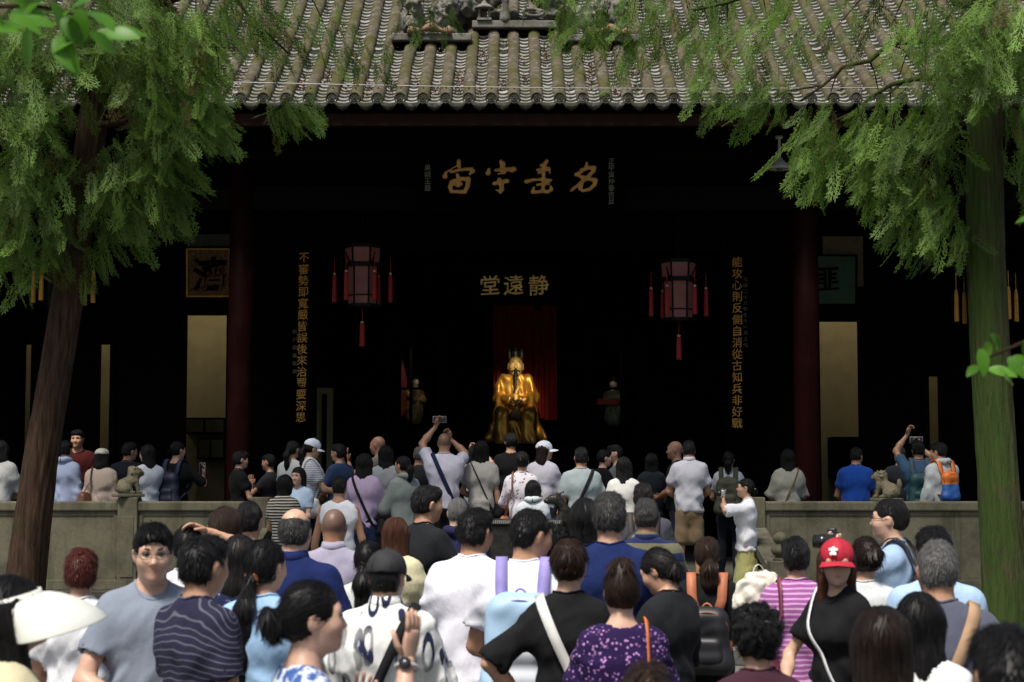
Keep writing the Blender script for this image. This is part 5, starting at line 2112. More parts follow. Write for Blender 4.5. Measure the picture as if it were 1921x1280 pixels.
lantern(680, 462, 574, 23.2, 'pink hexagonal palace lantern with red tassels hanging left of the gold statue', M_TASSEL, M_PINK, 'hexagonal palace lanterns')
lantern(1272, 490, 600, 23.2, 'pink hexagonal palace lantern with red tassels hanging right of the gold statue', M_TASSEL, M_PINK, 'hexagonal palace lanterns')
M_SILK_SHADE = simple('lantern_shade_silk', (.010, .006, .005), .7)  # near-black panels: the shade under the eave is put into the colour
lantern(120, 455, 575, 23.2, 'palace lantern coloured dark as in shade, with yellow tassels behind the leaning tree trunk', M_TASSEL_Y, M_SILK_SHADE, 'hexagonal palace lanterns')
lantern(1848, 490, 610, 23.2, 'palace lantern coloured dark as in shade, with yellow tassels behind the mossy tree trunk', M_TASSEL_Y, M_SILK_SHADE, 'hexagonal palace lanterns')
# enamel lamp and dome camera under the eave
p = at(1462, 318, 21.6)
o = empty('pendant_lamp', p)
tag(o, 'white enamel cone lamp on a stem under the eave', 'lamp')
MB().lathe([(.012, .44), (.05, .43), (.05, .40), (.018, .39), (.018, .16), (.03, .15), (.05, .12), (.125, .04), (.14, 0), (.132, 0), (.118, .035), (.045, .11)], (0, 0, 0), 22).build('lamp_shade', simple('white_enamel', (.34, .34, .32), .4), o, True)
MB().lathe([(.03, .06), (.045, .02), (.035, -.02), (0, -.03)], (0, 0, 0), 12).build('bulb', simple('dull_bulb', (.08, .08, .075), .3), o, True)
p = at(428, 287, 21.4)
o = empty('dome_camera', p)
tag(o, 'small grey dome security camera under the eave by the foliage', 'security camera')
MB().lathe([(.0, .06), (.05, .06), (.055, .0), (.045, -.02), (.035, -.045), (.02, -.058), (0, -.062)], (0, 0, 0), 18).build('housing', simple('cam_grey', (.06, .06, .058), .4), o, True)
MB().lathe([(.018, 0), (.02, .004), (0, .006)], (0, -.05, -.03), 12).build('lens', simple('cam_glass', (.25, .25, .24), .2), o, True)

# ------------------------------------------------------------------ the shrine: gold statue, red hanging, attendants
M_STATUE = simple('gold_leaf', (.62, .33, .06), .42, .6, .4, 5, .12, 18)
M_FACE = simple('gold_face', (.78, .55, .22), .5, .25, .1, 7)
M_BEARD = simple('black_beard', (.006, .005, .004), .5)
YS = 29.6
base = at(967, 830, YS)
S_ = YS / FPX * 1.0
so = empty('gold_statue', (base.x, YS, base.z))
tag(so, 'gilded seated statue of a bearded sage with ribbed crown in the shrine', 'statue')
zz = lambda py: at(967, py, YS).z - base.z
xx = lambda px: at(px, 750, YS).x - base.x
F_ = (0, 1, 0)
robe = [cone((0, .02, zz(718)), (0, .05, zz(770)), .19, .24, n=F_, q=.7, k=.06), cone((-.17, .02, zz(712)), (.17, .02, zz(712)), .085, k=.08),
        cone((0, .02, zz(770)), (0, 0, zz(815)), .28, .34, n=F_, q=.75, k=.08)]
for s in (-1, 1):
    robe += [cone((s * .23, .02, zz(712)), (s * .31, -.02, zz(748)), .085, .10, k=.05), cone((s * .31, -.02, zz(748)), (s * .12, -.30, zz(752)), .095, .085, k=.05),
             cone((s * .25, -.18, zz(752)), (s * .30, -.16, zz(782)), .07, .10, n=F_, q=.6, k=.05),
             cone((s * .14, -.02, zz(778)), (s * .24, -.42, zz(778)), .13, .12, k=.06), cone((s * .24, -.42, zz(778)), (s * .23, -.40, zz(828)), .12, .14, k=.06),
             cone((s * .30, -.12, zz(785)), (s * .46, -.08, zz(822)), .07, .09, k=.07)]
V, Q = sdf_mesh(robe, .0155, smooth=1)
N = vnormals(V, Q)
fold = np.sin(V[:, 0] * 42 + 3 * np.sin(V[:, 2] * 5) + V[:, 1] * 14) * .010 + waves(V, 4, 13, dirs=(1, .3, .25), n=4, warp=1.2) * .010
V = V + N * fold[:, None]
mesh_obj('robe', V, Q, M_STATUE, so)
V, Q = sdf_mesh([cone((-.11, -.02, zz(708)), (0, -.15, zz(742)), .026, .02, n=F_, q=.8, k=.01), cone((.11, -.02, zz(708)), (.0, -.15, zz(742)), .026, .02, n=F_, q=.8, k=.01), cone((.0, -.20, zz(744)), (.03, -.3, zz(770)), .05, .02, k=.01)], .012, smooth=1)
mesh_obj('collar', V, Q, M_FACE, so)
# hands, feather fan
hm_ = MB()
for s in (-1, 1):
    hand_mesh(hm_, np.array((s * .10, -.34, zz(750))), (-s * .7, -.3, -.5), (0, .6, -.8), s, .5, 1.15)
hm_.build('hands', simple('bronze_dark', (.05, .03, .012), .5, .5), so, True)
V, Q = sdf_mesh([cone((.02, -.36, zz(752)), (.02, -.38, zz(775)), .018, .02, k=.01), cone((.0, -.38, zz(770)), (-.05, -.39, zz(782)), .05, .07, n=F_, q=.25, k=.02), cone((.02, -.38, zz(770)), (.05, -.39, zz(784)), .05, .06, n=F_, q=.25, k=.02)], .012, smooth=1)
mesh_obj('feather_fan', V, Q, simple('bronze_dark', (.05, .03, .012), .5, .5), so)
# head
hc = np.array((0, -.06, zz(688)))
head_p = [ell(hc + np.array((0, 0, .03)), (.098, .115, .12), k=.04), ell(hc + np.array((0, -.03, -.05)), (.082, .08, .10), k=.05), cone(hc + np.array((0, .03, -.06)), hc + np.array((0, .05, -.2)), .07, .075, k=.03),
          cone(hc + np.array((0, -.112, .035)), hc + np.array((0, -.135, -.02)), .009, .018, k=.015)]
for s in (-1, 1):
    head_p += [ell(hc + np.array((s * .042, -.125, .038)), (.028, .02, .010), k=.014, op=-1), ell(hc + np.array((s * .042, -.10, .036)), (.024, .016, .009), k=.006), ell(hc + np.array((s * .102, .0, -.005)), (.016, .028, .055), k=.015), ell(hc + np.array((s * .045, -.075, -.01)), (.04, .035, .035), k=.04)]
V, Q = sdf_mesh(head_p, .009, smooth=1)
V = hc + (V - hc) * 1.22
mesh_obj('head', V, Q, M_FACE, so)
be = [cone(hc + np.array((0, -.10, -.082)), hc + np.array((0, -.12, -.13)), .026, .03, k=.02), cone(hc + np.array((0, -.12, -.13)), hc + np.array((0, -.19, -.34)), .028, .012, n=F_, q=.6, k=.02)]
for s in (-1, 1):
    be += [cone(hc + np.array((s * .008, -.122, -.048)), hc + np.array((s * .045, -.105, -.072)), .010, .008, k=.01), cone(hc + np.array((s * .05, -.085, -.075)), hc + np.array((s * .082, -.02, -.03)), .016, .010, k=.015),
           cone(hc + np.array((s * .085, -.01, .05)), hc + np.array((s * .095, .0, -.11)), .013, .008, k=.015), cone(hc + np.array((s * .018, -.128, .058)), hc + np.array((s * .066, -.108, .066)), .006, .005, k=.004),
           cone(hc + np.array((s * .024, -.122, .036)), hc + np.array((s * .060, -.106, .036)), .005, .004, k=.003)]
V, Q = sdf_mesh(be, .009, smooth=1)
V = hc + (V - hc) * 1.22
mesh_obj('beard', V, Q, M_BEARD, so)
M_CROWN = simple('crown_silver', (.62, .58, .45), .3, .6)
zc_ = zz(676)
cr0 = len(so.children)
MB().lathe([(.108, 0), (.110, .045), (.100, .05)], (0, -.01, zc_), 24).build('crown_band', M_STATUE, so, True)
for i in range(12):
    a = 2 * math.pi * i / 12
    x, y = .094 * math.cos(a), -.01 + .094 * math.sin(a)
    hgt = .17 + .03 * math.sin(-a if False else a + math.pi)
    MB().tube([(x, y, zc_ + .04), (x * 1.05, y * 1.05, zc_ + .12), (x * 1.02, y * 1.02, zc_ + hgt), (x * .96, y * .96, zc_ + hgt + .012)], [.021, .024, .02, .008], 8).build('crown_rib', M_CROWN if i % 2 else simple('crown_blue', (.03, .04, .075), .35, .2), so, True)
MB().lathe([(.086, .04), (.094, .12), (.088, .165), (0, .19)], (0, -.01, zc_), 20).build('crown_cap', M_STATUE, so, True)
for s in (-1, 1):
    V, Q = sdf_mesh([cone((s * .2, -.44, .03), (s * .22, -.56, .02), .05, .04, n=(0, 0, 1), q=.7, k=.03)], .012, smooth=1)
    mesh_obj('shoe', V, Q, M_FACE, so)
for ch in so.children:
    if ch.name.startswith('crown'):
        ch.scale = (1.22, 1.22, 1.0)
# throne, pedestal
ped = empty('shrine_pedestal', (base.x, YS, PLAT))
tag(ped, 'dark wooden shrine pedestal and throne under the gold statue', 'pedestal')
bz = base.z - PLAT
MB().box((-1.0, -.75, 0), (1.0, .75, bz - .03), 0, .02).build('pedestal_block', M_DARKWOOD, ped)
MB().box((-.5, .12, bz - .03), (.5, .5, bz + .42), 0, .02).build('throne_seat', M_DARKWOOD, ped)
# red hanging behind
M_RED = simple('red_satin', (.20, .004, .005), .65, 0, .25, 3)
cu = empty('red_curtain', (base.x, YS + .7, PLAT))
tag(cu, 'deep red curtain hanging behind the gold statue', 'curtain')
x0, x1 = at(925, 700, YS + .7).x - base.x, at(1044, 700, YS + .7).x - base.x
zt, zb_ = at(967, 560, YS + .7).z - PLAT, at(967, 788, YS + .7).z - PLAT
V, F = [], []
n = 120
for i in range(n + 1):
    x = x0 + (x1 - x0) * i / n
    dy = .035 * math.sin(i * .62) + .02 * math.sin(i * .27 + 1)
    V += [(x, dy, zb_), (x, dy * .6, zt)]
F = [(2 * i, 2 * i + 2, 2 * i + 3, 2 * i + 1) for i in range(n)]
MB().add(V, F).build('curtain_cloth', M_RED, cu, True)
MB().tube([(x0 - .2, 0, zt), (x1 + .2, 0, zt)], .025, 8).build('curtain_rod', M_DARKWOOD, cu)


def attendant(px, py, Y, s, label, robe_c, flag_side, yaw):
    """small painted attendant figure in a glazed case"""
    b = at(px, py, Y)
    o = empty('attendant_statue', b, yaw)
    tag(o, label, 'statue')
    V, Q = sdf_mesh([cone((0, .02, 0), (0, 0, .40 * s), .20 * s, .15 * s, n=(0, 1, 0), q=.75, k=.06), cone((-.12 * s, 0, .42 * s), (.12 * s, 0, .42 * s), .07 * s, k=.06), cone((.15 * s, 0, .40 * s), (.10 * s, -.18 * s, .26 * s), .06 * s, .05 * s, k=.04), cone((-.15 * s, 0, .40 * s), (-.10 * s, -.18 * s, .26 * s), .06 * s, .05 * s, k=.04)], .014, smooth=1)
    V = V + vnormals(V, Q) * (waves(V, 5, 28, dirs=(1, .2, .3), n=4) * .010)[:, None]
    mesh_obj('robe', V, Q, robe_c, o)
    c = np.array((0, -.02, .62 * s))
    V, Q = sdf_mesh([ell(c, (.075 * s, .085 * s, .10 * s), k=.02), cone(c - np.array((0, 0, .07 * s)), c - np.array((0, 0, .16 * s)), .045 * s, .06 * s, k=.03), cone(c + np.array((0, -.082 * s, .01)), c + np.array((0, -.095 * s, -.02 * s)), .008 * s, .014 * s, k=.01)] + [ell(c + np.array((q * .032 * s, -.088 * s, .02 * s)), (.02 * s, .012 * s, .008 * s), k=.01, op=-1) for q in (-1, 1)], .009, smooth=1)
    mesh_obj('head', V, Q, simple('painted_face', (.55, .44, .34), .5), o)
    V, Q = sdf_mesh([ell(c + np.array((0, .02 * s, .05 * s)), (.084 * s, .09 * s, .08 * s), k=.02, cut=[(c + np.array((0, 0, .035 * s)), np.array((0, -.3, -.95)))]), ell(c + np.array((0, .02 * s, .13 * s)), (.04 * s, .04 * s, .04 * s), k=.02)], .010, smooth=1)
    mesh_obj('headdress', V, Q, simple('attendant_hair', (.01, .009, .008), .5), o)
    return o


attendant(777, 778, 28.6, .86, 'small pale-faced attendant statue beside the red banner', simple('olive_gilt_robe', (.20, .13, .05), .5, .2, .5, 25), 1, R(35))
attendant(1151, 782, 28.6, .86, 'small attendant statue over a red cloth, half hidden in the dark', simple('green_robe', (.08, .09, .05), .55, 0, .5, 25), -1, R(-20))
bn = empty('red_banner', at(757, 780, 28.9))
tag(bn, 'narrow red banner hanging beside the pale-faced attendant statue', 'banner')
V = [(-.05, 0, .0), (.05, 0, 0), (.055, .0, .55), (.03, 0, .72), (-.035, 0, 1.0), (-.05, 0, .7)]
V += [(x, y + .02, z) for x, y, z in V]
MB().add(V, [(5, 4, 3, 2, 1, 0), (6, 7, 8, 9, 10, 11)] + [(i, (i + 1) % 6, (i + 1) % 6 + 6, i + 6) for i in range(6)]).build('banner_cloth', M_RED, bn)
MB().tube([(-.05, .01, -.2), (-.05, .01, 1.05)], .012, 6).build('banner_pole', M_DARKWOOD, bn)
rc = empty('altar_cloth', at(1140, 748, 28.4))
tag(rc, 'red cloth draped before the half hidden attendant statue', 'cloth')
MB().box((-.18, -.05, -.04), (.18, .25, .0), 0, .012).box((-.18, -.055, -.10), (.18, -.045, -.002)).build('cloth_sheet', M_RED, rc)
for px in (775, 1152):
    c = at(px, 720, 28.2)
    o = empty('glass_case', (c.x, 28.2, PLAT))
    tag(o, 'dark timber display case frame in front of the attendant statue beside the %s' % ('red banner' if px < 900 else 'red altar cloth'), 'display case', 'timber case frames before the attendants')
    for dx in (-.42, -.04 if px < 900 else .12, .42):
        MB().box((dx - .025, -.03, 0), (dx + .025, .03, 3.6), 0, .005).build('case_post', M_DARKWOOD, o)
    zr_ = at(px, 729, 28.2).z - PLAT
    for z in (zr_, 3.6, .8):
        MB().box((-.44, -.032, z - .02), (.44, .032, z + .02), 0, .005).build('case_rail', M_DARKWOOD, o)

# lamps the place has: spot on the statue and over the attendants; side-room lamps are added fill


def spot(name, label, loc, target, energy, size, col, blend=.6, rad=.05):
    o = empty(name, loc)
    tag(o, label, 'lamp')
    d = (Vector(target) - Vector(loc)).normalized()
    qr = d.to_track_quat('-Z', 'Y').to_euler()
    h_ = MB().lathe([(.02, .10), (.05, .09), (.06, .0), (.055, -.0), (.045, .06), (0, .07)], (0, 0, 0), 16).build('lamp_housing', M_DARKWOOD, o, True)
    h_.rotation_euler = qr
    L_ = bpy.data.lights.new(name, 'SPOT')
    L_.energy, L_.spot_size, L_.spot_blend, L_.color, L_.shadow_soft_size = energy, size, blend, col, rad
    lo = bpy.data.objects.new('lamp_light', L_)
    COL.objects.link(lo)
    lo.parent = o
    lo.rotation_euler = qr
    lo.location = tuple(d * .03)
    return o


hx = base.x
spot('shrine_spotlight', 'small spotlight under the shrine beam lighting the gold statue', (hx + .35, YS - 2.6, base.z + 2.1), (hx, YS - .1, base.z + .95), 190, R(25), (1, .80, .50), 1.0)
spot('shrine_spotlight', 'small spotlight beside the shrine lighting the red curtain', (hx + 1.3, YS - 1.2, base.z + .4), (hx + .5, YS + .7, base.z + .45), 6, R(60), (1, .75, .5))
spot('case_lamp', 'small lamp above the attendant statue beside the red banner', (at(768, 640, 28.2).x, 27.6, at(768, 640, 28.2).z), tuple(at(768, 735, 28.8)), 7, R(50), (1, .85, .6))
spot('case_lamp', 'small lamp above the attendant statue beside the red altar cloth', (at(1150, 640, 28.2).x, 27.6, at(1150, 640, 28.2).z), tuple(at(1150, 735, 28.7)), 2.5, R(50), (1, .85, .6))
for px, lab, en in ((385, 'unseen lamp added to brighten the side room behind the left doorway', 17), (1572, 'unseen lamp added to brighten the side room behind the right doorway', 14), (120, 'unseen lamp added to brighten the far side room behind the leaning tree', 10), (1750, 'unseen lamp added to brighten the far side room beyond the blue backpack', 8)):
    c = at(px, 560, 27.2)
    o = empty('room_fill_lamp', (c.x, 27.0, 5.0))  # lamp out of view, added to brighten the room walls
    tag(o, lab, 'lamp')
    MB().lathe([(.02, .12), (.03, .10), (.14, .03), (.15, 0), (.14, 0)], (0, 0, 0), 18).build('lamp_shade', M_LFRAME, o, True)
    MB().tube([(0, 0, .1), (0, 0, 1.9)], .008, 6).build('lamp_cord', M_LFRAME, o)
    L_ = bpy.data.lights.new('room_fill_lamp', 'POINT')
    L_.energy, L_.color, L_.shadow_soft_size = en, (1, .85, .60), .08
    lo = bpy.data.objects.new('lamp_light', L_)
    COL.objects.link(lo)
    lo.parent = o
    lo.location = (0, 0, -.08)

# ------------------------------------------------------------------ bronze incense burner before the steps
M_BRONZE = simple('old_bronze', (.035, .032, .028), .38, .6, .4, 20, .3, 60)
c = at(985, 972, 16.4)
o = empty('incense_burner', (c.x, 16.4, 0))
tag(o, 'dark bronze rectangular incense burner with a scaly beast handle amid the crowd', 'incense burner')
zt = c.z
w2 = (at(1052, 972, 16.4).x - at(922, 972, 16.4).x) / 2
MB().box((-w2, -.22, zt - .45), (w2, .22, zt - .06), 0, .02).build('trough', M_BRONZE, o)
MB().box((-w2 - .02, -.24, zt - .062), (w2 + .02, .24, zt - .012), 0, .008).build('trough_rim', M_BRONZE, o)
fr = MB()
for i in range(34):
    x = -w2 + .01 + i * (2 * w2 - .02) / 33
    fr.box((x - .006, -.252, zt - .045), (x + .006, -.240, zt - .018))
fr.build('key_pattern_border', simple('worn_bronze', (.30, .29, .26), .4, .5), o)
for sx in (-1, 1):
    for sy in (-1, 1):
        MB().tube([(sx * (w2 - .08), sy * .16, zt - .46), (sx * (w2 - .03), sy * .19, zt - .8), (sx * (w2 - .06), sy * .17, .0)], [.06, .045, .055], 10).build('leg', M_BRONZE, o, True)
hx0 = at(1052, 955, 16.3).x - c.x
beast = [cone((hx0 - .06, 0, zt - .1), (hx0 + .04, -.02, zt + .06), .06, .05, k=.03), cone((hx0 + .04, -.02, zt + .06), (hx0 - .02, -.04, zt + .16), .05, .045, k=.03), ell((hx0 - .07, -.05, zt + .18), (.065, .045, .045), k=.03), ell((hx0 - .13, -.05, zt + .165), (.035, .03, .028), k=.02),
         cone((hx0 - .06, -.05, zt + .21), (hx0 + .03, -.03, zt + .25), .018, .008, k=.015), cone((hx0 + .03, -.02, zt + .0), (hx0 + .14, -.02, zt - .14), .05, .04, k=.03), cone((hx0 + .14, -.02, zt - .14), (hx0 + .12, -.02, zt - .34), .04, .02, k=.03)]
for i in range(9):
    t = i / 8
    beast.append(ell((hx0 - .02 + .09 * math.sin(t * 3), .03, zt + .22 - t * .36), (.02, .03, .022), k=.008))
V, Q = sdf_mesh(beast, .011, smooth=0)
V = V + vnormals(V, Q) * (waves(V, 9, 110, n=6) * .004)[:, None]
mesh_obj('beast_handle', V, Q, M_BRONZE, o)
# ------------------------------------------------------------------ trees
def bark_mat(name, c, c2, moss, amount):
    t = NT(name)
    v = t.coord()
    mp = t.n('Mapping')
    mp.inputs['Scale'].default_value = (20, 20, 1.8)
    t.l(v, mp.inputs[0])
    f = t.noise(mp.outputs[0], 1.6, 8, .7)
    col = t.ramp(f, [(.3, c2), (.5, c), (.72, tuple(x * 1.7 for x in c))])
    mm = t.ramp(t.noise(v, 2.4, 5, .65), [(.62 - .4 * amount, (0,) * 3), (.78 - .4 * amount, (1,) * 3)])
    geo = t.n('NewGeometry')
    sp = t.n('SeparateXYZ')
    t.l(geo.outputs['Normal'], sp.inputs[0])
    sx = t.ramp(sp.outputs['X'], [(.0, (1,) * 3), (.9, (.35,) * 3)])
    col = t.mix(t.math('MULTIPLY', t.math('MULTIPLY', mm, sx), min(1, amount * 1.2)), col, t.mix(f, tuple(x * .5 for x in moss), tuple(x * 1.3 for x in moss)))
    t.col(col)
    t.set(Roughness=.95)
    t.b.inputs['Specular IOR Level'].default_value = .1
    t.bump(f, 1.0, .07)
    return t.m


def leaf_mat(name, stops, trans=.35, rough=.55):
    t = NT(name)
    a = t.n('Attribute', attribute_name='tone')
    col = t.ramp(a.outputs['Fac'], stops)
    t.col(col)
    t.set(Roughness=rough)
    t.b.inputs['Specular IOR Level'].default_value = .25
    tr = t.n('BsdfTranslucent')
    t.l(t.mix(.5, col, (.16, .30, .03), 'MIX'), tr.inputs[0])
    mx = t.n('MixShader')
    mx.inputs[0].default_value = trans
    t.l(t.b.outputs[0], mx.inputs[1])
    t.l(tr.outputs[0], mx.inputs[2])
    t.l(mx.outputs[0], t.out.inputs[0])
    return t.m


def trunk_mesh(path, rads, seed, n=64, sub=12):
    P_, R_ = [], []
    for i in range(len(path) - 1):
        for j in range(sub):
            t = j / sub
            P_.append(np.array(path[i]) * (1 - t) + np.array(path[i + 1]) * t)
            R_.append(rads[i] * (1 - t) + rads[i + 1] * t)
    P_.append(np.array(path[-1]))
    R_.append(rads[-1])
    P_ = np.array(P_)
    for _ in range(6):
        P_[1:-1] = (P_[:-2] + 2 * P_[1:-1] + P_[2:]) / 4
    V, F = [], []
    for i, (p, r) in enumerate(zip(P_, R_)):
        for k in range(n):
            a = 2 * math.pi * k / n
            V.append((p[0] + r * math.cos(a), p[1] + r * math.sin(a), p[2]))
    V = np.array(V)
    ang = np.tile(np.arange(n) * 2 * math.pi / n, len(P_))
    zz_ = V[:, 2]
    rr = np.repeat(R_, n)
    rid_ = np.abs(np.sin(ang * 8 + 1.3 * np.sin(zz_ * 2.1 + ang * 2) + .7 * np.sin(zz_ * 5.3))) * .085 + np.abs(np.sin(ang * 13 - 1.7 * np.sin(zz_ * 3.3 + ang) + np.sin(zz_ * 9))) * .04 + np.sin(ang * 3 + zz_ * .7 + seed) * .05 + np.sin(ang * 2 - zz_ * 1.1) * .04
    ctr = np.repeat(P_, n, 0)
    V = ctr + (V - ctr) * (1 + rid_)[:, None]
    for i in range(len(P_) - 1):
        for k in range(n):
            a, b = i * n + k, i * n + (k + 1) % n
            F.append((a, b, b + n, a + n))
    F.append(tuple(range((len(P_) - 1) * n, len(P_) * n)))
    return V, F


def frond_template(seed):
    g_ = np.random.default_rng(seed)
    quads = []

    def spindle(a, d, ln, w_):
        d = np.array(d) / np.linalg.norm(d)
        s = np.array((d[2], 0, -d[0]))
        a = np.array(a)
        lift = np.array((0, g_.normal(0, .02), 0))
        w_ *= .8
        quads.append((a, a + d * ln * .45 + s * w_ + lift * .5, a + d * ln + lift, a + d * ln * .45 - s * w_ + lift * .5))
    for i in range(4):
        spindle((0, 0, -i * .25), (g_.normal(0, .05), 0, -1), .30, .014)
    for i in range(9):
        t = (i + .6) / 9.5
        for s in (-1, 1):
            ln = .44 * math.sin(math.pi * (.12 + .80 * t)) ** .8 * g_.uniform(.75, 1.15) * (1 - .25 * t)
            an = R(g_.uniform(32, 48))
            a = np.array((0, 0, -t - g_.uniform(0, .03)))
            d = np.array((s * math.sin(an), 0, -math.cos(an)))
            spindle(a, d, ln, .019)
            for j in range(2):
                u = (j + .75) / 2.3
                for q in (-1, 1):
                    an2 = an * s + q * R(g_.uniform(28, 45))
                    spindle(a + d * ln * u, (math.sin(an2), 0, -math.cos(an2)), .15 * (1 - .4 * u) * g_.uniform(.8, 1.3), .017)
    V = np.array(quads).reshape(-1, 3)
    V *= np.array((.74, 1, 1.25))
    V[:, 1] += .16 * V[:, 2] ** 2 + .06 * np.sin(V[:, 0] * 8)      # droop and cup
    return V


FRONDS = [frond_template(s) for s in range(6)]


def simple_frond(seed):
    g_ = np.random.default_rng(seed)
    q = []
    for i in range(9):
        for s in (-1, 1):
            a = np.array((0, 0, -i / 9.0))
            d = np.array((s * .6, g_.normal(0, .2), -.8))
            n_ = np.array((.8, 0, .6 * s)) * .05
            q += [a, a + d * .2 + n_, a + d * .45, a + d * .2 - n_]
    return np.array(q)


SIMPLE = [simple_frond(s) for s in range(4)]


def crown_mesh(clumps, trunk_xy, seed):
    """clumps: (px, py, half width px, half height px, depth Y, half depth m, number, size m)"""
    g_ = np.random.default_rng(seed)
    VS, TS = [], []
    for (px, py, hw, hh, Y, hd, num, size) in clumps:
        c = np.array(at(px, py, Y))
        s = Y / FPX
        tone0 = g_.normal(0, .08)
        for i in range(num):
            q = g_.normal(size=3)
            q /= np.linalg.norm(q)
            q *= g_.uniform(.15, 1) ** .5
            p = c + q * np.array((hw * s, hd, hh * s))
            out = np.array((p[0] - trunk_xy[0], p[1] - trunk_xy[1]))
            out = out / (np.linalg.norm(out) + 1e-6)
            yaw = math.atan2(out[1], out[0]) - math.pi / 2 + g_.normal(0, .7)
            Rm = rot(yaw, 0, 0) @ rot(0, g_.uniform(-.2, .75), 0) @ rot(0, 0, g_.normal(0, .35)) @ rot(g_.normal(0, 1.0), 0, 0)
            V = (FRONDS[int(g_.integers(0, 6))] if py > -200 else SIMPLE[int(g_.integers(0, 4))]) * size * g_.uniform(.7, 1.3)
            VS.append(V @ Rm.T + p)
            dead = g_.uniform() < .05
            tn = np.clip(.42 + tone0 + g_.normal(0, .13), .2, .98) if not dead else .04
            TS.append(np.full(len(V), tn))
    V = np.concatenate(VS)
    F = np.arange(len(V)).reshape(-1, 4)
    return V, F, np.concatenate(TS)


def fast_obj(name, V, F, mat, parent, tone):
    me = bpy.data.meshes.new(name)
    me.vertices.add(len(V))
    me.vertices.foreach_set('co', V.astype(np.float32).ravel())
    me.loops.add(F.size)
    me.loops.foreach_set('vertex_index', F.astype(np.int32).ravel())
    me.polygons.add(len(F))
    me.polygons.foreach_set('loop_start', np.arange(0, F.size, F.shape[1], dtype=np.int32))
    a = me.attributes.new('tone', 'FLOAT', 'POINT')
    a.data.foreach_set('value', tone.astype(np.float32))
    me.materials.append(mat)
    me.update(calc_edges=True)
    o = bpy.data.objects.new(name, me)
    COL.objects.link(o)
    o.parent = parent
    return o


M_CYP = leaf_mat('cypress_leaf', [(0, (.10, .055, .025)), (.18, (.04, .065, .016)), (.45, (.145, .24, .050)), (.75, (.22, .37, .075)), (1, (.31, .48, .10))], .52)
M_BARK_L = bark_mat('cypress_bark', (.072, .043, .028), (.016, .011, .008), (.06, .085, .02), .25)
M_BARK_R = bark_mat('mossy_bark', (.085, .06, .04), (.02, .015, .011), (.058, .105, .022), .72)


def cypress(name, label, path_px, Y, mat, clumps, limbs, seed):
    pts = [at(px, py, Y) for px, py, _ in path_px]
    rad = [w_ * .41 * Y / FPX for _, _, w_ in path_px]
    b = pts[0].copy()
    b.z = 0
    o = empty(name, (b.x, Y, 0))
    tag(o, label, 'tree', 'cypress trees in the courtyard')
    path = [(b.x, Y, -.05)] + [tuple(p) for p in pts]
    rads = [rad[0] * 1.12] + rad
    V, F = trunk_mesh(path, rads, seed)
    t = mesh_obj('trunk', V - np.array((b.x, Y, 0)), F, mat, o)
    for a, c, r0 in limbs:
        p0, p1 = np.array(at(a[0], a[1], a[2])), np.array(at(c[0], c[1], c[2]))
        g_ = np.random.default_rng(abs(int(a[0] + c[1])) + 1)
        ps = []
        for u in np.linspace(0, 1, 9):
            q = p0 * (1 - u) + p1 * u + np.array((0, 0, .18 * math.sin(math.pi * u))) + g_.normal(0, .025, 3) * (0 < u < 1)
            ps.append(tuple(q - np.array((b.x, Y, 0))))
        m = MB().tube(ps, [r0 * (1 - .85 * u) + .004 for u in np.linspace(0, 1, 9)], 8)
        for u in (3, 4, 5, 6, 7):
            e = np.array(ps[u]) + g_.normal(0, 1, 3) * np.array((.22, .22, .08)) - np.array((0, 0, .22))
            mid = (np.array(ps[u]) + e) / 2 + np.array((0, 0, .06))
            m.tube([ps[u], tuple(mid), tuple(e)], [.010, .007, .003], 5)
        m.build('limb', mat, o, True)
    V, F, T = crown_mesh(clumps, (b.x, Y), seed)
    fast_obj('crown', V - np.array((b.x, Y, 0)), F, M_CYP, o, T)
    return o


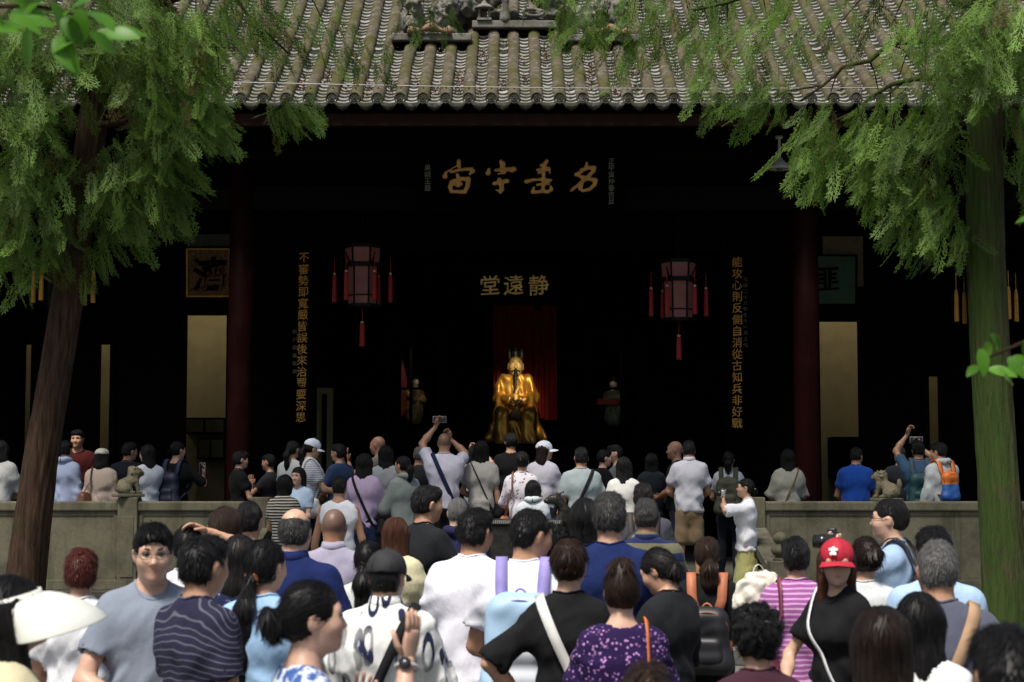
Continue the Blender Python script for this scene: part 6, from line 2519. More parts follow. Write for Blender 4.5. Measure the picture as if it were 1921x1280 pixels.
Yl, Yr = 15.5, 14.0
cypress('cypress_tree', 'leaning brown cypress trunk with drooping green sprays before the lion railing',
        [(34, 1250, 92), (48, 1085, 84), (72, 880, 74), (104, 690, 68), (134, 500, 64), (160, 330, 62), (180, 180, 56), (212, 0, 50), (270, -350, 40), (320, -800, 18)], Yl, M_BARK_L,
        [(40, 150, 130, 150, 14.8, .6, 130, .36), (130, 40, 200, 90, 14.9, .9, 190, .36), (270, 60, 140, 95, 15.0, .8, 170, .32), (360, 80, 60, 100, 15.1, .6, 75, .29), (310, 190, 95, 80, 15.0, .6, 120, .29),
         (250, 310, 110, 80, 15.1, .6, 110, .30), (385, 215, 42, 50, 15.2, .4, 50, .25), (320, 285, 45, 40, 15.3, .4, 32, .24), (220, 390, 60, 60, 15.4, .4, 40, .26), (60, 340, 100, 130, 15.0, .6, 110, .34), (40, 460, 70, 70, 15.2, .5, 40, .28),
         (170, 470, 22, 45, 15.5, .3, 10, .24), (545, 195, 52, 34, 16.4, .3, 34, .25), (520, 50, 50, 60, 16.0, .4, 22, .24), (620, 55, 50, 60, 16.4, .4, 20, .23), (700, 90, 36, 45, 16.6, .3, 12, .22), (800, 15, 60, 30, 16.8, .4, 18, .24), (440, 10, 70, 50, 15.6, .5, 45, .28),
         (60, -120, 300, 130, 15.4, 1.4, 30, .4), (350, -120, 300, 120, 15.6, 1.4, 30, .4), (650, -110, 200, 90, 16.4, .9, 26, .36), (260, -420, 250, 180, 15.9, 1.0, 70, .55), (300, -750, 200, 200, 15.9, 1.0, 70, .6), (620, -330, 360, 110, 16.9, .8, 330, .7), (-100, -330, 330, 110, 16.9, .8, 200, .7)],  # last two clumps: unseen high canopy added to shade the terrace
        [((178, 190, Yl), (430, 90, 15.1), .05), ((185, 160, Yl), (20, 120, 14.8), .05), ((170, 260, Yl), (370, 235, 15.1), .035), ((162, 320, Yl), (40, 330, 15.0), .035), ((205, 30, Yl), (620, -20, 16.4), .055), ((160, 340, Yl), (240, 360, 15.3), .025), ((215, 0, Yl), (330, 20, 15.0), .05), ((235, -120, Yl), (540, 100, 16.2), .04), ((240, -150, Yl), (800, -30, 16.8), .05), ((152, 400, Yl), (50, 430, 15.2), .02), ((260, -300, Yl), (850, -330, 16.9), .06), ((260, -280, Yl), (-250, -330, 16.9), .06)], 11)  # last two limbs carry the added shading clumps
cypress('cypress_tree', 'straight cypress trunk with bright green moss and drooping sprays before the plain railing',
        [(1893, 1250, 112), (1886, 1085, 96), (1872, 880, 84), (1860, 690, 80), (1850, 500, 76), (1846, 330, 74), (1846, 180, 70), (1842, 0, 64), (1835, -350, 50), (1830, -800, 22)], Yr, M_BARK_R,
        [(1830, 60, 120, 110, 13.3, .5, 110, .32), (1720, 50, 100, 70, 13.8, .7, 22, .27), (1560, 30, 110, 45, 14.2, .7, 16, .26), (1430, 45, 90, 65, 14.6, .6, 34, .25), (1320, 40, 80, 60, 14.9, .5, 32, .24), (1210, 20, 80, 40, 15.2, .5, 32, .24), (1100, 15, 70, 45, 15.4, .4, 28, .26),
         (1430, 150, 55, 60, 14.6, .4, 34, .26), (1340, 140, 40, 50, 14.9, .3, 18, .24), (1540, 250, 65, 80, 14.3, .4, 75, .27), (1620, 215, 70, 50, 14.3, .5, 26, .25), (1700, 250, 90, 100, 14.0, .5, 75, .29), (1730, 370, 75, 70, 14.0, .4, 60, .27), (1775, 170, 55, 100, 13.7, .4, 40, .27), (1790, 420, 40, 50, 13.9, .3, 22, .24),
         (1915, 250, 40, 130, 13.9, .4, 50, .28), (1900, 60, 60, 90, 13.6, .5, 60, .30), (1180, 90, 40, 45, 15.3, .3, 14, .24), (1640, 310, 60, 50, 14.2, .4, 26, .26),
         (1700, -120, 300, 120, 14.5, 1.3, 34, .4), (1400, -110, 280, 100, 15.0, 1.0, 30, .38), (1150, -100, 180, 80, 15.3, .9, 30, .38), (1830, -420, 250, 180, 14.6, 1.0, 70, .55), (1830, -750, 200, 200, 14.6, 1.0, 70, .6), (1300, -330, 360, 110, 16.7, .8, 330, .7), (1960, -330, 330, 110, 16.7, .8, 200, .7)],  # last two clumps are added above the view to keep sun off the terrace
        [((1845, 40, Yr), (1640, -20, 14.0), .05), ((1842, 60, Yr), (1500, 190, 14.3), .035), ((1846, 150, Yr), (1560, 230, 14.3), .03), ((1844, -40, Yr), (1300, 20, 14.9), .055), ((1843, -80, Yr), (1100, -30, 15.4), .05), ((1846, 260, Yr), (1720, 340, 14.0), .03), ((1846, 120, Yr), (1915, 180, 13.9), .04), ((1844, 0, Yr), (1830, 40, 13.3), .035), ((1836, -300, Yr), (1100, -330, 16.7), .06), ((1836, -300, Yr), (2100, -330, 16.7), .06)], 23)  # last two limbs reach the added canopy that shades the terrace

# ------------------------------------------------------------------ broadleaf boughs reaching in beside the camera
M_BROAD = leaf_mat('broad_leaf', [(0, (.03, .09, .008)), (.5, (.07, .20, .015)), (1, (.13, .32, .03))], .45, .4)


def leaf(ln, w_, seed):
    g_ = np.random.default_rng(seed)
    V, F = [], []
    n = 7
    for i in range(n + 1):
        t = i / n
        hw_ = w_ * math.sin(math.pi * min(1, t * .93 + .05)) ** .75 * (1 - .35 * t)
        z = -.22 * ln * t * t
        V += [(-hw_, t * ln, z + .16 * hw_), (0, t * ln, z), (hw_, t * ln, z + .16 * hw_)]
    for i in range(n):
        for j in range(2):
            a = i * 3 + j
            F.append((a, a + 1, a + 4, a + 3))
    return np.array(V), np.array(F)


def broadleaf(label, base, tip_paths, leaves, seed):
    g_ = np.random.default_rng(seed)
    o = empty('broadleaf_tree', base)
    tag(o, label, 'tree')
    b = np.array(base)
    V, F = trunk_mesh([(base[0], base[1], -.05), (base[0] + .03, base[1], 1.2), (base[0] - .02, base[1] + .05, 2.2), (base[0], base[1], 3.4)], [.10, .085, .07, .04], seed, 20, 5)
    mesh_obj('trunk', V - b, F, M_BARK_L, o)
    for tp_ in tip_paths:
        m = MB()
        ps = [np.array(p) - b for p in tp_]
        m.tube([tuple(p) for p in ps], [.011 * (1 - .9 * i / (len(ps) - 1)) + .002 for i in range(len(ps))], 7)
        m.build('limb', M_BARK_L, o, True)
    lm = leaf(1, .30, 1)
    VS, FS, TS, nv = [], [], [], 0
    for p, d, s in leaves:
        d = unit(d)
        up_ = unit(np.array((g_.normal(0, .4), -.9 + g_.normal(0, .3), .6)))
        x_ = unit(np.cross(d, up_))
        z_ = np.cross(x_, d)
        M3 = np.stack([x_, d, z_], 1)
        V = lm[0] * s @ M3.T + np.array(p) - b
        VS.append(V)
        FS.append(lm[1] + nv)
        TS.append(np.full(len(V), np.clip(.55 + g_.normal(0, .2), 0, 1)))
        nv += len(V)
    c = fast_obj('crown', np.concatenate(VS), np.concatenate(FS), M_BROAD, o, np.concatenate(TS))
    c.data.polygons.foreach_set('use_smooth', [True] * len(c.data.polygons))
    return o


def bough(points, Y, size, g_, n_each=2):
    out = []
    for px, py in points:
        for i in range(n_each):
            p = np.array(at(px + g_.normal(0, 12), py + g_.normal(0, 8), Y + g_.normal(0, .12)))
            out.append((p, (g_.normal(.25, .6), g_.normal(-.1, .5), g_.normal(-.25, .35)), size * g_.uniform(.75, 1.15)))
    return out


g_ = np.random.default_rng(5)
Yb = 4.2
lv = bough([(40, 10), (90, 5), (130, 35), (170, 15), (200, 50), (60, 45), (140, 70), (0, 25), (100, 55), (170, 60)], Yb, .105, g_, 2)
lv += bough([(-120 + 60 * i, -60 - 30 * (i % 3)) for i in range(-6, 4)], Yb, .09, g_, 5)
lv += bough([(-700 + 60 * i, -500 - 60 * (i % 5)) for i in range(14)], Yb, .10, g_, 8)
bx = at(-900, 800, Yb)
broadleaf('bright green broadleaf bough reaching in over the leaning cypress', (bx.x, Yb, 0), [[(bx.x, Yb, 2.6), at(-500, 60, Yb), at(-150, 20, Yb), at(60, 10, Yb), at(200, 40, Yb)], [(bx.x, Yb, 3.2), at(-600, -400, Yb), at(-100, -700, Yb)]], lv, 3)
Yb = 4.6
lv = bough([(1845, 650), (1852, 685), (1872, 638), (1890, 662), (1906, 635), (1878, 700), (1905, 690)], Yb, .072, g_, 2)
lv += bough([(1915, 205), (1912, 415)], Yb, .055, g_, 1)
lv += bough([(1980 + 30 * i, 150 + 90 * i) for i in range(7)], Yb, .065, g_, 6)
lv += bough([(2300 + 60 * i, -300 - 60 * (i % 5)) for i in range(14)], Yb, .09, g_, 8)
bx = at(2750, 800, Yb)
broadleaf('bright green broadleaf twigs reaching in beside the mossy cypress trunk', (bx.x, Yb, 0), [[(bx.x, Yb, 2.0), at(2300, 500, Yb), at(2050, 560, Yb), at(1925, 640, Yb), at(1850, 672, Yb)], [(bx.x, Yb, 2.4), at(2300, 250, Yb), at(2050, 230, Yb), at(1925, 205, Yb)], [(bx.x, Yb, 2.2), at(2300, 400, Yb), at(2050, 430, Yb), at(1925, 415, Yb)]], lv, 4)
# ------------------------------------------------------------------ the crowd
BLK, NAVY, WHT, GRY = (.012, .012, .013), (.012, .018, .055), (.74, .74, .77), (.20, .22, .24)
S3, S2, S1 = .4875, .325, .1625          # treads of the steps
CAMPOSE = ((.045, .27, 1.50), (1, .1, -.7), (-.55, .35, .7), (-.5, -.75, .1), .85)
c_ = cloth
# --- in the courtyard, near
p = person('woman in a big cream sun visor and pale yellow top, black hair', 30, 1080, 4.9, 0, -66, 'f', hair=('long', 'black', dict(len=.30)), head=(0, 14, 0), shirt=c_((.58, .52, .34)), hat=('visor', simple('cream_visor', (.80, .79, .70), .6, 0, .04), .19), L='clasp', Rt='clasp')
p = person('man in glasses and plain grey tee facing the camera', 287, 981, 6.85, 0, 197, 'm', 2, .95, hair=('short', 'black', dict(t=.019, hairline=.074)), head=(-3, -3, 0), shirt=c_((.215, .245, .30)), collar='crew', L='fold', Rt='fold', glasses=True)
p = person('man in a navy tee with thin contour lines, hair thinning at the crown', 376, 1003, 6.4, 0, -42, 'm', 1, .94, hair=('short', 'black', dict(t=.012)), head=(8, 0, 0), shirt=c_((.022, .022, .045), 'contour', (.10, .10, .13)), L='clasp', Rt='down')
p = person('person with short burgundy dyed hair in a white top, beside the leaning tree', 152, 1031, 7.7, 0, 10, 'f', hair=('short', 'red', dict(t=.026)), shirt=c_((.68, .68, .70)), L='clasp', Rt='clasp')
p = person('woman in white with a white hair clip, hand raised to her black hair', 352, 985, 8.75, 0, 8, 'f', hair=('bun', 'black', dict(at=(0, -.095, -.01), r=.035, band=(.75, .72, .70))), shirt=c_((.70, .69, .70), 'sprig', (.5, .45, .47)), Rt='head', L='clasp')
p = person('woman in glasses with long wavy dark brown hair, seen from the side', 424, 953, 9.6, 0, 62, 'f', hair=('long', 'brown', dict(t=.028, len=.24)), shirt=c_(NAVY), glasses=True, L='phone', Rt='phone')
p = person('young man in black with short black hair and clear nape, behind the lace-top woman', 466, 940, 10.2, 0, -4, 'm', hair=('fade', 'black', dict(t=.018)), shirt=c_(BLK), L='clasp', Rt='clasp')
p = person('woman with shoulder-length dark hair in a navy lace top', 450, 1004, 7.9, 0, -8, 'f', hair=('long', 'soft', dict(len=.13)), shirt=c_((.014, .018, .05), 'lace', (.45, .5, .65)), sleeve='none', collar='wide', L='clasp', Rt='down')
p = person('woman in a light blue tee, long low ponytail with an orange scrunchie', 494, 1011, 6.95, 0, -12, 'f', 0, hair=('pony', 'black', dict(tie=(-.01, -.098, -.045), len=.52, w=1.15, band=(.62, .22, .09), sx=-.04)), head=(-14, 0, 0), shirt=c_((.30, .47, .68)), L='down', Rt='clasp')
p = person('woman in profile with a dark bun and blue floral dress, hands raised', 578, 1087, 4.95, 0, -72, 'f', 2, hair=('bun', 'black', dict(at=(.0, -.128, -.005), r=.046, t=.014)), head=(-6, 2, 0), shirt=c_((.66, .70, .76), 'bluefloral', (.05, .11, .33)), collar='wide', sleeve='half',
           Rt=((.17, .27, 1.50), (.6, .0, -1), (.05, .18, 1), (-.75, -.6, .1), .12), L=((.05, .17, 1.30), (1, -.2, -.8), (-.1, .2, 1), (-1, -.3, 0), .22), bottom=('skirt', c_((.66, .70, .76), 'bluefloral', (.05, .11, .33)), .4))
wb = bag_root(p, 'wristwatch', 'watch with pale strap on the raised wrist of the profile woman', 'watch')
side, S, E, W, f, n, curl = p.arms[0]
u = unit(W - E)
a = np.cross(u, (0, 0, 1))
a = unit(a)
b = np.cross(u, a)
cpt = W - u * .025
MB().tube([tuple(cpt + (a * math.cos(t) + b * math.sin(t)) * .031) for t in np.linspace(0, 2 * math.pi, 17)], .006, 6, cap=False).build('watch_strap', simple('watch_strap', (.5, .48, .45), .5), wb, True)
m = MB().lathe([(0, .008), (.016, .008), (.018, 0), (.018, -.004)], (0, 0, 0), 16)
q = m.build('watch_face', simple('watch_face', (.03, .03, .032), .2, .3), wb, True)
q.location = tuple(cpt - b * .033)
q.rotation_euler = Vector(-b).to_track_quat('Z', 'Y').to_euler()
p = person('man in a black cap and bold black and white brush-print shirt', 724, 1026, 6.95, 0, -6, 'm', 0, 1.06, hair=('fade', 'black', dict(t=.008)), hat=('cap', simple('black_cap', (.016, .016, .018), .8), .07), head=(-4, 0, 0), shirt=c_((.70, .70, .67), 'arch', (.03, .03, .08)), loose=1.5, sleeve='half', collar='polo', L='clasp', Rt='clasp')
crossbody(p, 'black crossbody strap and bag on the man in the brush-print shirt', cloth((.014, .014, .016)), 1, .04)
p = person('bald-crowned heavy man in a dark navy polo shirt', 552, 950, 8.15, 0, -5, 'm', 2, 1.13, hair=('fringe', 'salt'), shirt=c_((.012, .02, .085)), collar='polo', L='down', Rt='loose')
p = person('man with shaved head in a lilac-grey collared shirt', 626, 951, 10.1, 0, -3, 'm', 3, hair=('buzz', 'black'), shirt=c_((.30, .28, .36)), collar='polo', sleeve='long', L='clasp', Rt='clasp')
p = person('man in a white tee with plain short hair, fist hanging at his side', 886, 952, 8.4, 0, -14, 'm', 1, 1.04, hair=('short', 'black', dict(t=.013)), head=(-14, -3, 0), shirt=c_((.76, .75, .82)), loose=1.3, L='clasp', Rt=((.29, .02, .80), (.5, -1, 0), (0, .1, -1), (-1, 0, 0), 1.25))
p = person('man in a white tee with faded haircut wearing a pale blue backpack', 984, 952, 7.75, 0, -6, 'm', 1, 1.06, hair=('fade', 'black', dict(t=.013)), head=(-44, -8, 0), shirt=c_((.76, .75, .80)), loose=1.2, L='clasp', Rt='clasp')
backpack(p, 'pale blue and grey backpack with lilac straps on a white tee', simple('pale_blue_nylon', (.34, .50, .66), .55, 0, .1), simple('pale_grey_nylon', (.46, .49, .54), .55, 0, .1), simple('lilac_webbing', (.27, .22, .52), .7), .31, .47, .15, 1.14)
p = person('woman in a black tee with coiled brown bun, hand on her hip', 1066, 1010, 7.2, 0, -6, 'f', 0, 1.0, hair=('bun', 'brown', dict(at=(.02, -.10, .045), r=.036, t=.020)), head=(-8, 0, 0), shirt=c_(BLK), sleeve='half', L='hip', Rt='clasp', loose=1.1)
crossbody(p, 'white leather strap bag with orange chain on the woman in black', simple('white_leather', (.66, .64, .60), .45), -1, .042, True, None, (.26, .10, .2))
p = person('woman in a dark purple floral blouse with a high bun', 1165, 1062, 6.75, 0, 2, 'f', 2, 1.04, hair=('bun', 'brown', dict(at=(0, -.05, .122), r=.038, t=.013)), head=(0, -6, 0), shirt=c_((.022, .012, .055), 'floral', (.30, .10, .34)), collar='wide', loose=1.35, L='clasp', Rt='clasp')
shoulder_tote(p, 'orange strap shoulder bag on the purple floral blouse', simple('orange_leather', (.58, .16, .05), .5), 1, (.28, .1, .24), .1)
p = person('grey-haired man in a dark navy tee with a black lanyard', 1143, 924, 8.5, 0, -3, 'm', 0, 1.03, hair=('short', 'salt', dict(t=.020)), shirt=c_((.012, .022, .085)), sleeve='half', L='clasp', Rt='clasp')
p = person('person with plain black hair beside the grey-haired man in navy', 1097, 935, 9.3, 0, 4, 'f', hair=('bob', 'black', dict(t=.018)), shirt=c_(NAVY), L='clasp', Rt='clasp')
p = person('curly black haired person half hidden behind the pale blue backpack', 1034, 988, 8.95, 0, -20, 'f', hair=('curly', 'black', dict(t=.028)), shirt=c_(BLK), L='clasp', Rt='clasp')
p = person('man in a broad navy and olive striped polo shirt', 1212, 934, 10.6, 0, -4, 'm', 1, 1.1, hair=('short', 'salt', dict(t=.012)), shirt=c_((.12, .115, .07), 'rugby', (.014, .02, .07)), collar='polo', L='clasp', Rt='clasp')
p = person('older woman in black long sleeves, hair tied back, head bowed', 1252, 1021, 8.1, 0, 48, 'f', 0, 1.1, hair=('bun', 'soft', dict(at=(0, -.10, -.03), r=.034)), head=(10, -26, 0), shirt=c_((.016, .017, .019)), sleeve='long', L='fold', Rt='fold')
p = person('woman in black with a low chestnut-brown ponytail', 1326, 1006, 9.6, 0, -8, 'f', 0, hair=('pony', 'brown', dict(tie=(.015, -.10, -.035), len=.2, w=1.3, t=.018)), shirt=c_(BLK), L='clasp', Rt='clasp')
backpack(p, 'small black backpack with an orange leather strap', simple('black_nylon', (.014, .014, .017), .5), simple('black_nylon', (.014, .014, .017), .5), simple('orange_webbing', (.40, .13, .06), .6), .25, .34, .11, 1.12)
p = person('short person with a thick mop of curly black hair', 1419, 1142, 5.75, 0, 6, 'f', 0, hair=('curly', 'black', dict(t=.036)), shirt=c_((.05, .02, .03)), L='clasp', Rt='clasp')
p = person('woman in a purple striped tee with short black hair', 1492, 1010, 9.0, 0, -2, 'f', 0, 1.08, hair=('short', 'black', dict(t=.030)), shirt=c_((.30, .09, .28), 'stripe', (.55, .33, .52)), loose=1.25, L='clasp', Rt='clasp')
shoulder_tote(p, 'dark red shoulder bag hanging from the purple striped tee', simple('wine_leather', (.16, .03, .05), .5), -1, (.24, .09, .22), -.02)
sk = bag_root(p, 'cloth_sack', 'bulging cream cotton sack carried beside the purple striped tee', 'bag')
V, Q = sdf_mesh([ell((-.32, .10, 1.20), (.15, .13, .15), k=.06), ell((-.24, .06, 1.30), (.12, .10, .08), k=.06), ell((-.40, .12, 1.10), (.10, .10, .10), k=.06), ell((-.30, .05, 1.08), (.12, .1, .1), k=.06)], .0125, smooth=1)
V = V + vnormals(V, Q) * (waves(V, 3, 26, n=5, warp=1.6) * .014 + waves(V, 5, 60, n=4) * .004)[:, None]
V = np.array((-.20, .17, 1.29)) + (V - np.array((-.32, .10, 1.20))) * .66
mesh_obj('sack_body', V, Q, c_((.66, .63, .53)), sk)
mb_ = MB()
ribbon(mb_, np.array([(-.18 + .03 * math.cos(t), .15, 1.37 + .07 * math.sin(t)) for t in np.linspace(-.2, 3.3, 14)]), [np.array((math.cos(t), 0, math.sin(t))) for t in np.linspace(-.2, 3.3, 14)], .03)
mb_.build('sack_handle', c_((.66, .63, .53)), sk, True)
RED = simple('red_cotton', (.40, .010, .028), .75, 0, .08)
p = person('woman in a red baseball cap and black tee facing the camera', 1567, 1005, 8.0, 0, 125, 'f', 2, .84, hair=('long', 'chestnut', dict(len=.24, t=.012, hairline=.05)), head=(46, -5, 0), hat=('cap', RED, .07), shirt=c_(BLK), L='down', Rt=((.13, .23, 1.00), (1, -.2, -.5), (-.5, .7, -.3), (-.3, -.5, .7), .7))
em = MB()
for k_, (dx, dz) in enumerate(((0, 0), (.013, .008), (-.013, .008), (.008, -.012), (-.008, -.012), (0, .015))):
    em.lathe([(0, .004), (.0085, .003), (.0095, 0)], (dx, dz, 0), 10)
eo = em.build('cap_emblem', simple('white_thread', (.75, .72, .70), .8), p.root, True)
ec = p.hpt((.022, .098, .072))
eo.location = tuple(ec)
eo.rotation_euler = Vector(p.Rh @ np.array((.18, .85, .45))).to_track_quat('Z', 'Y').to_euler()
crossbody(p, 'white lanyard strap bag on the woman in the red cap', simple('white_webbing', (.62, .62, .62), .7), 1, .018, True, simple('black_bag', (.015, .015, .016), .5), (.2, .08, .16))
pp = p.arms[0]
pw_ = world(p, pp[3] + unit(pp[4]) * .11 + np.array((0, .0, .01)))
o = empty('paper_leaflet', pw_, p.root.rotation_euler.z)
tag(o, 'small white paper held by the woman in the red cap', 'paper')
MB().box((-.075, -.05, 0), (.06, .06, .003), 0, .0008).build('sheet', simple('white_paper', (.78, .78, .76), .7, 0, .03), o)
p = person('woman with a messy dark bun in a white top behind the red cap', 1622, 1008, 8.6, 0, -16, 'f', 0, hair=('bun', 'dark', dict(at=(.055, -.085, .03), r=.040, t=.018)), shirt=c_((.55, .57, .57)), L='clasp', Rt='clasp')
p = person('man in glasses and light blue shirt with a dark backpack, in profile', 1672, 935, 9.9, 0, 68, 'm', 2, 1.1, hair=('fade', 'black', dict(t=.016)), head=(4, 2, 0), shirt=c_((.30, .42, .58)), sleeve='half', glasses=True, L=((.05, .33, 1.42), (1, .1, -.8), (-.3, .4, .8), (-.6, -.6, .1), .8), Rt=((.05, .33, 1.42), (1, .1, -.8), (-.3, .4, .8), (-.6, -.6, .1), .8))
camera_prop(p, 'black camera held up by the man in the light blue shirt', 0, big=True)
backpack(p, 'dark brown backpack on the man holding a camera', simple('brown_nylon', (.026, .020, .020), .6), simple('brown_nylon', (.026, .020, .020), .6), simple('dark_webbing', (.03, .022, .02), .7), .30, .46, .15, 1.13)
p = person('man with tousled black hair and pale blue shirt behind the grey-haired man', 1752, 989, 7.6, 0, -5, 'm', 0, hair=('short', 'black', dict(t=.022)), shirt=c_((.36, .50, .68)), L='clasp', Rt='clasp')
p = person('grey cropped man in a slate tee with a tan shoulder strap', 1758, 1010, 6.3, 0, -4, 'm', 1, 1.1, hair=('crop', 'grey', dict(t=.008)), shirt=c_((.085, .09, .125)), loose=1.15, L='clasp', Rt='hip')
crossbody(p, 'tan canvas strap bag worn over the slate tee', simple('tan_canvas', (.34, .21, .12), .8), 1, .045)
p = person('woman with long straight dark brown hair in the front row', 1652, 1139, 4.85, 0, 4, 'f', 0, hair=('long', 'dark', dict(len=.42, w=1.1, t=.024)), shirt=c_((.03, .03, .034)), L='clasp', Rt='clasp')
p = person('woman with glossy black hair to the shoulders in a white collared shirt', 1724, 1111, 5.75, 0, -14, 'f', 0, hair=('long', 'black', dict(len=.20, t=.020)), head=(-10, 0, 0), shirt=c_((.66, .66, .66)), collar='polo', L='clasp', Rt='clasp')
p = person('dark-haired person in black beside the mossy tree trunk, very close', 1893, 1176, 3.7, 0, 6, 'm', 0, hair=('short', 'black', dict(t=.02)), shirt=c_((.012, .012, .016)), L='clasp', Rt='clasp')
p = person('short brown-haired person below the purple floral blouse', 1215, 1248, 4.6, 0, -3, 'f', 0, hair=('short', 'brown', dict(t=.026)), shirt=c_((.10, .06, .05)), L='clasp', Rt='clasp')
# --- in the courtyard, farther
p = person('woman in a pale yellow tee with reddish brown ponytail', 742, 969, 10.6, 0, -18, 'f', 0, hair=('long', 'chestnut', dict(len=.22, t=.012)), shirt=c_((.62, .57, .36)), L='clasp', Rt='clasp')
p = person('woman with low black ponytail in a white and grey top beside the black cap', 690, 1011, 8.9, 0, -10, 'f', 0, hair=('pony', 'black', dict(tie=(.0, -.10, -.04), len=.34, w=1.3)), shirt=c_((.50, .52, .50)), L='clasp', Rt='clasp')
p = person('stocky man in a black tee turned aside, arm reaching out', 796, 902, 11.4, 0, -48, 'm', 1, 1.1, H=1.83, hair=('short', 'black', dict(t=.015)), head=(-8, 0, 0), shirt=c_((.016, .017, .019)), L='clasp', Rt='fwd')
p = person('grey buzz-cut man in a dark navy hooded jacket', 858, 931, 12.4, 0, -5, 'm', 2, hair=('crop', 'grey', dict(t=.005)), shirt=c_((.016, .018, .05)), sleeve='long', collar='hood', L='clasp', Rt='clasp')
p = person('man with short dark hair and grey jacket wearing a black backpack', 1206, 905, 13.6, 0, -4, 'm', 1, hair=('short', 'soft', dict(t=.012)), shirt=c_((.06, .06, .075)), sleeve='long', L='clasp', Rt='clasp')
backpack(p, 'black backpack on the man in the grey jacket', simple('black_nylon', (.014, .014, .017), .5), simple('black_nylon', (.014, .014, .017), .5), simple('dark_webbing', (.03, .022, .02), .7), .31, .46, .16, 1.15)
# --- on the steps
p = person('young man in a white sleeveless shirt with faded haircut', 636, 893, 17.33, S1, -2, 'm', 1, hair=('fade', 'black', dict(t=.015)), shirt=c_((.70, .71, .74)), sleeve='none', collar='wide', L='loose', Rt='loose')
p = person('woman with black bob in a cream and black striped knit', 533, 891, 17.65, S2, -20, 'f', 0, hair=('bob', 'black'), head=(-15, 0, 0), shirt=c_((.50, .46, .38), 'knit', (.02, .02, .02)), loose=1.3, L='clasp', Rt='clasp')
p = person('woman in pale blue smiling back toward the camera on the steps', 560, 876, 18.22, S3, 148, 'f', 2, hair=('long', 'soft', dict(len=.15)), head=(10, 0, 0), shirt=c_((.42, .54, .68)), L='clasp', Rt='clasp')
p = person('woman in white blouse and yellow-green skirt taking a photo', 1399, 897, 17.7, S2, 84, 'f', 0, hair=('bun', 'black', dict(at=(0, -.115, -.02), r=.034, band=(.75, .72, .68))), head=(0, 6, 0), glasses=True, shirt=c_((.74, .74, .78)), sleeve='half', loose=1.3, L=CAMPOSE, Rt=CAMPOSE, bottom=('skirt', c_((.38, .36, .14)), .32))
camera_prop(p, 'small silver camera held by the woman in the white blouse', 0)
p = person('woman in a lilac blouse with long black hair and jeans', 683, 850, 18.1, S3, -10, 'f', 0, hair=('long', 'black', dict(len=.26)), shirt=c_((.46, .35, .50)), sleeve='long', loose=1.2, L='clasp', Rt='clasp', bottom=('trousers', (.02, .035, .075)))
crossbody(p, 'black crossbody strap over the lilac blouse', cloth((.014, .014, .016)), -1, .028)
p = person('woman in a sage green hooded jacket turned to the side', 757, 854, 18.15, S3, 38, 'f', 0, 1.08, hair=('pony', 'black', dict(len=.2)), head=(8, 0, 0), shirt=c_((.20, .23, .215)), sleeve='long', collar='hood', loose=1.3, L='clasp', Rt='clasp')
p = person('woman in a pale floral-print blouse beside the white cap', 979, 846, 18.2, S3, -6, 'f', 0, hair=('bun', 'soft'), shirt=c_((.58, .54, .57), 'sprig', (.12, .08, .14)), sleeve='half', L='clasp', Rt='clasp')
shoulder_tote(p, 'russet brown bag hanging by the pale floral-print blouse', simple('russet_leather', (.22, .08, .04), .5), -1, (.26, .1, .24), .12)
p = person('small woman in a light grey jacket with a black hood', 999, 864, 17.75, S2, -4, 'f', 0, H=1.50, hair=('long', 'black', dict(len=.12)), shirt=c_((.46, .50, .52)), sleeve='long', collar='hood', loose=1.35, L='clasp', Rt='clasp')
p = person('man in a grey-green tee with a black strap across his back', 1090, 838, 18.2, S3, 0, 'm', 1, hair=('short', 'black', dict(t=.012)), shirt=c_((.26, .30, .31)), L='down', Rt='clasp')
crossbody(p, 'black crossbody strap over the grey-green tee', cloth((.014, .014, .016)), 1, .035)
p = person('woman in a white lace blouse with long loose black hair', 1170, 857, 18.2, S3, -8, 'f', 0, hair=('long', 'black', dict(len=.20)), shirt=c_((.58, .57, .53)), loose=1.2, L='clasp', Rt='clasp')
# --- on the terrace
p = person('woman in white cap and navy pin-striped white tee, arm reaching out', 580, 820, 18.8, PLAT, -62, 'f', 0, hair=('pony', 'black', dict(len=.3)), hat=('cap', simple('white_cotton', (.72, .74, .80), .8, 0, .05), .07), head=(0, -14, 0), shirt=c_((.64, .64, .66), 'fine', (.05, .06, .12)), L='fwd', Rt='fwd', bottom=('trousers', (.014, .018, .035)))
shoulder_tote(p, 'small white bag beside the pin-striped tee', simple('white_leather', (.66, .64, .60), .45), 1, (.22, .08, .18), .06)
p = person('man in a pale lilac tee raising a phone with both hands', 833, 811, 18.68, PLAT, 2, 'm', 1, 1.05, hair=('buzz', 'black'), head=(0, 4, 0), shirt=c_((.56, .54, .62)), loose=1.15, L='high', Rt='up', bottom=('trousers', BLK))
phone(p, 'silver phone raised by the man in the pale lilac tee', 1, tilt=(0, 90, 0))
crossbody(p, 'navy crossbody strap over the pale lilac tee', cloth((.015, .022, .06)), -1, .045)
p = person('woman in a cream tee with long black hair and thin black strap', 902, 826, 18.95, PLAT, 2, 'f', 0, hair=('long', 'black', dict(len=.30)), shirt=c_((.46, .44, .39)), loose=1.25, L='clasp', Rt='down')
crossbody(p, 'thin black strap across the back of the cream tee', cloth((.014, .014, .016)), -1, .014)
p = person('woman in a grey and white jacket with black strap, long black hair', 724, 835, 18.75, PLAT, -6, 'f', 0, hair=('long', 'black', dict(len=.2)), shirt=c_((.36, .38, .38)), sleeve='long', loose=1.2, L='clasp', Rt='clasp')
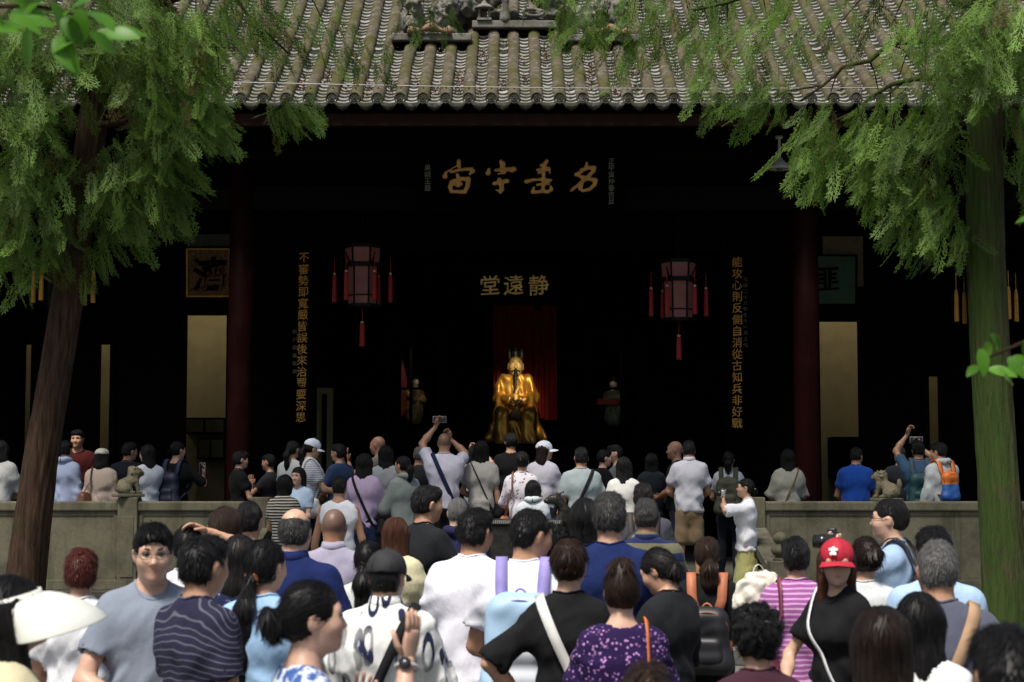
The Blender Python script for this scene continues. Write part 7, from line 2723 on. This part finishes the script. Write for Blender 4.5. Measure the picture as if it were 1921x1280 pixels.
p = person('woman in a white curved-brim cap and white blouse', 1018, 825, 18.85, PLAT, -14, 'f', 0, hair=('long', 'dark', dict(len=.12)), hat=('cap', simple('white_cotton', (.72, .74, .80), .8, 0, .05), .085), head=(-62, 0, 0), shirt=c_((.56, .54, .60)), sleeve='half', loose=1.25, L='clasp', Rt='clasp')
p = person('man in a light grey polo shirt and khaki shorts', 1292, 825, 18.7, PLAT, -1, 'm', 1, 1.04, hair=('short', 'black', dict(t=.012)), head=(0, -4, 0), shirt=c_((.42, .42, .46)), collar='polo', L='clasp', Rt='clasp', bottom=('shorts', c_((.16, .115, .065))))
p = person('woman in a white tee with an olive backpack', 1366, 846, 19.35, PLAT, -10, 'f', 0, hair=('pony', 'black', dict(len=.18)), shirt=c_((.42, .45, .46)), L='clasp', Rt='clasp')
backpack(p, 'olive backpack on the woman in the white tee', simple('olive_canvas', (.045, .045, .028), .8), simple('olive_canvas', (.045, .045, .028), .8), simple('olive_webbing', (.04, .04, .025), .8), .27, .40, .13, 1.15)
p = person('woman in a beige blouse with long black hair behind the plain railing', 1477, 842, 19.3, PLAT, 2, 'f', 0, hair=('long', 'black', dict(len=.16)), shirt=c_((.40, .385, .31)), sleeve='half', loose=1.3, L='clasp', Rt='clasp')
crossbody(p, 'thin tan strap across the beige blouse', simple('tan_leather', (.20, .10, .05), .6), 1, .014)
p = person('man in a bright blue tee behind the plain railing', 1604, 838, 19.3, PLAT, -6, 'm', 1, 1.06, hair=('short', 'black', dict(t=.012)), head=(-20, -8, 0), shirt=c_((.012, .06, .30)), L='clasp', Rt='fold')
p = person('person in a denim blue shirt raising both arms to take a picture', 1722, 826, 19.5, PLAT, -4, 'm', 1, hair=('short', 'black'), shirt=c_((.05, .10, .17)), L='high', Rt='up')
phone(p, 'black phone raised by the person in the denim blue shirt', 0, tilt=(0, 90, 0))
backpack(p, 'teal backpack with a round white badge', simple('teal_nylon', (.012, .06, .06), .6), simple('teal_nylon', (.012, .06, .06), .6), simple('denim_webbing', (.04, .07, .11), .7), .30, .44, .14, 1.10, badge=simple('badge_white', (.62, .62, .60), .5))
p = person('person in a pale grey hooded jacket with an orange and blue backpack', 1764, 829, 19.05, PLAT, 22, 'm', 0, hair=('short', 'black', dict(t=.018)), head=(26, -6, 0), shirt=c_((.42, .45, .44)), sleeve='long', collar='hood', loose=1.25, L='down', Rt='clasp')
backpack(p, 'small orange and blue backpack on the pale grey hooded jacket', simple('blue_nylon', (.02, .085, .30), .45), simple('blue_nylon', (.02, .085, .30), .45), simple('orange_nylon', (.62, .15, .02), .5), .21, .31, .09, 1.20, pocket=False, top_mat=simple('orange_nylon', (.62, .15, .02), .5))
p = person('person in a white textured top at the end of the lion railing', 2, 826, 19.3, PLAT, 0, 'f', 0, hair=('long', 'black', dict(len=.1)), shirt=c_((.48, .48, .45), 'sprig', (.4, .4, .38)), sleeve='long', loose=1.2, L='clasp', Rt='clasp')
p = person('person in a pale blue hooded jacket behind the leaning tree', 122, 826, 19.3, PLAT, -10, 'f', 0, hair=('short', 'black'), shirt=c_((.36, .42, .58)), sleeve='long', collar='hood', loose=1.25, L='clasp', Rt='down')
p = person('woman in a beige jacket and pale knitted beret', 191, 839, 19.2, PLAT, -4, 'f', 0, hair=('long', 'black', dict(len=.10)), hat=('beret', c_((.50, .49, .40))), shirt=c_((.44, .35, .28)), sleeve='long', loose=1.4, L='down', Rt='down')
shoulder_tote(p, 'brown leather bag on the shoulder of the beige jacket', simple('brown_leather', (.13, .045, .02), .5), -1, (.24, .10, .20), -.06)
p = person('man in a dark tee with short hair behind the stone lion', 240, 829, 19.7, PLAT, -12, 'm', 1, 1.08, hair=('short', 'black', dict(t=.012)), head=(-30, 0, 0), shirt=c_((.016, .019, .026)), L='clasp', Rt='clasp')
p = person('woman in a white shirt with long black hair beside the stone lion', 278, 834, 19.3, PLAT, 38, 'f', 2, hair=('long', 'black', dict(len=.16)), head=(20, 0, 0), shirt=c_((.52, .55, .60)), sleeve='long', loose=1.2, L='clasp', Rt='clasp')
p = person('woman in a black top holding up a phone behind the lion railing', 331, 827, 19.55, PLAT, -20, 'f', 0, hair=('bun', 'black', dict(at=(0, -.10, .04), r=.03)), head=(-22, 0, 0), shirt=c_((.010, .010, .012)), sleeve='half', collar='wide', L='phone', Rt=((.20, .30, 1.30), (.9, -.1, -.8), (0, .2, 1), (-.6, -.7, 0), .35))
phone(p, 'dark phone held up by the woman in the black top', 0)
backpack(p, 'navy backpack on the woman in the black top', simple('navy_nylon', (.010, .012, .035), .6), simple('navy_nylon', (.010, .012, .035), .6), simple('navy_webbing', (.015, .017, .05), .7), .26, .38, .12, 1.14)
p = person('woman in black short sleeves beside the red column', 449, 846, 19.25, PLAT, -62, 'f', 0, hair=('short', 'black', dict(t=.022)), shirt=c_((.010, .010, .011)), L='clasp', Rt='clasp')
# --- deeper in the shade of the hall
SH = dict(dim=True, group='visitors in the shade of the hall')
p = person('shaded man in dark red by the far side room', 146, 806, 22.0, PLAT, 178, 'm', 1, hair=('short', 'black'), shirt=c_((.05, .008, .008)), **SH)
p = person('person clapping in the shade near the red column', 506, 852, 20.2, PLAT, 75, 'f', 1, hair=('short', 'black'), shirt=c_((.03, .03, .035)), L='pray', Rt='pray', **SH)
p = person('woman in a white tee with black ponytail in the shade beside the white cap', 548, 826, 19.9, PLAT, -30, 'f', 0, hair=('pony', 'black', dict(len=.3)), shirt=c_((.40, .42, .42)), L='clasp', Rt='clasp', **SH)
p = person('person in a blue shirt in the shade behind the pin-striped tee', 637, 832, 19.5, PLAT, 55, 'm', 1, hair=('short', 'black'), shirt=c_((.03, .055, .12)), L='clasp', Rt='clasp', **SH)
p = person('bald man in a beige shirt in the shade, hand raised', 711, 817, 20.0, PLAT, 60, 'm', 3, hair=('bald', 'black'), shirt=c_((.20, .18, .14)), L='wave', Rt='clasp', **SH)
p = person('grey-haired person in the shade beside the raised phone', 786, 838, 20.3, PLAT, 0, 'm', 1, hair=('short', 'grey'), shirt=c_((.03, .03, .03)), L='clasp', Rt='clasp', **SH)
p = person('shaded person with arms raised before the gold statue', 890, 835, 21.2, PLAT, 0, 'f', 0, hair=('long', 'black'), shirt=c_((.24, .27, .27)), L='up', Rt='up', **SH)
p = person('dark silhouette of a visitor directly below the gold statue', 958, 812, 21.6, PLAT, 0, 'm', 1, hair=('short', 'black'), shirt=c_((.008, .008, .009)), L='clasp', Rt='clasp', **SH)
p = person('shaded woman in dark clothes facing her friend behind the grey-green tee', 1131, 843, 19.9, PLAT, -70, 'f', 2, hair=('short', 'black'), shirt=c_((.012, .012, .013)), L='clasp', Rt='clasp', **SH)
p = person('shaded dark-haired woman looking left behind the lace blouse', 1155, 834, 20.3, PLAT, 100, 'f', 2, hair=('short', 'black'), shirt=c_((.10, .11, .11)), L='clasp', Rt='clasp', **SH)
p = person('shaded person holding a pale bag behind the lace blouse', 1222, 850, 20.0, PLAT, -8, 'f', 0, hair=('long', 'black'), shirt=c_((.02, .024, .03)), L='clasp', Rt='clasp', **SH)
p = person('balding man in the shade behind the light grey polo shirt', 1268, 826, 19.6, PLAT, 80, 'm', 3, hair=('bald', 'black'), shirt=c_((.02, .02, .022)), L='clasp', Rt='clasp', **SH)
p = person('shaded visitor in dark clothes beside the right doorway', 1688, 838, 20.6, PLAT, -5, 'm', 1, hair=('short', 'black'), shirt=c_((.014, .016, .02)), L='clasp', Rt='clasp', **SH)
